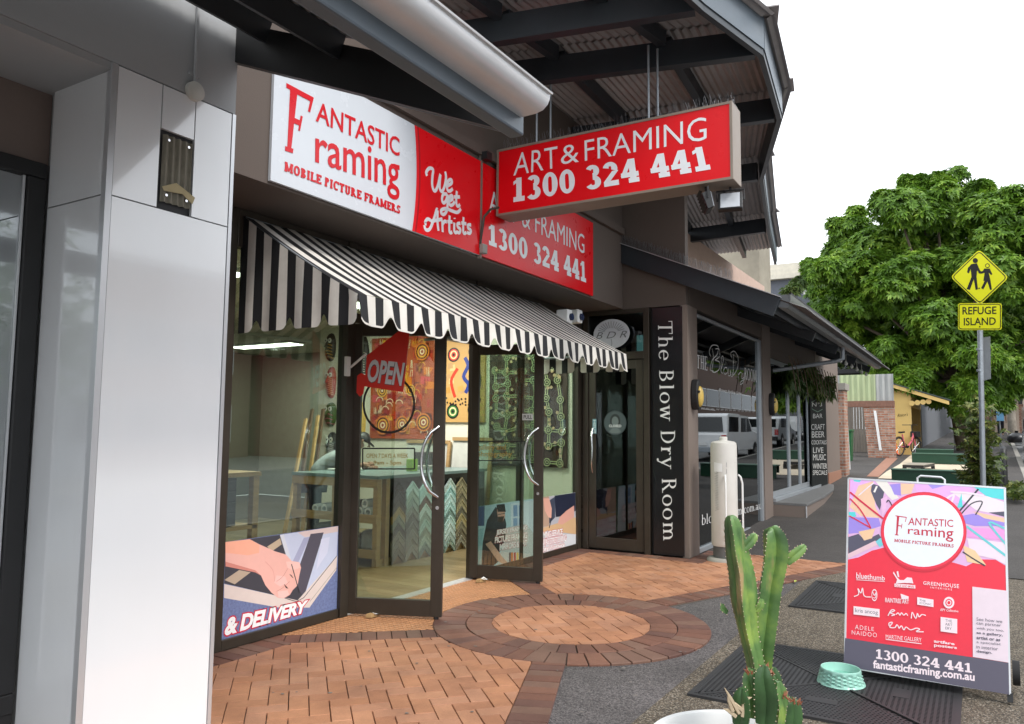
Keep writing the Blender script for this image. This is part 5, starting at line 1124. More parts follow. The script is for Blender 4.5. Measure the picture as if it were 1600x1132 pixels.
for s,ang in((-1,R(200)),(1,R(-62))):
    ex=Vector((math.cos(ang),math.sin(ang),0)); pv=Vector((-ex.y,ex.x,0)); o_=Vector((cx,cy,0))+ex*(r_+.015)
    MB().tube([o_+Vector((0,0,.32)),o_+ex*.05+Vector((0,0,.36)),o_+ex*.05+Vector((0,0,.95)),o_+ex*.03+Vector((0,0,1.03)),o_+Vector((0,0,1.06))],.012,8).build('hoop_handle',M_white,tk,smooth=True)
nv=Vector((-cx,-cy,0)).normalized(); o_=Vector((cx,cy,0))+nv*(r_+.001); rt=nv.cross(Vector((0,0,1))); rt=-rt
def TK(u_,v_): 
    a=u_/r_; e=nv*math.cos(a)+(-rt if False else Vector((-nv.y,nv.x,0)))*math.sin(a); return Vector((cx,cy,0))+e*(r_+.002)+Vector((0,0,v_))
pp=Print(TK,nv,.0006); gk=flat((.30,.30,.30))
pp.text('PIST\nPE',[(.03,1.08),(.16,1.08),(.16,1.22),(.03,1.22)],gk,.0); 
for k in range(16): z=.62+k*.03; pp.line([(-.12,z),(-.07,z+.02),(-.10,z+.03)],.006,gk,False)
pp.build('scrawl',tk)
o=MB(); o.add([TK(-.13+.01*k,1.10) for k in range(12)]+[TK(-.13+.01*k,1.22-.02*(k/11)) for k in range(12)],[(k,k+1,13+k,12+k) for k in range(11)]); o=o.build('paper_note',M_white,tk); 

# ================================================================ bar: bifold doors, step, board, vine
bb=thing('bar_building','taupe bar front with silver bifold glass doors and raised step','building',(17,4,gz(17)))
g0=.36
bf=[(14.36,16.0),(16.0,17.1),(17.1,18.1),(18.1,19.0)]
fx0,fx1=14.36,19.0
for k,(a,b_) in enumerate(bf):
    o=frame('bifold_door',[(a,3.2,g0+.06,a+.07,3.25,2.95),(b_-.07,3.2,g0+.06,b_-.002,3.25,2.95),(a+.07,3.2,g0+.06,b_-.07,3.25,g0+.16),(a+.07,3.2,2.86,b_-.07,3.25,2.95)],bb,M_win); box('pane',GL_dark,o,a+.07,3.222,g0+.16,b_-.07,3.230,2.86)
box('sill',M_win,bb,14.33,3.12,g0,19.0,3.27,g0+.055); box('header',M_taupe,bb,14.33,3.205,2.955,20.2,3.29,3.55)
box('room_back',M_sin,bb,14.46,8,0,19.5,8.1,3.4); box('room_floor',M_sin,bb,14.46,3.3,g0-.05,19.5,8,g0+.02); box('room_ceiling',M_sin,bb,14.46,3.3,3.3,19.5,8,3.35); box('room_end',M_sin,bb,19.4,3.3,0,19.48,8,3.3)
b=MB(); pl=[(14.33,3.19),(14.33,2.62),(16.5,2.66),(18.5,2.80),(20.0,3.02),(20.35,3.19)]
b.prism([(x,y,0.05) for x,y in pl],(0,0,g0-.10)); b.build('step',M_taupe2,bb); b=MB(); b.prism([(x,y-.02 if y<3.1 else y,g0-.049) for x,y in pl],(0,0,.045)); b.build('step_tread',mat('grey_step_tread',(.16,.16,.16),.55,var=.15,dirt=.3),bb,bevel=.006)
box('step_edge',M_trim,bb,14.322,2.61,.05,14.40,2.618,g0-.05)
box('end_wall',M_taupe2,bb,19.01,3.19,.2,22.4,3.4,3.5); box('end_wall_base',mat('terracotta_tile',(.34,.17,.11),.6,var=.1),bb,20.4,3.165,gz(20.4)-.05,22.42,3.188,gz(22)+.22)
bd=thing('bar_blackboard','tall blackboard listing bar, craft beer, cocktails, live music','sign',(19.8,3.1,.37))
PBd=lambda px,py:PY(3.14,px,py); a=PBd(1266,619); c=PBd(1291,755); bx0,bx1=18.0,20.05
box('board',mat('blackboard',(.010,.012,.012),.7,var=.2,spec=.2),bd,bx0,3.142,.36,bx1,3.165,2.42)
pp=Print(lambda px,py:PY(3.142,px,py),(0,-1,0),.003); z7=zz(1180,560,4.194); wt=flat((.62,.62,.60)); gn=flat((.05,.16,.10))
hx=[(404,268),(438,290),(440,335),(408,352),(370,332),(366,290),(404,268)]
pp.line(z7(*hx),.018,gn,False)
for s_,(x0,y0,x1,y1) in(('Nº3',(372,290,437,318)),('BAR',(378,364,440,394)),('CRAFT',(366,432,455,470)),('BEER',(370,480,453,520)),('COCKTAILS',(368,538,466,566)),('LIVE',(378,585,446,622)),('MUSIC',(378,630,462,670)),('WINTER',(376,690,470,726)),('SPECIALS',(376,735,470,766))):
    k=.03; pp.text(s_,z7((x0,y1+k*0),(x1,y1-2),(x1,y0),(x0,y0)),wt,.0)
pp.build('chalk_lettering',bd)
# leaves
def leafmesh(name,parent,m,centres,rn,n=7,L_=.22,W=.07,droop=.5,updir=None,seg=2):
    b=MB(); vs=b.v; fs=b.f
    for c,nrm_ in centres:
        c=Vector(c); nrm_=Vector(nrm_).normalized(); t1=nrm_.orthogonal().normalized(); t2=nrm_.cross(t1); a0=rn.uniform(0,6.28)
        for k in range(n):
            a=a0+2*PI*k/n+rn.uniform(-.3,.3); d=(t1*math.cos(a)+t2*math.sin(a)+nrm_*rn.uniform(.0,.5)).normalized(); l=L_*rn.uniform(.65,1.2); w_=W*rn.uniform(.7,1.2)
            s=d.cross(nrm_); s=s.normalized() if s.length>.01 else t1
            p1=c+d*l*.5; p2=c+d*l+Vector((0,0,-droop*l)); i=len(vs)
            vs+=[tuple(c),tuple(p1+s*w_/2),tuple(p2),tuple(p1-s*w_/2)]; fs+=[(i,i+1,i+2),(i,i+2,i+3)]
    b.m=[0]*len(b.f); return fastbuild(name,b,m,parent)
def fastbuild(name,b,m,parent):
    me=bpy.data.meshes.new(name); me.from_pydata(b.v,[],b.f); me.materials.append(m); return par(link(bpy.data.objects.new(name,me)),parent)
def leafmat(name,c1,c2,c3,rough=.45,tr=.25):
    m=bpy.data.materials.new(name); m.use_nodes=True; nt=m.node_tree; b=nt.nodes['Principled BSDF']; N=nt.nodes.new; L=nt.links.new
    g=N('ShaderNodeNewGeometry'); rp=N('ShaderNodeValToRGB'); e=rp.color_ramp.elements; e[0].color=(*c1,1); e[1].color=(*c3,1); x=e.new(.55); x.color=(*c2,1); tc=N('ShaderNodeTexCoord'); nz=N('ShaderNodeTexNoise'); nz.inputs['Scale'].default_value=.9; nz.inputs['Detail'].default_value=3; L(tc.outputs['Object'],nz.inputs['Vector']); ma=N('ShaderNodeMath'); ma.operation='MULTIPLY_ADD'; ma.inputs[1].default_value=1.5; ma.inputs[2].default_value=-.5; L(nz.outputs['Fac'],ma.inputs[0]); mb=N('ShaderNodeMath'); mb.operation='MULTIPLY_ADD'; mb.inputs[1].default_value=.5; L(g.outputs['Random Per Island'],mb.inputs[0]); L(ma.outputs[0],mb.inputs[2]); L(mb.outputs[0],rp.inputs[0]); L(rp.outputs[0],b.inputs['Base Color']); b.inputs['Roughness'].default_value=rough; b.inputs['Specular IOR Level'].default_value=.35
    t=N('ShaderNodeBsdfTranslucent'); L(rp.outputs[0],t.inputs[0]); mx=N('ShaderNodeMixShader'); mx.inputs[0].default_value=tr; o=nt.nodes['Material Output']; L(b.outputs[0],mx.inputs[1]); L(t.outputs[0],mx.inputs[2]); L(mx.outputs[0],o.inputs[0]); return m
M_vine=leafmat('vine_leaf',(.02,.05,.010),(.05,.09,.016),(.15,.18,.04))
rn=random.Random(21); cs=[]
vn=thing('hanging_vine','dark green vine hanging under the awning over the bar doors','plant',(16.5,2.8,2.6))
for k in range(460):
    x=rn.uniform(14.7,20.2); y=rn.uniform(2.92,3.12); z=2.92-abs(rn.gauss(0,.22))-(.12*math.sin(x*2.1)+.08); cs.append(((x,y,max(z,2.48+rn.uniform(-.14,.1))),(rn.uniform(-1,1),-1,rn.uniform(-.5,.6))))
leafmesh('leaves',vn,M_vine,cs,rn,6,.13,.06,.6); b=MB()
for k in range(14): x=14.1+k*.37; b.tube([(x,2.8,2.95),(x+.1,2.75,2.7),(x+.05,2.7,2.4+rn.uniform(-.2,.2))],.008,5)
b.build('stems',M_dkwood,vn)
# ================================================================ along the street
def brickwall(name,c1,c2,mort,scale=1.0):
    m=bpy.data.materials.new(name); m.use_nodes=True; nt=m.node_tree; b=nt.nodes['Principled BSDF']; N=nt.nodes.new; L=nt.links.new
    tc=N('ShaderNodeTexCoord'); sp=N('ShaderNodeSeparateXYZ'); L(tc.outputs['Object'],sp.inputs[0]); ad=N('ShaderNodeMath'); L(sp.outputs[0],ad.inputs[0]); L(sp.outputs[1],ad.inputs[1]); cb=N('ShaderNodeCombineXYZ'); L(ad.outputs[0],cb.inputs[0]); L(sp.outputs[2],cb.inputs[1])
    t=N('ShaderNodeTexBrick'); t.inputs['Scale'].default_value=1; t.inputs['Brick Width'].default_value=.24; t.inputs['Row Height'].default_value=.086; t.inputs['Mortar Size'].default_value=.012; t.inputs['Color1'].default_value=(*c1,1); t.inputs['Color2'].default_value=(*c2,1); t.inputs['Mortar'].default_value=(*mort,1); t.inputs['Bias'].default_value=0; L(cb.outputs[0],t.inputs['Vector'])
    n=N('ShaderNodeTexNoise'); n.inputs['Scale'].default_value=7; n.inputs['Detail'].default_value=6; L(tc.outputs['Object'],n.inputs['Vector']); mu=N('ShaderNodeMix'); mu.data_type='RGBA'; mu.blend_type='OVERLAY'; mu.inputs[0].default_value=.6; L(t.outputs[0],mu.inputs[6]); L(n.outputs['Fac'],mu.inputs[7]); L(mu.outputs[2],b.inputs['Base Color']); b.inputs['Roughness'].default_value=.85
    bp=N('ShaderNodeBump'); bp.inputs['Distance'].default_value=.02; bp.invert=True; L(t.outputs['Fac'],bp.inputs['Height']); L(bp.outputs[0],b.inputs['Normal']); return m
M_brick=brickwall('old_red_brick',(.30,.12,.07),(.42,.24,.17),(.36,.32,.28))
def gbox(name,m,parent,x0,y0,x1,y1,h,z0=None,bevel=0):
    z=gz((x0+x1)/2) if z0 is None else z0; return box(name,m,parent,x0,y0,z-.12 if z0 is None else z0,x1,y1,z+h if z0 is None else z0+h,bevel)
# brick pier beside the bar, leaning white and red board
bp_=thing('brick_pier','narrow red brick pier at the end of the bar wall','pier',(23.1,3.2,gz(23))); gbox('shaft',M_brick,bp_,22.75,3.10,23.45,3.45,2.35); gbox('cap',M_conc,bp_,22.7,3.05,23.5,3.5,.18,gz(23)+2.352)
ls=thing('leaning_board','tall white and red board leaning on the brick pier','sign',PY(3.0,1322,735)); a=PX(24.0,1319,638); b_=PX(24.0,1319,734); c=PX(24.0,1329,734)
MB().prism([a,b_,c,a+Vector((0,-.08,0))],(.02,0,0)).build('board',M_white,ls); pp=Print(lambda u,v:PX(24.0,u,v),(-1,0,0),.004); pp.poly([(1321,696),(1325,696),(1327,711),(1322,711)],L8(205,30,45)); pp.ell((1325,724),1.5,2,L8(205,30,45),12); pp.build('print',ls)
# timber gate wall in the gap
gt=thing('timber_gate','weathered vertical board gate in the gap past the bar','gate',(34.6,4.2,gz(34))); yL=PX(34.6,1322,700).y; yR=PX(34.6,1362,700).y
M_grey=mat('weathered_boards',(.22,.19,.16),.85,var=.2,scale=4,stretch=(1,1,.2)); nb_=9
for k in range(nb_): y=yR+(yL-yR)*k/nb_; box('board',M_grey,gt,34.6+.006*(k%2),y+.006,gz(34.6)-.05,34.64,y+(yL-yR)/nb_-.004,gz(34.6)+2.9)
bi=thing('wheelie_bin','green wheelie bin behind the leaning board','bin',(29,4.0,gz(29))); y0=PX(29,1320,700).y; y1=PX(29,1329,700).y; M_bin=mat('bin_green',(.01,.10,.03),.5)
MB().prism([(29,min(y0,y1),gz(29)),(29,max(y0,y1),gz(29)),(29,max(y0,y1)+.04,gz(29)+1.0),(29,min(y0,y1)-.04,gz(29)+1.0)],(.5,0,0)).build('body',M_bin,bi); box('lid',M_bin,bi,28.96,min(y0,y1)-.06,gz(29)+1.002,29.6,max(y0,y1)+.06,gz(29)+1.08,.02)
# brick garden wall with lintel and corrugated fence above
bw=thing('brick_wall','old red brick wall piece between the gate and the yellow shelter','wall',(30,3,gz(30)))
X_=31.2; yl=PX(X_,1350,640).y; yr=PX(X_,1399,700).y; z1=PX(X_,1370,636).z; zg=gz(X_)
for k in range(1): MB().prism([(X_,PX(X_,1357,715).y,zg-.1),(X_,yr,zg-.1),(X_,yr,z1),(X_,PX(X_,1349,638).y,z1)],(.35,0,0)).build('wall_face',M_brick,bw)
MB().box(X_-.04,yr,z1+.001,X_+.4,PX(X_,1306,635).y,z1+.22).build('lintel',mat('brick_on_edge',(.20,.10,.07),.8,var=.3,scale=12),bw)
MB().prism([PX(X_-.03,1365,642),PX(X_-.03,1369,642),PX(X_-.03,1378,704),PX(X_-.03,1374,704)],(-.04,0,0)).build('rail',M_white,bw); 
cf=thing('corrugated_fence','pale green and grey corrugated iron fence above the brick wall','fence',(31.5,4,3)); zt_=PX(31.4,1340,586).z; zb_=z1+.222
M_cg=mat('faded_green_iron',(.40,.47,.27),.6,var=.12,scale=3,stretch=(3,3,.4),dirt=.3); M_cgr=mat('grey_iron',(.38,.39,.38),.5,metal=.2,var=.2,scale=3,stretch=(3,3,.4),dirt=.4)
for u0,u1,mm in((1304,1312,M_cgr),(1312,1368,M_cg),(1368,1396,M_cgr)):
    ya=PX(31.4,u0,600).y; yb=PX(31.4,u1,600).y; corr('sheet',cf,mm,(31.4,ya,zb_),(0,-1,0),(0,0,1),ya-yb,zt_-zb_,.19,.03)
# yellow shelter
ys=thing('yellow_shelter','small yellow timber shelter with sloping roof and scalloped trim','shelter',(33.5,2,gz(33)))
M_yel=mat('yellow_weatherboard',(.70,.49,.17),.6,var=.06,scale=3,dirt=.08); XS_=33.4; zg=gz(XS_); yA=PX(XS_,1393,650).y; yB=PX(XS_,1424,650).y; zA=PX(XS_,1394,602).z; zB=PX(XS_,1424,616).z
MB().prism([(XS_,yA,zg-.1),(XS_,yB,zg-.1),(XS_,yB,zB),(XS_,yA,zA)],(.10,0,0)).build('side_wall',M_yel,ys)
XE_=39.0; MB().prism([(XS_+.11,yA-.02,zg-.1),(XE_,yA-.02,zg-.1),(XE_,yA-.02,zA),(XS_+.11,yA-.02,zA)],(0,.08,0)).build('back_wall',M_yel,ys)
for x in(XS_+.101,XE_-.12): gbox('post',M_yel,ys,x,yB+.0,x+.12,yB+.12,zB-zg-.0)
e0=PX(XS_-.25,1383,597); e1=PX(XS_-.25,1483,627)
dv=(e1-e0); MB().prism([e0,e1,e1+Vector((0,0,-.14)),e0+Vector((0,0,-.14))],(.06,0,0)).build('barge_board',M_yel,ys); MB().prism([e0+Vector((-.03,.04,.01)),e1+Vector((-.03,-.06,.01)),e1+Vector((-.03,-.06,.05)),e0+Vector((-.03,.04,.05))],(XE_-XS_+.6,0,0)).build('roof',mat('dark_green_roof',(.05,.07,.065),.5,var=.1),ys)
MB().box(XE_-.1,yB+.13,zg-.1,XE_,yA-.03,zB).build('end_wall',M_yel,ys)
b=MB(); zs=PX(XS_+.2,1426,630).z
for k in range(9):
    x=XS_+.25+k*.62; n=10; pts=[(x,yB-.02,zB-.02)]+[(x+.6*j/n,yB-.02,zB-.35-.15*math.sin(PI*j/n)) for j in range(n+1)]+[(x+.6,yB-.02,zB-.02)]; b.prism(pts,(0,.03,0))
b.build('scalloped_valance',M_yel,ys)
b=MB()
for k in range(4): 
    y=yB-.04-.19*k; z=PX(XS_-.1,1424,632).z+.11*0; cc=Vector((XS_-.16,y,zB-.36+.02*k)); n=10; b.prism([(cc.x,cc.y+.1*math.cos(2*PI*j/n),cc.z+.1*math.sin(2*PI*j/n)) for j in range(n)],(.03,0,0))
b.build('scalloped_trim',M_yel,ys)
pp=Print(lambda u,v:PX(XS_,u,v),(-1,0,0),.004); pp.text('Rosco\'s',[(1402,652),(1419,650),(1419,645),(1402,647)],L8(70,60,30),0,.4); pp.build('lettering',ys)
tr=thing('terracotta_roof_edge','terracotta ridge tiles of a house behind the fence','roof',(36,4,4)); a=PX(36,1384,590)
for k in range(6): c=PX(36,1385+k*4.5,586+k*4); MB().tube([c,c+Vector((0,-.28,-.12))],.09,10).build('ridge_tile',mat('terracotta',(.42,.14,.06),.7,var=.2),tr,smooth=True)
gw=thing('grey_wall','long plain grey rendered wall beyond the yellow shelter','wall',(44,2,1.2)); y0=PX(39.2,1441,680).y; MB().prism([(39.2,y0,gz(39)-.2),(78,y0-1.1,gz(78)-.2),(78,y0-1.1,gz(78)+3.4),(39.2,y0,gz(39)+3.0)],(0,.2,0)).build('wall',mat('slate_grey_render',(.17,.18,.20),.8,var=.06),gw); box('roof',mat('dark_roof',(.05,.05,.055),.7),gw,39.5,y0+.3,gz(40)+3.4,52,y0+6,gz(40)+3.6)
# pale forecourt
sheet('forecourt',[22.6,25,28,31,33.2],lambda x:.1,lambda x:min(3.1,2.2+.0*x) if x>26 else 2.3,.004,M_tan)
b=MB(); o=struct(sheet('brick_edging',[23.0,25,27,29,31.0],lambda x:2.32+.02*(x-23),lambda x:2.62+.03*(x-23),.005,mat('edging_brick',(.30,.15,.10),.8,var=.25,scale=9)))
# green benches and table
M_gr=mat('bench_green',(.006,.045,.022),.4,var=.12); M_grt=mat('bench_green_top',(.06,.13,.09),.45,var=.12)
def bench(x,y0,y1,h,th,label):
    z=gz(x); t=thing('green_bench',label,'bench',(x,(y0+y1)/2,z),'green benches on the forecourt'); box('seat',M_grt,t,x-.02,y0,z+h-.03,x+.45,y1,z+h,.008); box('apron',M_gr,t,x,y0+.01,z+h-th,x+.04,y1-.01,z+h-.031)
    n=4
    for k in range(n): y=y0+.12+(y1-y0-.3)*k/(n-1); box('leg',M_black,t,x+.05,y,z-.02,x+.11,y+.06,z+h-.032); 
    box('rail',M_gr,t,x+.38,y0+.02,z+h-th*.6,x+.42,y1-.02,z+h-.031)
def bat(x,u0,u1,v): return PX(x,u1,v).y,PX(x,u0,v).y,PX(x,(u0+u1)/2,v).z-gz(x)
a=bat(21.2,1392,1545,735); bench(21.2,a[0],a[1],a[2],.36,'long green bench nearest, behind the A frame sign')
a=bat(28.5,1424,1520,709); bench(28.5,a[0],a[1],a[2],.33,'middle green bench beyond the low table'); a=bat(31.0,1431,1490,702); bench(31.0,a[0],a[1],a[2],.30,'farthest green bench, near the electric bike')
tbx=24.6; a=bat(tbx,1410,1446,727); z=gz(tbx); t=thing('low_table','low dark table with pale worn top between the green benches','table',(tbx,a[0],z))
p0,p1,p2,p3=PX(24.6,1410,727),PX(24.6,1443,727),PX(26.6,1460,713),PX(26.6,1425,713); hh=p0.z
for p in(p0,p1,p2,p3): p.z=hh
MB().prism([p0,p1,p2,p3],(0,0,-.07)).build('top',M_black,t); MB().prism([p+Vector((0,0,.004)) for p in(p0,p1,p2,p3)],(0,0,.01)).build('worn_surface',mat('worn_table_top',(.28,.25,.20),.6,var=.2),t)
for p in(p0.lerp(p2,.06),p1.lerp(p3,.06),p2.lerp(p0,.06),p3.lerp(p1,.06)): box('leg',M_black,t,p.x-.05,p.y-.05,gz(p.x)-.02,p.x+.05,p.y+.05,hh-.072)
# electric hire bike and orange cone
eb=thing('electric_bike','black and pink electric hire bicycle parked at the yellow shelter','bicycle',(32.6,2.3,gz(32.6)))
E0=PX(32.4,1406,710); E1=PX(33.0,1421,708); zg=gz(32.6); w0=Vector((32.25,E0.y,zg+.34)); w1=Vector((32.95,E1.y-.08,zg+.34)); bd_=(w1-w0).normalized(); sdv=Vector((-bd_.y,bd_.x,0))
L_=1.08; w1=w0+bd_*L_
def wheel(c):
    n=26; b=MB(); 
    rings=[c+(bd_*math.cos(2*PI*k/n)+Vector((0,0,1))*math.sin(2*PI*k/n))*.325 for k in range(n)]
    b.tube(rings+[rings[0],rings[1]],.026,6,close=False); o=b.build('wheel',M_rubber,eb,smooth=True); b=MB()
    for k in range(10): a=2*PI*k/10; b.tube([c,c+(bd_*math.cos(a)+Vector((0,0,1))*math.sin(a))*.31],.005,4)
    b.tube([c-sdv*.04,c+sdv*.04],.035,8); b.build('spokes',M_chrome,o)
    f=MB(); f.tube([c+(bd_*math.cos(a)+Vector((0,0,1))*math.sin(a))*.37 for a in[R(20+14*k) for k in range(11)]],.018,5); f.build('mudguard',M_black,eb,smooth=True)
wheel(w0); wheel(w1); V3=lambda s,z:w0+bd_*s+Vector((0,0,z)); M_pink=mat('pink_frame',(.60,.12,.16),.4)
b=MB(); b.tube([V3(.92,.42),V3(.80,.20),V3(.50,-.02),V3(.34,.0)],.032,8); b.tube([V3(.34,.0),V3(.22,.46)],.026,8); b.tube([V3(.0,0),V3(.34,.0)],.018,6); b.tube([V3(.0,0),V3(.25,.36)],.014,6); b.tube([V3(.88,.52),V3(L_,0)],.022,8); b.build('frame',M_pink,eb,smooth=True)
b=MB(); b.tube([V3(.88,.50),V3(.84,.78),V3(.86,.82)],.018,8); h0=V3(.86,.82); b.tube([h0-sdv*.30+bd_*-.14,h0-sdv*.16,h0,h0+sdv*.16,h0+sdv*.30-bd_*.14],.014,8); b.build('handlebars',M_black,eb,smooth=True)
MB().prism([V3(.08,.50)-sdv*.08,V3(.36,.52)-sdv*.03,V3(.36,.52)+sdv*.03,V3(.08,.50)+sdv*.08],(0,0,.06)).build('saddle',M_black,eb,bevel=.015); MB().prism([V3(.95,.36)-sdv*.14,V3(1.2,.36)-sdv*.14,V3(1.2,.36)+sdv*.14,V3(.95,.36)+sdv*.14],(0,0,.22)).build('basket',M_black,eb,bevel=.02)
b=MB(); b.tube([V3(.40,0)-sdv*.12,V3(.40,0)+sdv*.12],.05,10); b.bar(V3(.40,0)+sdv*.08,V3(.52,-.12)+sdv*.08,.02,.03); b.bar(V3(.40,0)-sdv*.08,V3(.28,.12)-sdv*.08,.02,.03); b.build('cranks',M_black,eb)
cc=PX(33.0,1397,712); t=thing('orange_cone','orange plastic traffic cone beside the bicycle','traffic cone',(33.0,cc.y,gz(33))); M_or=mat('cone_orange',(.80,.15,.02),.5); c_=(33.0,cc.y,gz(33))
box('base',M_or,t,c_[0]-.2,c_[1]-.2,c_[2],c_[0]+.2,c_[1]+.2,c_[2]+.04,.01); MB().lathe([(.17,.04),(.15,.1),(.05,.70),(.03,.72),(0,.72)],c_,20).build('cone',M_or,t,smooth=True)
# ---------------------------------------------------------------- pole signs
XP=16.5; pb=PX(XP,1536.5,790); pt=PX(XP,1529,398); zg=gz(XP)
sp=thing('street_sign','yellow diamond pedestrian sign with Refuge Island plate on a grey pole','sign',(pb.x,pb.y,zg))
MB().tube([(pb.x,pb.y,zg-.05),(pt.x,pt.y+.0,pt.z)],.045,14).build('pole',M_galv,sp,smooth=True); MB().lathe([(0,0.012),(.05,.01),(.05,-.02)],(pt.x,pt.y,pt.z),14).build('pole_cap',M_galv,sp)
M_sy=mat('sign_yellow',(.78,.76,.01),.35,var=.02,emit=None)
fd=(CAM-Vector((XP,0,EYE))); Sn=Vector((-.93,.36,0)).normalized(); So=Vector((pt.x,pt.y,0))+Sn*.055
PSg=lambda u,v:PPL(So,Sn,u,v)
def plate(name,pts,m,parent,th=.004,o=0): 
    a=[PSg(*p)+Sn*o for p in pts]; return MB().prism(a,-Sn*th).build(name,m,parent)
def rr(cx,cy,rot,pts,rad): return pts
dm=[(1530,390),(1576,434),(1531,477),(1485,433)]
def roundp(pts,f):
    o=[]
    for i,p in enumerate(pts):
        a=Vector(pts[i-1]);b=Vector(p);c=Vector(pts[(i+1)%len(pts)])
        for s in range(5): t=s/4; q0=b.lerp(a,f); q1=b.lerp(c,f); o.append(tuple(q0*(1-t)**2+b*2*t*(1-t)+q1*t*t))
    return o
plate('warning_plate',roundp(dm,.1),M_sy,sp); rc=[(1497,474),(1565,474),(1565,516),(1497,516)]; plate('name_plate',roundp(rc,.08),M_sy,sp)
pp=Print(PSg,Sn,.003); BK=(.012,.012,.012)
def outline(pts,f,ins,w_):
    c=(sum(p[0] for p in pts)/4,sum(p[1] for p in pts)/4); p=roundp([(c[0]+(x-c[0])*ins[0],c[1]+(y-c[1])*ins[1]) for x,y in pts],f); pp.line(p+[p[0]],w_,BK,False)
outline(dm,.1,(.93,.93),.016); outline(rc,.08,(.95,.92),.014)
z9=zz(1480,380,2.83)
pp.ell((1524,407.5),4,4,BK,16)
pp.poly(z9((108,93),(132,90),(140,110),(150,130),(147,137),(132,122),(130,150),(136,205),(126,208),(118,160),(100,208),(86,204),(108,150),(104,115),(96,135),(88,130),(92,110)),BK)
pp.ell((1543,415.5),3.6,3.6,BK,16); pp.ell((1543,415.5),2.4,2.4,M_sy,12)
pp.poly(z9((164,113),(188,113),(200,138),(194,142),(184,130),(192,168),(198,206),(190,208),(178,170),(160,205),(150,200),(166,168),(160,168),(166,132),(152,136),(138,134),(138,128),(158,124)),BK)
pp.text('REFUGE',[(1504,492),(1557,491),(1557,479),(1504,480)],BK,.012); pp.text('ISLAND',[(1506,509),(1556,508),(1556,496),(1506,497)],BK,.012)
for u,v in((1531,472),(1531,511),(1530,451)): pp.ell((u,v),1.2,1.2,BK,8)
pp.build('sign_print',sp)
bk=[(1533,528),(1547,526),(1548,592),(1534,596)]; a=[PX(XP+.15,u,v) for u,v in bk]; MB().prism(a,(.02,-.004,0)).build('reverse_plate',mat('sign_back_grey',(.16,.17,.18),.5,metal=.3),sp)
for v in(546,579): c=PX(XP,1531,v); MB().lathe([(.05,-.02),(.056,-.02),(.056,.02),(.05,.02)],(c.x,c.y,c.z),14).build('clamp',M_galv,sp)
def stop(u,v0,v1,vb,x,w_,cols,label,pole=True):
    c=PX(x,u,(v0+v1)/2); zg=gz(x); t=thing('stop_sign_post',label,'sign',(x,c.y,zg)); zb=PX(x,u,v1).z; zt=PX(x,u,v0).z
    MB().tube([(x,c.y,zg-.02),(x,c.y,zt)],.03,8).build('post',M_galv,t,smooth=True); MB().box(x-.05,c.y-w_/2,zb,x-.031,c.y+w_/2,zt).build('plate',M_white,t)
    pp=Print(lambda a,b:Vector((x-.05,c.y-a*w_/2,zb+(zt-zb)*b)),(-1,0,0),.003)
    for (a0,b0,a1,b1),cc in cols: pp.poly([(a0,b0),(a1,b0),(a1,b1),(a0,b1)],cc)
    pp.build('print',t); return t,c
t,c=stop(1560,604,625,696,42,.44,[((-.8,.8,.1,.95),L8(210,30,40)),((-.8,.5,.6,.55),L8(150,150,155)),((-.8,.38,.4,.43),L8(150,150,155)),((-.8,.2,.7,.3),L8(170,170,175))],'white and red bus stop post with blue timetable plate'); zb=PX(42,1561,658).z; MB().box(41.9,c.y-.17,zb,41.96,c.y+.12,zb+.48).build('timetable',mat('pale_blue_plate',(.18,.45,.75),.4),t)
stop(1546,592,618,690,38,.40,[((-.8,.15,.6,.3),L8(150,150,155)),((-.8,.6,.6,.7),L8(160,160,160))],'plain white sign plate behind the street sign pole')
rs=thing('hanging_sign','small triangular yellow and blue sign on the shelter side of the tree','sign',PX(38,1488,606)); pp=Print(lambda u,v:PX(38,u,v),(-1,0,0),.012); MB().prism([PX(38,1486,598),PX(38,1497,612),PX(38,1480,612)],(.02,0,0)).build('plate',M_white,rs); pp.poly([(1486,599),(1488,611),(1481,611)],L8(225,170,50)); pp.poly([(1487,600),(1493,608),(1489,608)],L8(60,120,190)); pp.build('print',rs); c=PX(38,1488,612); MB().tube([(38.02,c.y,gz(38)),(38.02,c.y,c.z+.5)],.02,6).build('post',M_galv,rs)
# hoops beside the kerb
for k,(u,vt,vb,x) in enumerate(((1567,702,764,20.6),(1560,722,770,19.6))):
    a=PX(x,u,vt); zg=gz(x); y=a.y; t=thing('bike_hoop',('tall' if k==0 else 'shorter curved')+' black padded bike hoop at the kerb','bike rack',(x,y,zg)); h=a.z-zg
    MB().tube([(x,y,zg-.03),(x,y,zg+h*.85),(x+.05,y,zg+h*.96),(x+.15,y,zg+h),(x+.6,y,zg+h),(x+.72,y,zg+h*.94),(x+.76,y,zg+h*.85),(x+.76,y,zg-.03)],.07,12).build('hoop',M_black,t,smooth=True)
c=PX(20.2,1551,728); t=thing('meter_box','small pale metal box on a post beside the hoops','utility box',(20.2,c.y,gz(20))); box('box',M_galv,t,20.1,c.y-.1,c.z-.1,20.3,c.y+.12,c.z+.06,.01); box('post',M_galv,t,20.17,c.y-.03,gz(20)-.02,20.23,c.y+.03,c.z-.101)
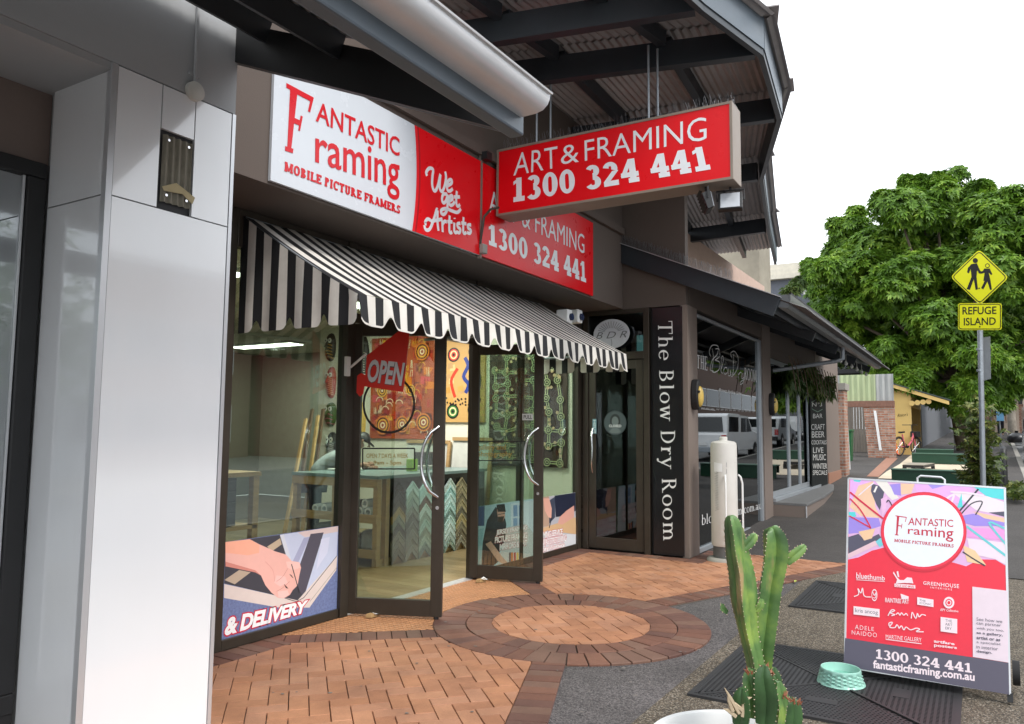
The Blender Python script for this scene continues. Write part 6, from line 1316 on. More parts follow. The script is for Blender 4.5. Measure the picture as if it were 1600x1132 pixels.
# ---------------------------------------------------------------- vegetation
M_leaf=leafmat('tree_leaf',(.040,.098,.010),(.120,.240,.020),(.31,.45,.05)); M_leaf2=leafmat('back_tree_leaf',(.03,.065,.015),(.07,.12,.03),(.16,.20,.05)); M_shr=leafmat('shrub_leaf',(.03,.06,.012),(.07,.11,.02),(.26,.26,.06)); M_bark=mat('tree_bark',(.11,.085,.06),.9,var=.3,scale=8,bump=.5,bscale=20)
def lobes_tree(name,label,lobes,x0,per,mleaf,trunk,rn,L_=.30,W=.085,nleaf=8,droop=.45,nsub=8):
    cs=[]; C=[]
    for u,v,rp in lobes:
        x=x0+rn.uniform(-2.2,2.6); c=PX(x,u,v); depth=(c-CAM).dot(CF); r_=rp*depth/F_PX; C.append((c,r_))
        subs=[(c,r_*.95),(c,r_*.9),(c,r_*.85)]
        for j in range(nsub):
            d=Vector((rn.gauss(0,1),rn.gauss(0,1),rn.gauss(.15,1))).normalized(); subs.append((c+d*r_*rn.uniform(.5,.95),r_*rn.uniform(.3,.5)))
        for k in range(per):
            sc,sr=rn.choice(subs); d=Vector((rn.gauss(0,1),rn.gauss(0,1),rn.gauss(0,1))).normalized()
            if d.z<-.4 and rn.random()<.65: d.z=-d.z
            d2=Vector((d.x,d.y,d.z*.75)); cs.append((sc+d2*sr*(rn.random()**.3),(d+Vector((rn.gauss(0,.35),rn.gauss(0,.35),.6))).normalized()))
    b0=Vector(trunk); t=thing(name,label,'tree',b0); leafmesh('crown',t,mleaf,cs,rn,nleaf,L_,W,droop)
    top=sum((c for c,_ in C),Vector())/len(C); b=MB(); b.tube([b0+Vector((0,0,-.1)),b0.lerp(top,.3)+Vector((.1,0,0)),b0.lerp(top,.6),top],[.30,.24,.18,.10],10)
    for c,r_ in C[::2]: m=b0.lerp(top,.45); b.tube([m,m.lerp(c,.55)+Vector((0,0,.2)),c],[.12,.07,.025],7)
    b.build('trunk',M_bark,t,smooth=True); return t
rn=random.Random(77)
LB=[(1330,362,36),(1302,425,40),(1296,485,36),(1350,425,50),(1402,325,44),(1372,385,48),(1440,335,52),(1488,316,42),(1545,338,48),(1602,345,55),(1420,430,58),(1480,415,58),(1540,425,58),(1602,440,60),(1345,505,48),(1410,505,55),(1470,505,58),(1530,515,58),(1592,530,60),(1385,555,36),(1440,568,40),(1500,575,40),(1560,572,40),(1660,400,70),(1660,510,70),(1310,395,28),(1285,455,28),(1320,530,36),(1460,290,20),(1530,296,20),(1425,292,22),(1420,600,30),(1470,602,30),(1520,606,30),(1560,612,30),(1500,628,20),(1450,612,22),(1562,385,42),(1520,462,46),(1582,482,46),(1450,462,46),(1390,455,44),(1440,390,44),(1500,370,44),(1360,470,40),(1530,560,36),(1470,545,36)]
tb0=PX(37,1507,690); lobes_tree('street_tree','large leafy green tree spreading over the far footpath',LB,36,1150,M_leaf,(37,tb0.y,gz(37)),rn,.24,.092,8,.22)
lobes_tree('background_tree','yellow green tree behind the corrugated fence',[(1365,575,26),(1400,580,24),(1330,570,22),(1300,560,24),(1430,592,20)],42,130,M_leaf2,(42,PX(42,1370,640).y,gz(42)),rn,.24,.08)
lobes_tree('background_tree','distant dark tree over the road at right edge',[(1570,600,26),(1600,590,40),(1590,560,36),(1640,570,50),(1545,585,30)],56,160,M_leaf2,(58,PX(58,1640,680).y,gz(58)),rn,.4,.13)
lobes_tree('background_tree','small light green tree beside the grey house roof',[(1238,452,10),(1246,445,12),(1230,458,10)],30,60,M_leaf2,(30,PX(30,1240,600).y,gz(30)),rn,.2,.06)
lobes_tree('background_tree','broad dark tree closing the far end of the street',[(1490,640,22),(1520,630,26),(1550,640,24),(1580,640,26),(1610,640,30),(1640,630,40),(1480,620,20),(1535,655,18),(1500,660,14)],80,260,M_leaf2,(80,PX(80,1560,670).y,gz(80)),rn,.5,.2)
t=thing('street_tree','slim pale trunked street tree near the kerb at right edge','tree',(51,PX(51,1583,684).y,gz(51))); y=PX(51,1583,684).y; b=MB(); b.tube([(51,y,gz(51)-.1),(51.05,y+.03,gz(51)+1.5),(51,y-.05,gz(51)+3.2),(51.1,y-.1,gz(51)+5)],[.24,.19,.17,.12],10); b.build('trunk',mat('pale_bark',(.33,.29,.24),.85,var=.35,scale=4),t,smooth=True)
cs=[((51+rn.gauss(0,1.4),y-.3+rn.gauss(0,1.3),gz(51)+5.2+rn.gauss(0,.9)),(rn.gauss(0,.5),rn.gauss(0,.5),1)) for k in range(420)]; leafmesh('crown',t,M_leaf,cs,rn,7,.34,.11,.5)
sh=thing('leafy_shrub','tall loose shrub growing round the street sign pole','shrub',(18.6,.1,gz(18.6))); cs=[]; b=MB(); sc_=PX(18.4,1522,700)
for k in range(46):
    a=rn.uniform(0,6.28); l=rn.uniform(.4,1.0); u=rn.uniform(1494,1560); v=rn.uniform(625,745); p1=PX(18.4+rn.uniform(-.6,.6),u+(0 if v>650 else (1524-u)*.5),v); p0=Vector((18.5,sc_.y,gz(18.5)+rn.uniform(0,.5))); b.tube([p0,p0.lerp(p1,.5)+Vector((0,0,.1)),p1],[.014,.009,.004],5)
    for j in range(17): q=p0.lerp(p1,rn.uniform(.45,1.05))+Vector((rn.gauss(0,.09),rn.gauss(0,.09),rn.gauss(0,.10))); cs.append((q,(rn.gauss(0,.6),rn.gauss(0,.6),1)))
for k in range(120): cs.append((PX(18.4+rn.uniform(-.4,.4),rn.uniform(1500,1562),rn.uniform(740,775)),(rn.gauss(0,.6),rn.gauss(0,.6),1)))
leafmesh('leaves',sh,M_shr,cs,rn,6,.10,.055,.25); b.build('stems',M_bark,sh)
gc=[((19.5+rn.uniform(-1.6,2.6),-.62+rn.gauss(0,.10),gz(19.5)+rn.uniform(0,.22)),(rn.gauss(0,.6),rn.gauss(0,.6),1)) for k in range(150)]
o=leafmesh('ground_cover',None,M_shr,gc,rn,6,.12,.05,.2); tag(o,'low leafy ground cover along the kerb behind the A frame sign','plants'); o['kind']='stuff'
# far fence pillars, person, van, rubbish bag
fp=thing('pillar_fence','cream pillar and brick infill fence beyond the bus stop','fence',(60,-1,gz(60))); M_cream=mat('cream_render',(.55,.44,.36),.8,var=.08)
for u0,u1 in((1553,1559),(1567,1574),(1586,1592)): ya,yb=PX(60,u0,650).y,PX(60,u1,650).y; box('pillar',M_cream,fp,60,yb,gz(60)-.2,60.4,ya,PX(60,u0,624).z); box('pillar_cap',M_cream,fp,59.94,yb-.06,PX(60,u0,624).z+.002,60.46,ya+.06,PX(60,u0,624).z+.15)
ya,yb=PX(60.1,1535,650).y,PX(60.1,1600,650).y; box('infill',M_brick,fp,60.1,yb,gz(60)-.2,60.3,ya,PX(60,1560,632).z)
fb=thing('far_house','cream house with dark roof far along the street','house',(70,-3,gz(70))); box('wall',M_cream,fb,70,PX(70,1640,640).y,1.5,78,PX(70,1570,640).y,5.4); MB().prism([(69.5,PX(70,1645,640).y,5.402),(69.5,PX(70,1565,640).y,5.402),(72,PX(70,1600,640).y,7)],(8,0,0)).build('roof',mat('house_roof',(.10,.07,.06),.8),fb); box('window',M_black,fb,69.96,PX(70,1598,640).y,3.2,69.995,PX(70,1590,640).y,4.6)
xp=54.0; c=PX(xp,1564,680); z=gz(xp); M_dk=mat('dark_coat',(.012,.014,.022),.8)
J=dict(pelvis=(0,0,.95),waist=(0,0,1.1),chest=(0,0,1.36),neck=(0,0,1.5),head0=(0.0,0,1.58),head1=(-.02,0,1.68),shl=(0,.2,1.42),ell=(.06,.27,1.14),wrl=(-.04,.29,.92),hal=(-.06,.29,.84),shr=(0,-.2,1.42),elr=(-.05,-.27,1.14),wrr=(.05,-.29,.92),har=(.06,-.29,.84),hil=(0,.09,.9),knl=(-.13,.1,.5),anl=(-.10,.1,.09),tol=(-.24,.1,.05),hir=(0,-.09,.9),knr=(.05,-.1,.5),anr=(.22,-.1,.12),tor=(.10,-.1,.05))
figure('distant person in dark coat walking on the far footpath',Vector((xp,c.y,z)),(-1,0,0),mat('skin_light',(.45,.28,.20),.6),M_dk,M_dk,M_black,J)
c=PX(45,1589,690); t=thing('rubbish_bag','black rubbish bag lying at the kerb by the van','bag',(45,c.y,gz(45))); b=MB(); b.lathe([(0,0),(.36,.02),(.42,.15),(.38,.32),(.2,.46),(.06,.5),(.09,.58),(0,.58)],(45,c.y,gz(45)),14); b.build('bag',mat('bin_liner',(.012,.012,.014),.3,bump=.8,bscale=9),t,smooth=True)
# ---------------------------------------------------------------- vehicles
def vehicle(name,label,x,y,prof,glass_,W,paint,tail,rz=0,extra=None):
    """prof: side outline (s along +x, z); built at the kerb, nose to +x"""
    z=gz(x)-.13; t=thing(name,label,'vehicle',(x,y,z)); Mp=mat(paint[0],paint[1],.18,var=.02,coat=.6)
    b=MB(); b.prism([(x+s,y-W/2,z+h) for s,h in prof],(0,W,0)); b.build('body',Mp,t,bevel=.05)
    gm=mat('car_glass',(.012,.014,.016),.05,spec=.8)
    for i,g in enumerate(glass_):
        for yy,dy in((y-W/2-.004,.003),(y+W/2+.001,.003)): MB().prism([(x+s,yy,z+h) for s,h in g],(0,dy,0)).build('side_window',gm,t)
    for s in prof and extra['wheels']:
        for yy in(y-W/2+.0,y+W/2-.20):
            o=MB(); o.tube([(x+s,yy-.015,z+.33),(x+s,yy+.215,z+.33)],.33,24); o=o.build('tyre',M_rubber,t,smooth=True); MB().tube([(x+s,yy-.022,z+.33),(x+s,yy+.222,z+.33)],.20,16).build('rim',M_chrome,o,smooth=True)
        for yy in(y-W/2-.002,y+W/2-.022): MB().prism([(x+s+.40*math.cos(PI*k/12),yy,z+.33+.40*math.sin(PI*k/12)) for k in range(13)],(0,.024,0)).build('wheel_arch',M_black,t)
    rb=extra['rear']; 
    for s in(-1,1):
        y0=y+s*(W/2-.02); y1=y+s*(W/2-.20); MB().box(x+rb[0]-.03,min(y0,y1),z+rb[1],x+rb[0]+.10,max(y0,y1),z+rb[2]).build('tail_light',mat('red_lens',(.45,.01,.01),.2,coat=.5),t,bevel=.01)
        MB().box(x+extra['front']-.06,min(y0,y1)-.0,z+.62,x+extra['front']+.02,max(y0,y1),z+.80).build('headlight',mat('clear_lens',(.7,.7,.7),.1),t,bevel=.01)
    MB().box(x+rb[0]-.12,y-W/2+.05,z+.36,x+rb[0]+.02,y+W/2-.05,z+.56).build('rear_bumper',M_galv if 'ute' in name else M_black,t,bevel=.02)
    rw=extra['rw']; MB().prism([(x+rw[0],y-W/2+.15,z+rw[1]),(x+rw[0],y+W/2-.15,z+rw[1]),(x+rw[2],y+W/2-.2,z+rw[3]),(x+rw[2],y-W/2+.2,z+rw[3])],(-.012,0,0)).build('rear_window',gm,t)
    box('number_plate',M_white,t,x+rb[0]-.06,y-.18,z+.62,x+rb[0]-.035,y+.18,z+.74)
    return t
UTE=[(0,.42),(0,1.02),(.05,1.05),(.1,1.72),(.25,1.80),(1.75,1.80),(1.9,1.76),(3.1,1.74),(3.8,1.18),(4.9,1.06),(5.15,.92),(5.2,.42)]
vehicle('parked_ute','white twin cab utility parked along the kerb, seen in the salon window',28.2,-2.3,UTE,[[(.25,1.12),(1.6,1.12),(1.6,1.68),(.3,1.68)],[(1.95,1.12),(2.7,1.12),(2.7,1.66),(2.0,1.66)],[(2.78,1.12),(3.6,1.14),(3.1,1.64),(2.78,1.66)]],1.85,('white_car_paint',(.75,.76,.77)),0,extra=dict(wheels=(1.1,4.15),rear=(0,.68,1.0),front=5.2,rw=(.05,1.12,.10,1.66)))
VAN=[(0,.40),(0,1.1),(.08,1.85),(.2,1.95),(3.6,1.95),(4.2,1.25),(4.75,1.0),(4.8,.40)]
vehicle('parked_van','white van parked at the kerb, cut by the right edge',46.0,-3.0,VAN,[[(.3,1.2),(1.5,1.2),(1.5,1.75),(.3,1.75)],[(1.6,1.2),(2.6,1.2),(2.6,1.75),(1.6,1.75)],[(2.7,1.2),(3.95,1.25),(3.5,1.75),(2.7,1.75)]],1.8,('white_van_paint',(.76,.77,.78)),0,extra=dict(wheels=(.95,3.9),rear=(0,.75,1.35),front=4.8,rw=(.03,1.2,.07,1.75)))
HAT=[(0,.38),(0,.95),(.35,1.42),(.6,1.50),(2.2,1.50),(3.0,1.0),(4.0,.85),(4.1,.38)]
vehicle('parked_car','white hatchback parked ahead of the van, seen in the salon window',38.5,-2.6,HAT,[[(.5,1.0),(1.4,1.0),(1.4,1.42),(.6,1.42)],[(1.5,1.0),(2.7,1.0),(2.2,1.42),(1.5,1.42)]],1.72,('pale_car_paint',(.66,.68,.70)),0,extra=dict(wheels=(.75,3.3),rear=(0,.62,.9),front=4.1,rw=(.04,1.0,.33,1.4)))
# ---------------------------------------------------------------- the far side of the road (seen in the shop glass)
def simple_house(x0,x1,y,h,m,label,nw,dooru=None):
    t=thing('street_building',label,'building',((x0+x1)/2,y-4,-.1)); box('wall',m,t,x0,y-8,-.4,x1,y,h); box('parapet',M_white,t,x0-.1,y-.1,h+.002,x1+.1,y+.15,h+.3)
    for k in range(nw):
        xa=x0+.6+(x1-x0-1.2)*k/nw; xb=xa+(x1-x0-1.2)/nw-.5
        for z in(1.0,4.0):
            if z+1.5<h: o=box('window',M_white,t,xa-.08,y,z-.08,xb+.08,y+.06,z+1.58); box('pane',mat('car_glass',(0,0,0)),o,xa,y+.061,z,xb,y+.07,z+1.5)
    if dooru is not None:
        box('door',mat('sage_door',(.14,.19,.13),.5),t,dooru,y,.35,dooru+1.2,y+.1,2.7)
        for k in range(3): box('stair',M_conc,t,dooru-.4,y+.0+.3*(2-k)*0,-.4,dooru+1.6,y+.35*(3-k),-.1+.15*k)
simple_house(2,13,-19,6.0,mat('white_render',(.66,.67,.66),.8,var=.05),'white rendered building across the road with steps and door',4,6.2)
simple_house(13.6,24,-19,7.5,mat('brown_brick_render',(.28,.17,.12),.8,var=.1),'brown two storey building across the road',4); simple_house(24.5,38,-15,9.5,mat('red_render',(.20,.05,.04),.8),'red building across the road, raised and darkened for the salon glass',5); simple_house(39,64,-15,10,mat('darkened_render',(.16,.15,.13),.8),'dark stone building across the road further along, raised and darkened for the salon glass',6); simple_house(66,92,-15,10,mat('dark_brick_render',(.13,.08,.06),.8),'unseen dark brick building added across the road, second last',6); simple_house(94,150,-15,12,mat('charcoal_render',(.09,.09,.09),.8),'unseen charcoal building added across the road, farthest along',8); simple_house(-14,1.5,-19,5.0,mat('pale_grey_render',(.5,.51,.52),.8),'pale grey dental surgery building across the road',5)  # red, stone, dark brick, charcoal: unseen, made tall and dark for salon glass reflections
for k,(x,y) in enumerate(((-6,-13),(40,-11.5),(31,-12))):  # trees before the stone and red fronts added unseen to darken salon glass
    cs=[((x+rn.gauss(0,1.6),y+rn.gauss(0,1.0),4.2+rn.gauss(0,1.2)),(rn.gauss(0,.6),rn.gauss(0,.6),1)) for j in range(420)]; t=thing('street_tree','small tree on the opposite footpath, number %s from the left'%('one two three'.split()[k]),'tree',(x,y,0)); t['label']='small tree on the opposite footpath '+('by the grey surgery','added before the dark stone building to dim the salon glass','added before the red building to dim the salon glass')[k]; leafmesh('crown',t,M_leaf,cs,rn,7,.3,.1,.4); MB().tube([(x,y,-.2),(x,y,4)],[.14,.08],8).build('trunk',M_bark,t)
# house behind the salon roof
hb=thing('upper_house','grey blue house with cream roof fascia and white louvre window','house',(40,9,3)); 
XH=40.; P_=lambda u,v:PX(XH,u,v); M_blu=mat('slate_blue_wall',(.12,.13,.16),.7); a,b_=P_(1196,425),P_(1290,470)
box('wall',M_blu,hb,XH,b_.y,1.0,XH+8,P_(1196,440).y,P_(1240,436).z); M_fas=mat('cream_fascia',(.62,.57,.48),.6); 
for k in range(3): z=P_(1240,436).z+.004+k*.26; box('fascia_board',M_fas,hb,XH-.35+.06*k,b_.y-.4,z,XH+8.3,P_(1196,440).y+.6,z+.25)
ya,yb=P_(1254,450).y,P_(1275,450).y; z0,z1=P_(1254,460).z,P_(1254,442).z; o=box('louvre_window',M_white,hb,XH-.05,yb,z0,XH-.003,ya,z1)
for k in range(7): z=z0+(z1-z0)*(k+.2)/7; MB().prism([(XH-.06,yb+.03,z),(XH-.06,ya-.03,z),(XH-.12,ya-.03,z-.05),(XH-.12,yb+.03,z-.05)],(0,0,.02)).build('slat',M_white,o)

# ================================================================ A frame sign
ab=thing('a_frame_sign','A frame pavement sign with colourful brush art and white logo disc','sign',(5.7,.35,0))
BL=PZ(.055,1320,1042); BR=PZ(.055,1578,1084); tilt=R(11); dirn=(BR-BL).normalized(); nz_=dirn.cross(Vector((0,0,1))).normalized()
nz_=nz_ if nz_.dot(CAM-BL)>0 else -nz_
upv=(Vector((0,0,1))*math.cos(tilt)-nz_*math.sin(tilt)).normalized(); Nb=dirn.cross(upv).normalized(); Nb=Nb if Nb.dot(CAM-BL)>0 else -Nb
PA=lambda u,v:PPL(BL,Nb,u,v)
TL,TR=PA(1326,748),PA(1570,763)
MB().prism([BL,BR,TR,TL],-Nb*.022).build('front_board',mat('board_core',(.62,.62,.63),.4),ab)
pp=Print(PA,Nb,.002); za=zz(1310,740,5.714); zb_=zz(1310,890,5.661)
RD=L8(238,50,72); 
pp.poly([(1320.6,1041),(1577.6,1083),(1569.7,764),(1326.5,749)],flat(RD,.4))
K=L8(222,170,228)
pp.poly(za((104,46),(1496,128),(1502,830),(1400,770),(1260,768),(1140,830),(1040,800),(420,660),(300,690),(180,750),(86,770)),flat(L8(226,180,222),.4))
A=[(L8(232,178,236),((104,50),(330,60),(300,180),(200,240),(100,230))),(L8(110,215,220),((130,48),(210,52),(190,80),(140,72))),(L8(240,200,168),((180,110),(310,70),(330,300),(380,400),(200,380),(100,300))),(L8(160,140,225),((90,390),(360,400),(380,470),(200,530),(88,540))),(L8(88,86,104),((300,90),(420,130),(370,330),(340,280),(290,160))),(L8(236,230,224),((330,70),(430,68),(540,220),(480,240),(420,180))),(L8(160,140,225),((460,100),(560,90),(560,200),(500,190))),(L8(240,200,168),((555,90),(680,95),(650,180),(560,190))),(L8(232,178,236),((680,95),(960,110),(1200,120),(1180,280),(1020,260),(700,170))),(L8(170,150,232),((800,100),(960,108),(840,140))),(L8(90,215,218),((1195,112),(1490,135),(1490,240),(1330,210))),(L8(240,226,232),((1000,160),(1330,205),(1495,260),(1495,380),(1230,330))),(L8(160,140,225),((1100,380),(1200,360),(1490,430),(1495,470),(1220,470),(1110,440))),(L8(240,200,168),((1200,340),(1490,400),(1490,440),(1300,400))),(L8(88,86,104),((1340,350),(1490,340),(1490,390))),(L8(236,160,220),((1150,480),(1500,500),(1500,600),(1150,570))),(L8(238,220,232),((1150,580),(1500,620),(1500,820),(1400,765),(1180,720))),(L8(240,204,160),((1110,640),(1220,690),(1320,820),(1150,790))),(L8(88,86,104),((86,570),(180,540),(240,600),(360,540),(400,600),(90,740))),(L8(240,200,160),((180,520),(330,490),(300,580),(230,600))),(L8(120,205,215),((330,610),(400,560),(400,640),(370,660))),(L8(232,196,206),((84,720),(330,600),(350,640),(90,760))),(L8(90,215,218),((90,345),(150,345),(160,385),(100,390))),(L8(90,215,218),((1060,310),(1100,180),(1110,300))),(L8(235,190,225),((380,230),(440,200),(420,330),(390,400)))]
for c,p in A: pp.poly(za(*p),flat(c,.4))
for p,w_,c in(([(104,168),(240,280),(400,405)],.012,L8(215,50,80)),([(104,225),(200,330),(285,480),(260,470),(100,380)],.009,L8(215,50,80)),([(1080,340),(1250,140)],.010,L8(60,60,72)),([(1095,365),(1190,270),(1285,255),(1225,370)],.007,L8(60,60,72)),([(1140,470),(1500,740)],.014,L8(110,205,210)),([(1490,495),(1345,440),(1500,640)],.012,L8(110,205,210)),([(1110,700),(1200,760),(1310,825)],.008,L8(60,60,72)),([(960,230),(1030,190),(1010,260)],.012,L8(240,226,236)),([(1000,165),(1150,175),(1300,200)],.012,L8(240,226,236)),([(430,260),(450,240),(480,290)],.007,L8(60,60,72)),([(320,170),(345,115)],.012,L8(240,235,230)),([(180,200),(260,130),(320,85)],.008,L8(240,226,236))): pp.line(za(*p),w_,flat(c,.4))
cc=za((762,515))[0]
pp.ell((cc[0],cc[1]+1.5),67,62.5,flat(L8(212,40,62),.4),48); pp.ell(cc,66,60,flat(L8(236,52,78),.4),48); pp.ell(cc,62,56,flat(L8(234,238,246),.4),48)
r2=flat(L8(196,40,66),.4); pp.serif('F',za((505,552),(572,560),(612,390),(510,375)),r2,T=.14,t=.05); pp.text('ANTASTIC',za((622,462),(1026,480),(1026,415),(630,394)),r2,.008); pp.text('raming',za((620,562),(1026,616),(1028,490),(622,478)),r2,.006); pp.serif('MOBILE PICTURE FRAMERS',za((500,612),(1030,664),(1030,634),(502,584)),r2,T=.24,t=.16,sl=.05,st=.16,gap=.1)
WH=flat(L8(244,226,232),.4); GY=flat(L8(92,88,104),.4)
pp.poly(zb_((60,607),(1505,826),(1511,1108),(46,855)),GY); pp.poly(zb_((1185,153),(1497,190),(1504,824),(1190,774)),flat(L8(232,214,224),.4))
pp.serif('1300 324 441',zb_((335,790),(1182,918),(1178,832),(335,702)),WH,T=.22,t=.15,sl=.04,st=.14,gap=.05); pp.text('fantasticframing.com.au',zb_((308,895),(1206,1010),(1206,915),(308,800)),WH,.030)
pp.text('bluethumb',zb_((158,82),(412,100),(412,58),(160,26)),WH,.012); pp.line(zb_((160,92),(412,108)),.004,WH,False)
pp.poly(zb_((490,20),(520,70),(545,95),(580,95),(610,70),(650,75),(665,125),(590,120),(510,125),(520,90),(485,35)),WH); pp.poly(zb_((515,20),(530,15),(540,70),(525,65)),WH); pp.poly(zb_((497,125),(680,140),(682,170),(497,155)),WH); pp.text('OLLIE AND MARS',zb_((505,152),(672,166),(672,145),(505,131)),flat(RD,.4),.01)
pp.text('GREENHOUSE',zb_((750,135),(1068,168),(1068,132),(752,104)),WH,.01,0,1.1); pp.text('INTERIORS',zb_((815,168),(1005,188),(1005,170),(815,152)),WH,0,0,1.4)
pp.line(zb_((140,240),(180,220),(175,170),(200,210),(215,165),(230,235),(290,245)),.006,WH); pp.ell(zb_((320,228))[0],4.6,9.4,WH,20,.8); pp.line(zb_((305,200),(320,230),(335,205),(330,250),(310,250)),.005,WH)
pp.text('RAINTREE ART',zb_((415,290),(625,306),(625,268),(416,250)),WH,.015); pp.poly(zb_((550,215),(622,240),(622,262),(560,265)),WH)
pp.poly(zb_((698,245),(842,268),(842,334),(698,312)),WH); pp.text('THE\nICONIC',zb_((718,305),(825,318),(825,285),(718,262)),GY)
c_=zb_((978,295))[0]; pp.ell(c_,8.5,9.2,WH,24); pp.ell(c_,5.6,6,flat(RD,.4),20,.7); pp.ell(c_,2.5,2.8,flat(RD,.4),16); pp.text('APY Collective',zb_((900,368),(1062,380),(1062,360),(902,344)),WH,.01)
pp.poly(zb_((136,325),(366,352),(366,424),(136,398)),WH); pp.text('kris ancog',zb_((150,390),(350,408),(350,365),(150,342)),GY)
for l in([(440,410),(470,360),(500,365),(460,385),(500,400),(470,410)],[(510,400),(530,385),(545,405),(560,385),(580,405),(600,390),(615,410)],[(645,435),(655,380),(685,435),(700,390),(715,420),(740,400),(775,408)],[(450,500),(450,475),(480,470),(455,510),(500,515),(520,490),(540,525)],[(540,520),(560,500),(580,535),(600,510),(640,535),(690,520),(720,530),(690,550),(755,552)]): pp.line(zb_(*l),.006,WH)
pp.poly(zb_((905,420),(1052,440),(1052,568),(905,548)),WH); pp.text('THE\nART\nERY',zb_((945,530),(1008,538),(1008,448),(945,438)),GY,.0)
pp.text('ADELE',zb_((148,528),(315,545),(315,512),(150,488)),WH,-.005,0,1.2); pp.text('NAIDOO',zb_((120,575),(342,602),(342,562),(120,538)),WH,-.005,0,1.2)
pp.text('MARTINE GALLERY',zb_((420,612),(736,642),(736,606),(420,575)),WH,0); pp.line(zb_((420,618),(736,658)),.005,WH,False); pp.text('artfare\nposters',zb_((845,690),(1050,712),(1050,650),(845,618)),WH,.03)
tl=['See how we','can partner','with you too,','as a gallery,','artist or as','a specialist','in interior','design.']; wds=(228,218,242,232,210,215,190,138)
for k,s_ in enumerate(tl): y=424+k*41; pp.text(s_,zb_((1222,y+28),(1222+wds[k],y+28+wds[k]*.10),(1222+wds[k],y+wds[k]*.10),(1222,y)),GY,.025 if k in(3,4,7) else 0)
pp.build('print',ab)
# frame edge, handle, rear leg frame, caster
E=MB()
for a,b_ in((BL,TL),(BR,TR),(TL,TR),(BL,BR)): E.bar(a-Nb*.011,b_-Nb*.011,.012,.03,Nb)
E.build('edge_frame',M_trim,ab)
off=-nz_*.62; B2L=BL+off; B2R=BR+off; B2L.z=B2R.z=.04; MB().prism([B2L,B2R,TR-nz_*.03-Vector((0,0,.01)),TL-nz_*.03-Vector((0,0,.01))],nz_*.02).build('rear_board',M_black,ab)
for p,q in((BR,B2R),(BL,B2L)): 
    MB().bar(p.lerp(TR if p is BR else TL,.0)+Vector((0,0,.0))-Nb*.03,Vector((p.x,p.y,0))-nz_*.01,.03,.03,nz_).build('foot',M_black,ab)
c=BR+off*.45+dirn*.02; c.z=.11; MB().tube([c-dirn*.005,c+dirn*.035],.075,18).build('wheel',M_rubber,ab,smooth=True)
hm=TL.lerp(TR,.50); a=PA(1433,757);b2=PA(1476,760); MB().tube([a-Nb*.02,a-Nb*.02+upv*.045,a-Nb*.02+upv*.06+dirn*.02,b2-Nb*.02+upv*.06-dirn*.02,b2-Nb*.02+upv*.045,b2-Nb*.02],.007,8).build('handle',M_trim,ab,smooth=True)
# ================================================================ mint pet bowl
bc=PZ(0,1314,1068); R_=(PZ(0,1349,1068)-PZ(0,1279,1068)).length/2
pb_=thing('pet_bowl','mint green ceramic pet bowl with dimpled sides on the grate','bowl',(bc.x,bc.y,.004)); M_mint=mat('mint_glaze',(.30,.56,.47),.3,var=.04,spec=.5)
b=MB(); n=48; rows=9; vs=[]; Hb=R_*.62
for j in range(rows+1):
    f=j/rows; r_=R_*(1-.17*f)
    for k in range(n): dimp=.085*R_*(((k//2+j)%2)*1.0) if 0<j<rows-1 else 0; vs.append((bc.x+(r_-dimp)*math.cos(2*PI*k/n),bc.y+(r_-dimp)*math.sin(2*PI*k/n),.004+Hb*f))
b.add(vs,[(j*n+k,j*n+(k+1)%n,(j+1)*n+(k+1)%n,(j+1)*n+k) for j in range(rows) for k in range(n)]); b.build('outer_wall',M_mint,pb_,smooth=True)
MB().lathe([(R_*.83,Hb),(R_*.815,Hb+.004),(R_*.78,Hb+.002),(R_*.74,Hb*.6),(R_*.70,Hb*.45),(R_*.4,Hb*.40),(0,Hb*.40)],(bc.x,bc.y,.004),n).build('basin',M_mint,pb_,smooth=True); MB().lathe([(0,0),(R_*.72,0)],(bc.x,bc.y,.004+Hb*.52),n).build('water',glass('water_film',(.75,.9,.85),.04),pb_)
# ================================================================ potted cactus
dc_=2.5
def CP(u,v,dd=0): d=ray(u,v); return CAM+d*((dc_+dd)/d.dot(CF))
px_=dc_/F_PX; pc=CP(1152,1158); pr_=138*px_
pot=thing('white_pot','large round white planter pot at the bottom edge','pot',(pc.x,pc.y,0)); M_pot=mat('white_glazed_pot',(.80,.80,.79),.3,var=.02)
MB().lathe([(pr_*.55,0),(pr_*.62,.02),(pr_*.85,.25),(pr_*.98,pc.z-.05),(pr_,pc.z-.01),(pr_*.985,pc.z),(pr_*.91,pc.z),(pr_*.90,pc.z-.01),(pr_*.88,pc.z-.09)],(pc.x,pc.y,0),56).build('wall',M_pot,pot,smooth=True); MB().lathe([(0,.01),(pr_*.885,0)],(pc.x,pc.y,pc.z-.07),30).build('soil',mat('potting_soil',(.03,.022,.016),.95,var=.4,scale=30,bump=1,bscale=40),pot)
cac=thing('cactus','tall green candelabra cactus with two ribbed arms in the white pot','cactus',(pc.x,pc.y,pc.z-.06))
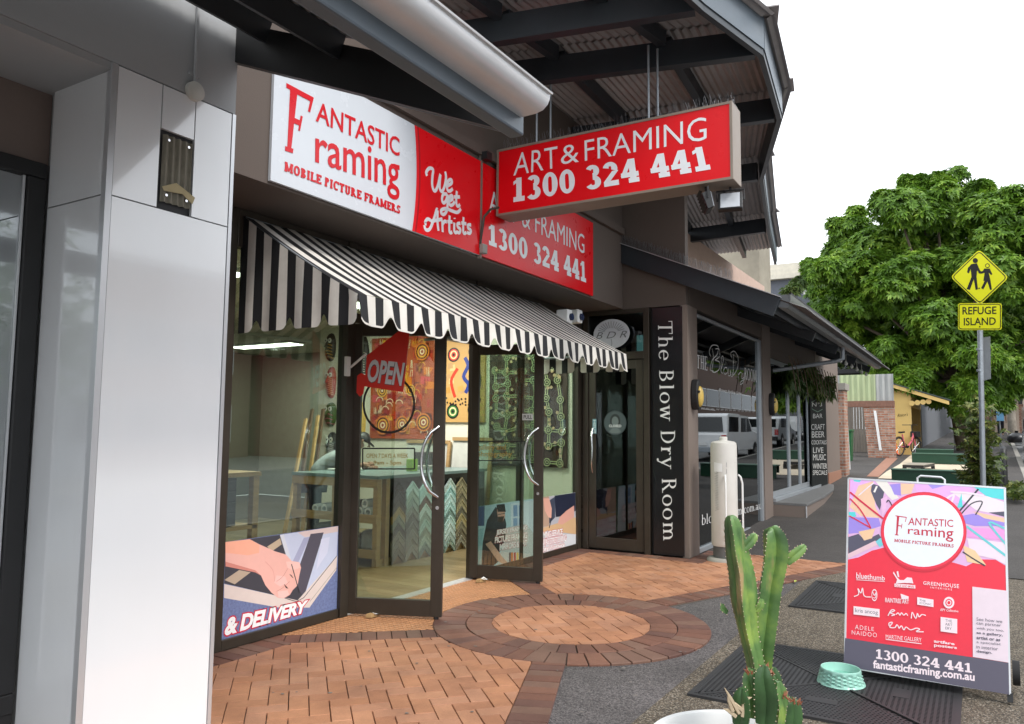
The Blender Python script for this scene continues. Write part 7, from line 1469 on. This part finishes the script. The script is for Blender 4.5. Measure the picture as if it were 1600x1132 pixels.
def cactmat():
    m=bpy.data.materials.new('cactus_skin'); m.use_nodes=True; nt=m.node_tree; b=nt.nodes['Principled BSDF']; N=nt.nodes.new; L=nt.links.new
    tc=N('ShaderNodeTexCoord'); n=N('ShaderNodeTexNoise'); n.inputs['Scale'].default_value=9; n.inputs['Detail'].default_value=4; L(tc.outputs['Object'],n.inputs['Vector']); rp=N('ShaderNodeValToRGB'); e=rp.color_ramp.elements; e[0].position=.3; e[0].color=(.035,.085,.028,1); e[1].position=.7; e[1].color=(.27,.38,.075,1); x=e.new(.5); x.color=(.105,.20,.055,1); L(n.outputs['Fac'],rp.inputs[0])
    n2=N('ShaderNodeTexNoise'); n2.inputs['Scale'].default_value=5; n2.inputs['Detail'].default_value=7; mp=N('ShaderNodeMapping'); mp.inputs['Scale'].default_value=(3,3,.5); mp.inputs['Location'].default_value=(3.1,1.7,.6); L(tc.outputs['Object'],mp.inputs[0]); L(mp.outputs[0],n2.inputs['Vector']); r2=N('ShaderNodeValToRGB'); r2.color_ramp.elements[0].position=.62; r2.color_ramp.elements[1].position=.70; L(n2.outputs['Fac'],r2.inputs[0]); mx=N('ShaderNodeMix'); mx.data_type='RGBA'; L(r2.outputs[0],mx.inputs[0]); L(rp.outputs[0],mx.inputs[6]); mx.inputs[7].default_value=(.36,.25,.12,1); L(mx.outputs[2],b.inputs['Base Color']); b.inputs['Roughness'].default_value=.42; b.inputs['Subsurface Weight'].default_value=.0; return m
M_cac=cactmat(); M_spine=mat('cactus_spine',(.55,.45,.32),.6); M_tip=mat('cactus_red_tip',(.26,.085,.04),.6); M_cacd=mat('dark_cactus_skin',(.035,.085,.025),.45,var=.5,scale=8)
def arm(path,ribs=3,rot=0,m=M_cac,tooth=15,valley=.42,name='arm'):
    """path: (u,v,half width px, depth)"""
    P=[(CP(u,v,dd),w_*px_*.80) for u,v,w_,dd in path]; fine=[]
    for i in range(len(P)-1):
        a,b,c,d=P[max(i-1,0)],P[i],P[i+1],P[min(i+2,len(P)-1)]
        seg=max(6,int((c[0]-b[0]).length/.008))
        for j in range(seg):
            t=j/seg; cr=lambda p,q,r_,s:.5*((2*q)+(r_-p)*t+(2*p-5*q+4*r_-s)*t*t+(3*q-p-3*r_+s)*t**3); fine.append((cr(a[0],b[0],c[0],d[0]),cr(a[1],b[1],c[1],d[1])))
    fine.append(P[-1]); k=ribs*6; vs=[]; sp=MB(); view=(CAM-P[0][0]).normalized(); acc=0
    for i,(p,r_) in enumerate(fine):
        tn=(fine[min(i+1,len(fine)-1)][0]-fine[max(i-1,0)][0]).normalized(); e1=tn.cross(view).normalized(); e2=e1.cross(tn); 
        if i: acc+=(p-fine[i-1][0]).length
        tf=(acc/.016)%1; tz=1+.10*(1-abs(2*tf-1))-.05
        for q in range(k):
            a=2*PI*q/k; ph=(q%6)/6; s=abs(2*ph-1)      # 1 on the rib, 0 in the valley
            rr_=r_*(valley+(1-valley)*s**1.35)*(tz if s>.9 else 1); vs.append(p+(e1*math.cos(a+rot)+e2*math.sin(a+rot))*rr_)
        if tf<.5 and (i==0 or ((acc-(p-fine[i-1][0]).length)/.016)%1>=.5):
            for q in range(0,k,6):
                a=2*PI*q/k; d=e1*math.cos(a+rot)+e2*math.sin(a+rot); base=p+d*r_*1.0
                for s_ in(-1,1): sp.tube([base,base+d*.0035+tn*.0015+e1.cross(d)*.002*s_],[.0018,.0004],3)
    n=len(fine); fs=[(i*k+q,i*k+(q+1)%k,(i+1)*k+(q+1)%k,(i+1)*k+q) for i in range(n-1) for q in range(k)]+[tuple(range((n-1)*k,n*k))]
    o=MB().add(vs,fs).build(name,m,cac,smooth=True); 
    if sp.v: fastbuild('spines',sp,M_spine,o)['kind']='stuff'
    return o
arm([(1188,1085,18,0),(1178,1030,20,0),(1168,985,22,0),(1162,940,30,0),(1158,900,29,0),(1152,868,26,0),(1148,840,23,0),(1143,815,16,0),(1141,806,6,0)],3,R(95))
arm([(1194,1085,20,.05),(1190,1040,26,.05),(1196,980,28,.05),(1204,920,28,.05),(1211,880,30,.05),(1212,850,30,.05),(1208,830,22,.05),(1206,824,8,.05)],4,R(40))
arm([(1160,858,8,.0),(1170,848,11,0),(1178,838,9,0),(1181,834,4,0)],3,R(20),name='side_shoot'); arm([(1228,880,8,.05),(1240,868,12,.05),(1252,858,10,.05),(1258,852,4,.05)],3,R(20),name='side_shoot'); arm([(1180,955,6,.0),(1187,945,9,0),(1189,936,5,0)],3,0,name='side_shoot'); arm([(1136,958,5,.0),(1129,952,7,0),(1128,944,4,0)],3,0,name='side_shoot')
for (u,v,h,w_,dd,m) in((1172,1120,75,20,-.06,M_cac),(1195,1130,90,24,-.09,M_cacd),(1160,1135,60,22,-.1,M_cacd),(1215,1135,70,24,-.06,M_cac),(1235,1140,50,20,-.05,M_cacd),(1205,1100,50,16,-.02,M_cac),(1180,1100,55,15,-.03,M_cac),(1208,1118,75,18,.02,M_cacd)):
    arm([(u,v,w_*.8,dd),(u+2,v-h*.4,w_,dd),(u+rn.uniform(-3,3),v-h*.8,w_*.8,dd),(u,v-h,w_*.3,dd)],3,rn.uniform(0,2),m,name='young_shoot')
b=MB()
for u,v in((1172,1052),(1195,1045),(1240,1098),(1250,1100),(1205,1055),(1228,1090),(1186,1062)): 
    for k in range(7): c=CP(u+rn.uniform(-5,5),v+rn.uniform(-4,4),-.09); b.tube([c,c+Vector((rn.uniform(-.012,.012),rn.uniform(-.012,.012),.012))],[.0032,.0008],4)
b.build('red_tips',M_tip,cac)['kind']='stuff'; b=MB()
for u0,v0,u1,v1 in((1155,1115,1132,1075),(1160,1110,1140,1098),(1165,1100,1175,1090),(1150,1120,1130,1108),(1160,1120,1168,1092),(1145,1112,1137,1085)): a=CP(u0,v0,-.12); c=CP(u1,v1,-.12); b.tube([a,a.lerp(c,.5)+Vector((.0,.004,.006)),c],[.007,.006,.001],5)
b.build('dry_twigs',mat('dry_husk',(.42,.33,.22),.8,var=.2),cac)
lf=PZ(.004,1243,909); o=MB().add([lf+Vector((-.05,0,0)),lf+Vector((0,.015,.012)),lf+Vector((.06,.005,.006)),lf+Vector((.0,-.015,.008))],[(0,1,2,3)]).build('fallen_leaf',mat('yellow_leaf',(.35,.40,.06),.5)); tag(o,'small yellow green leaf fallen on the pavement near the far grate','leaf')
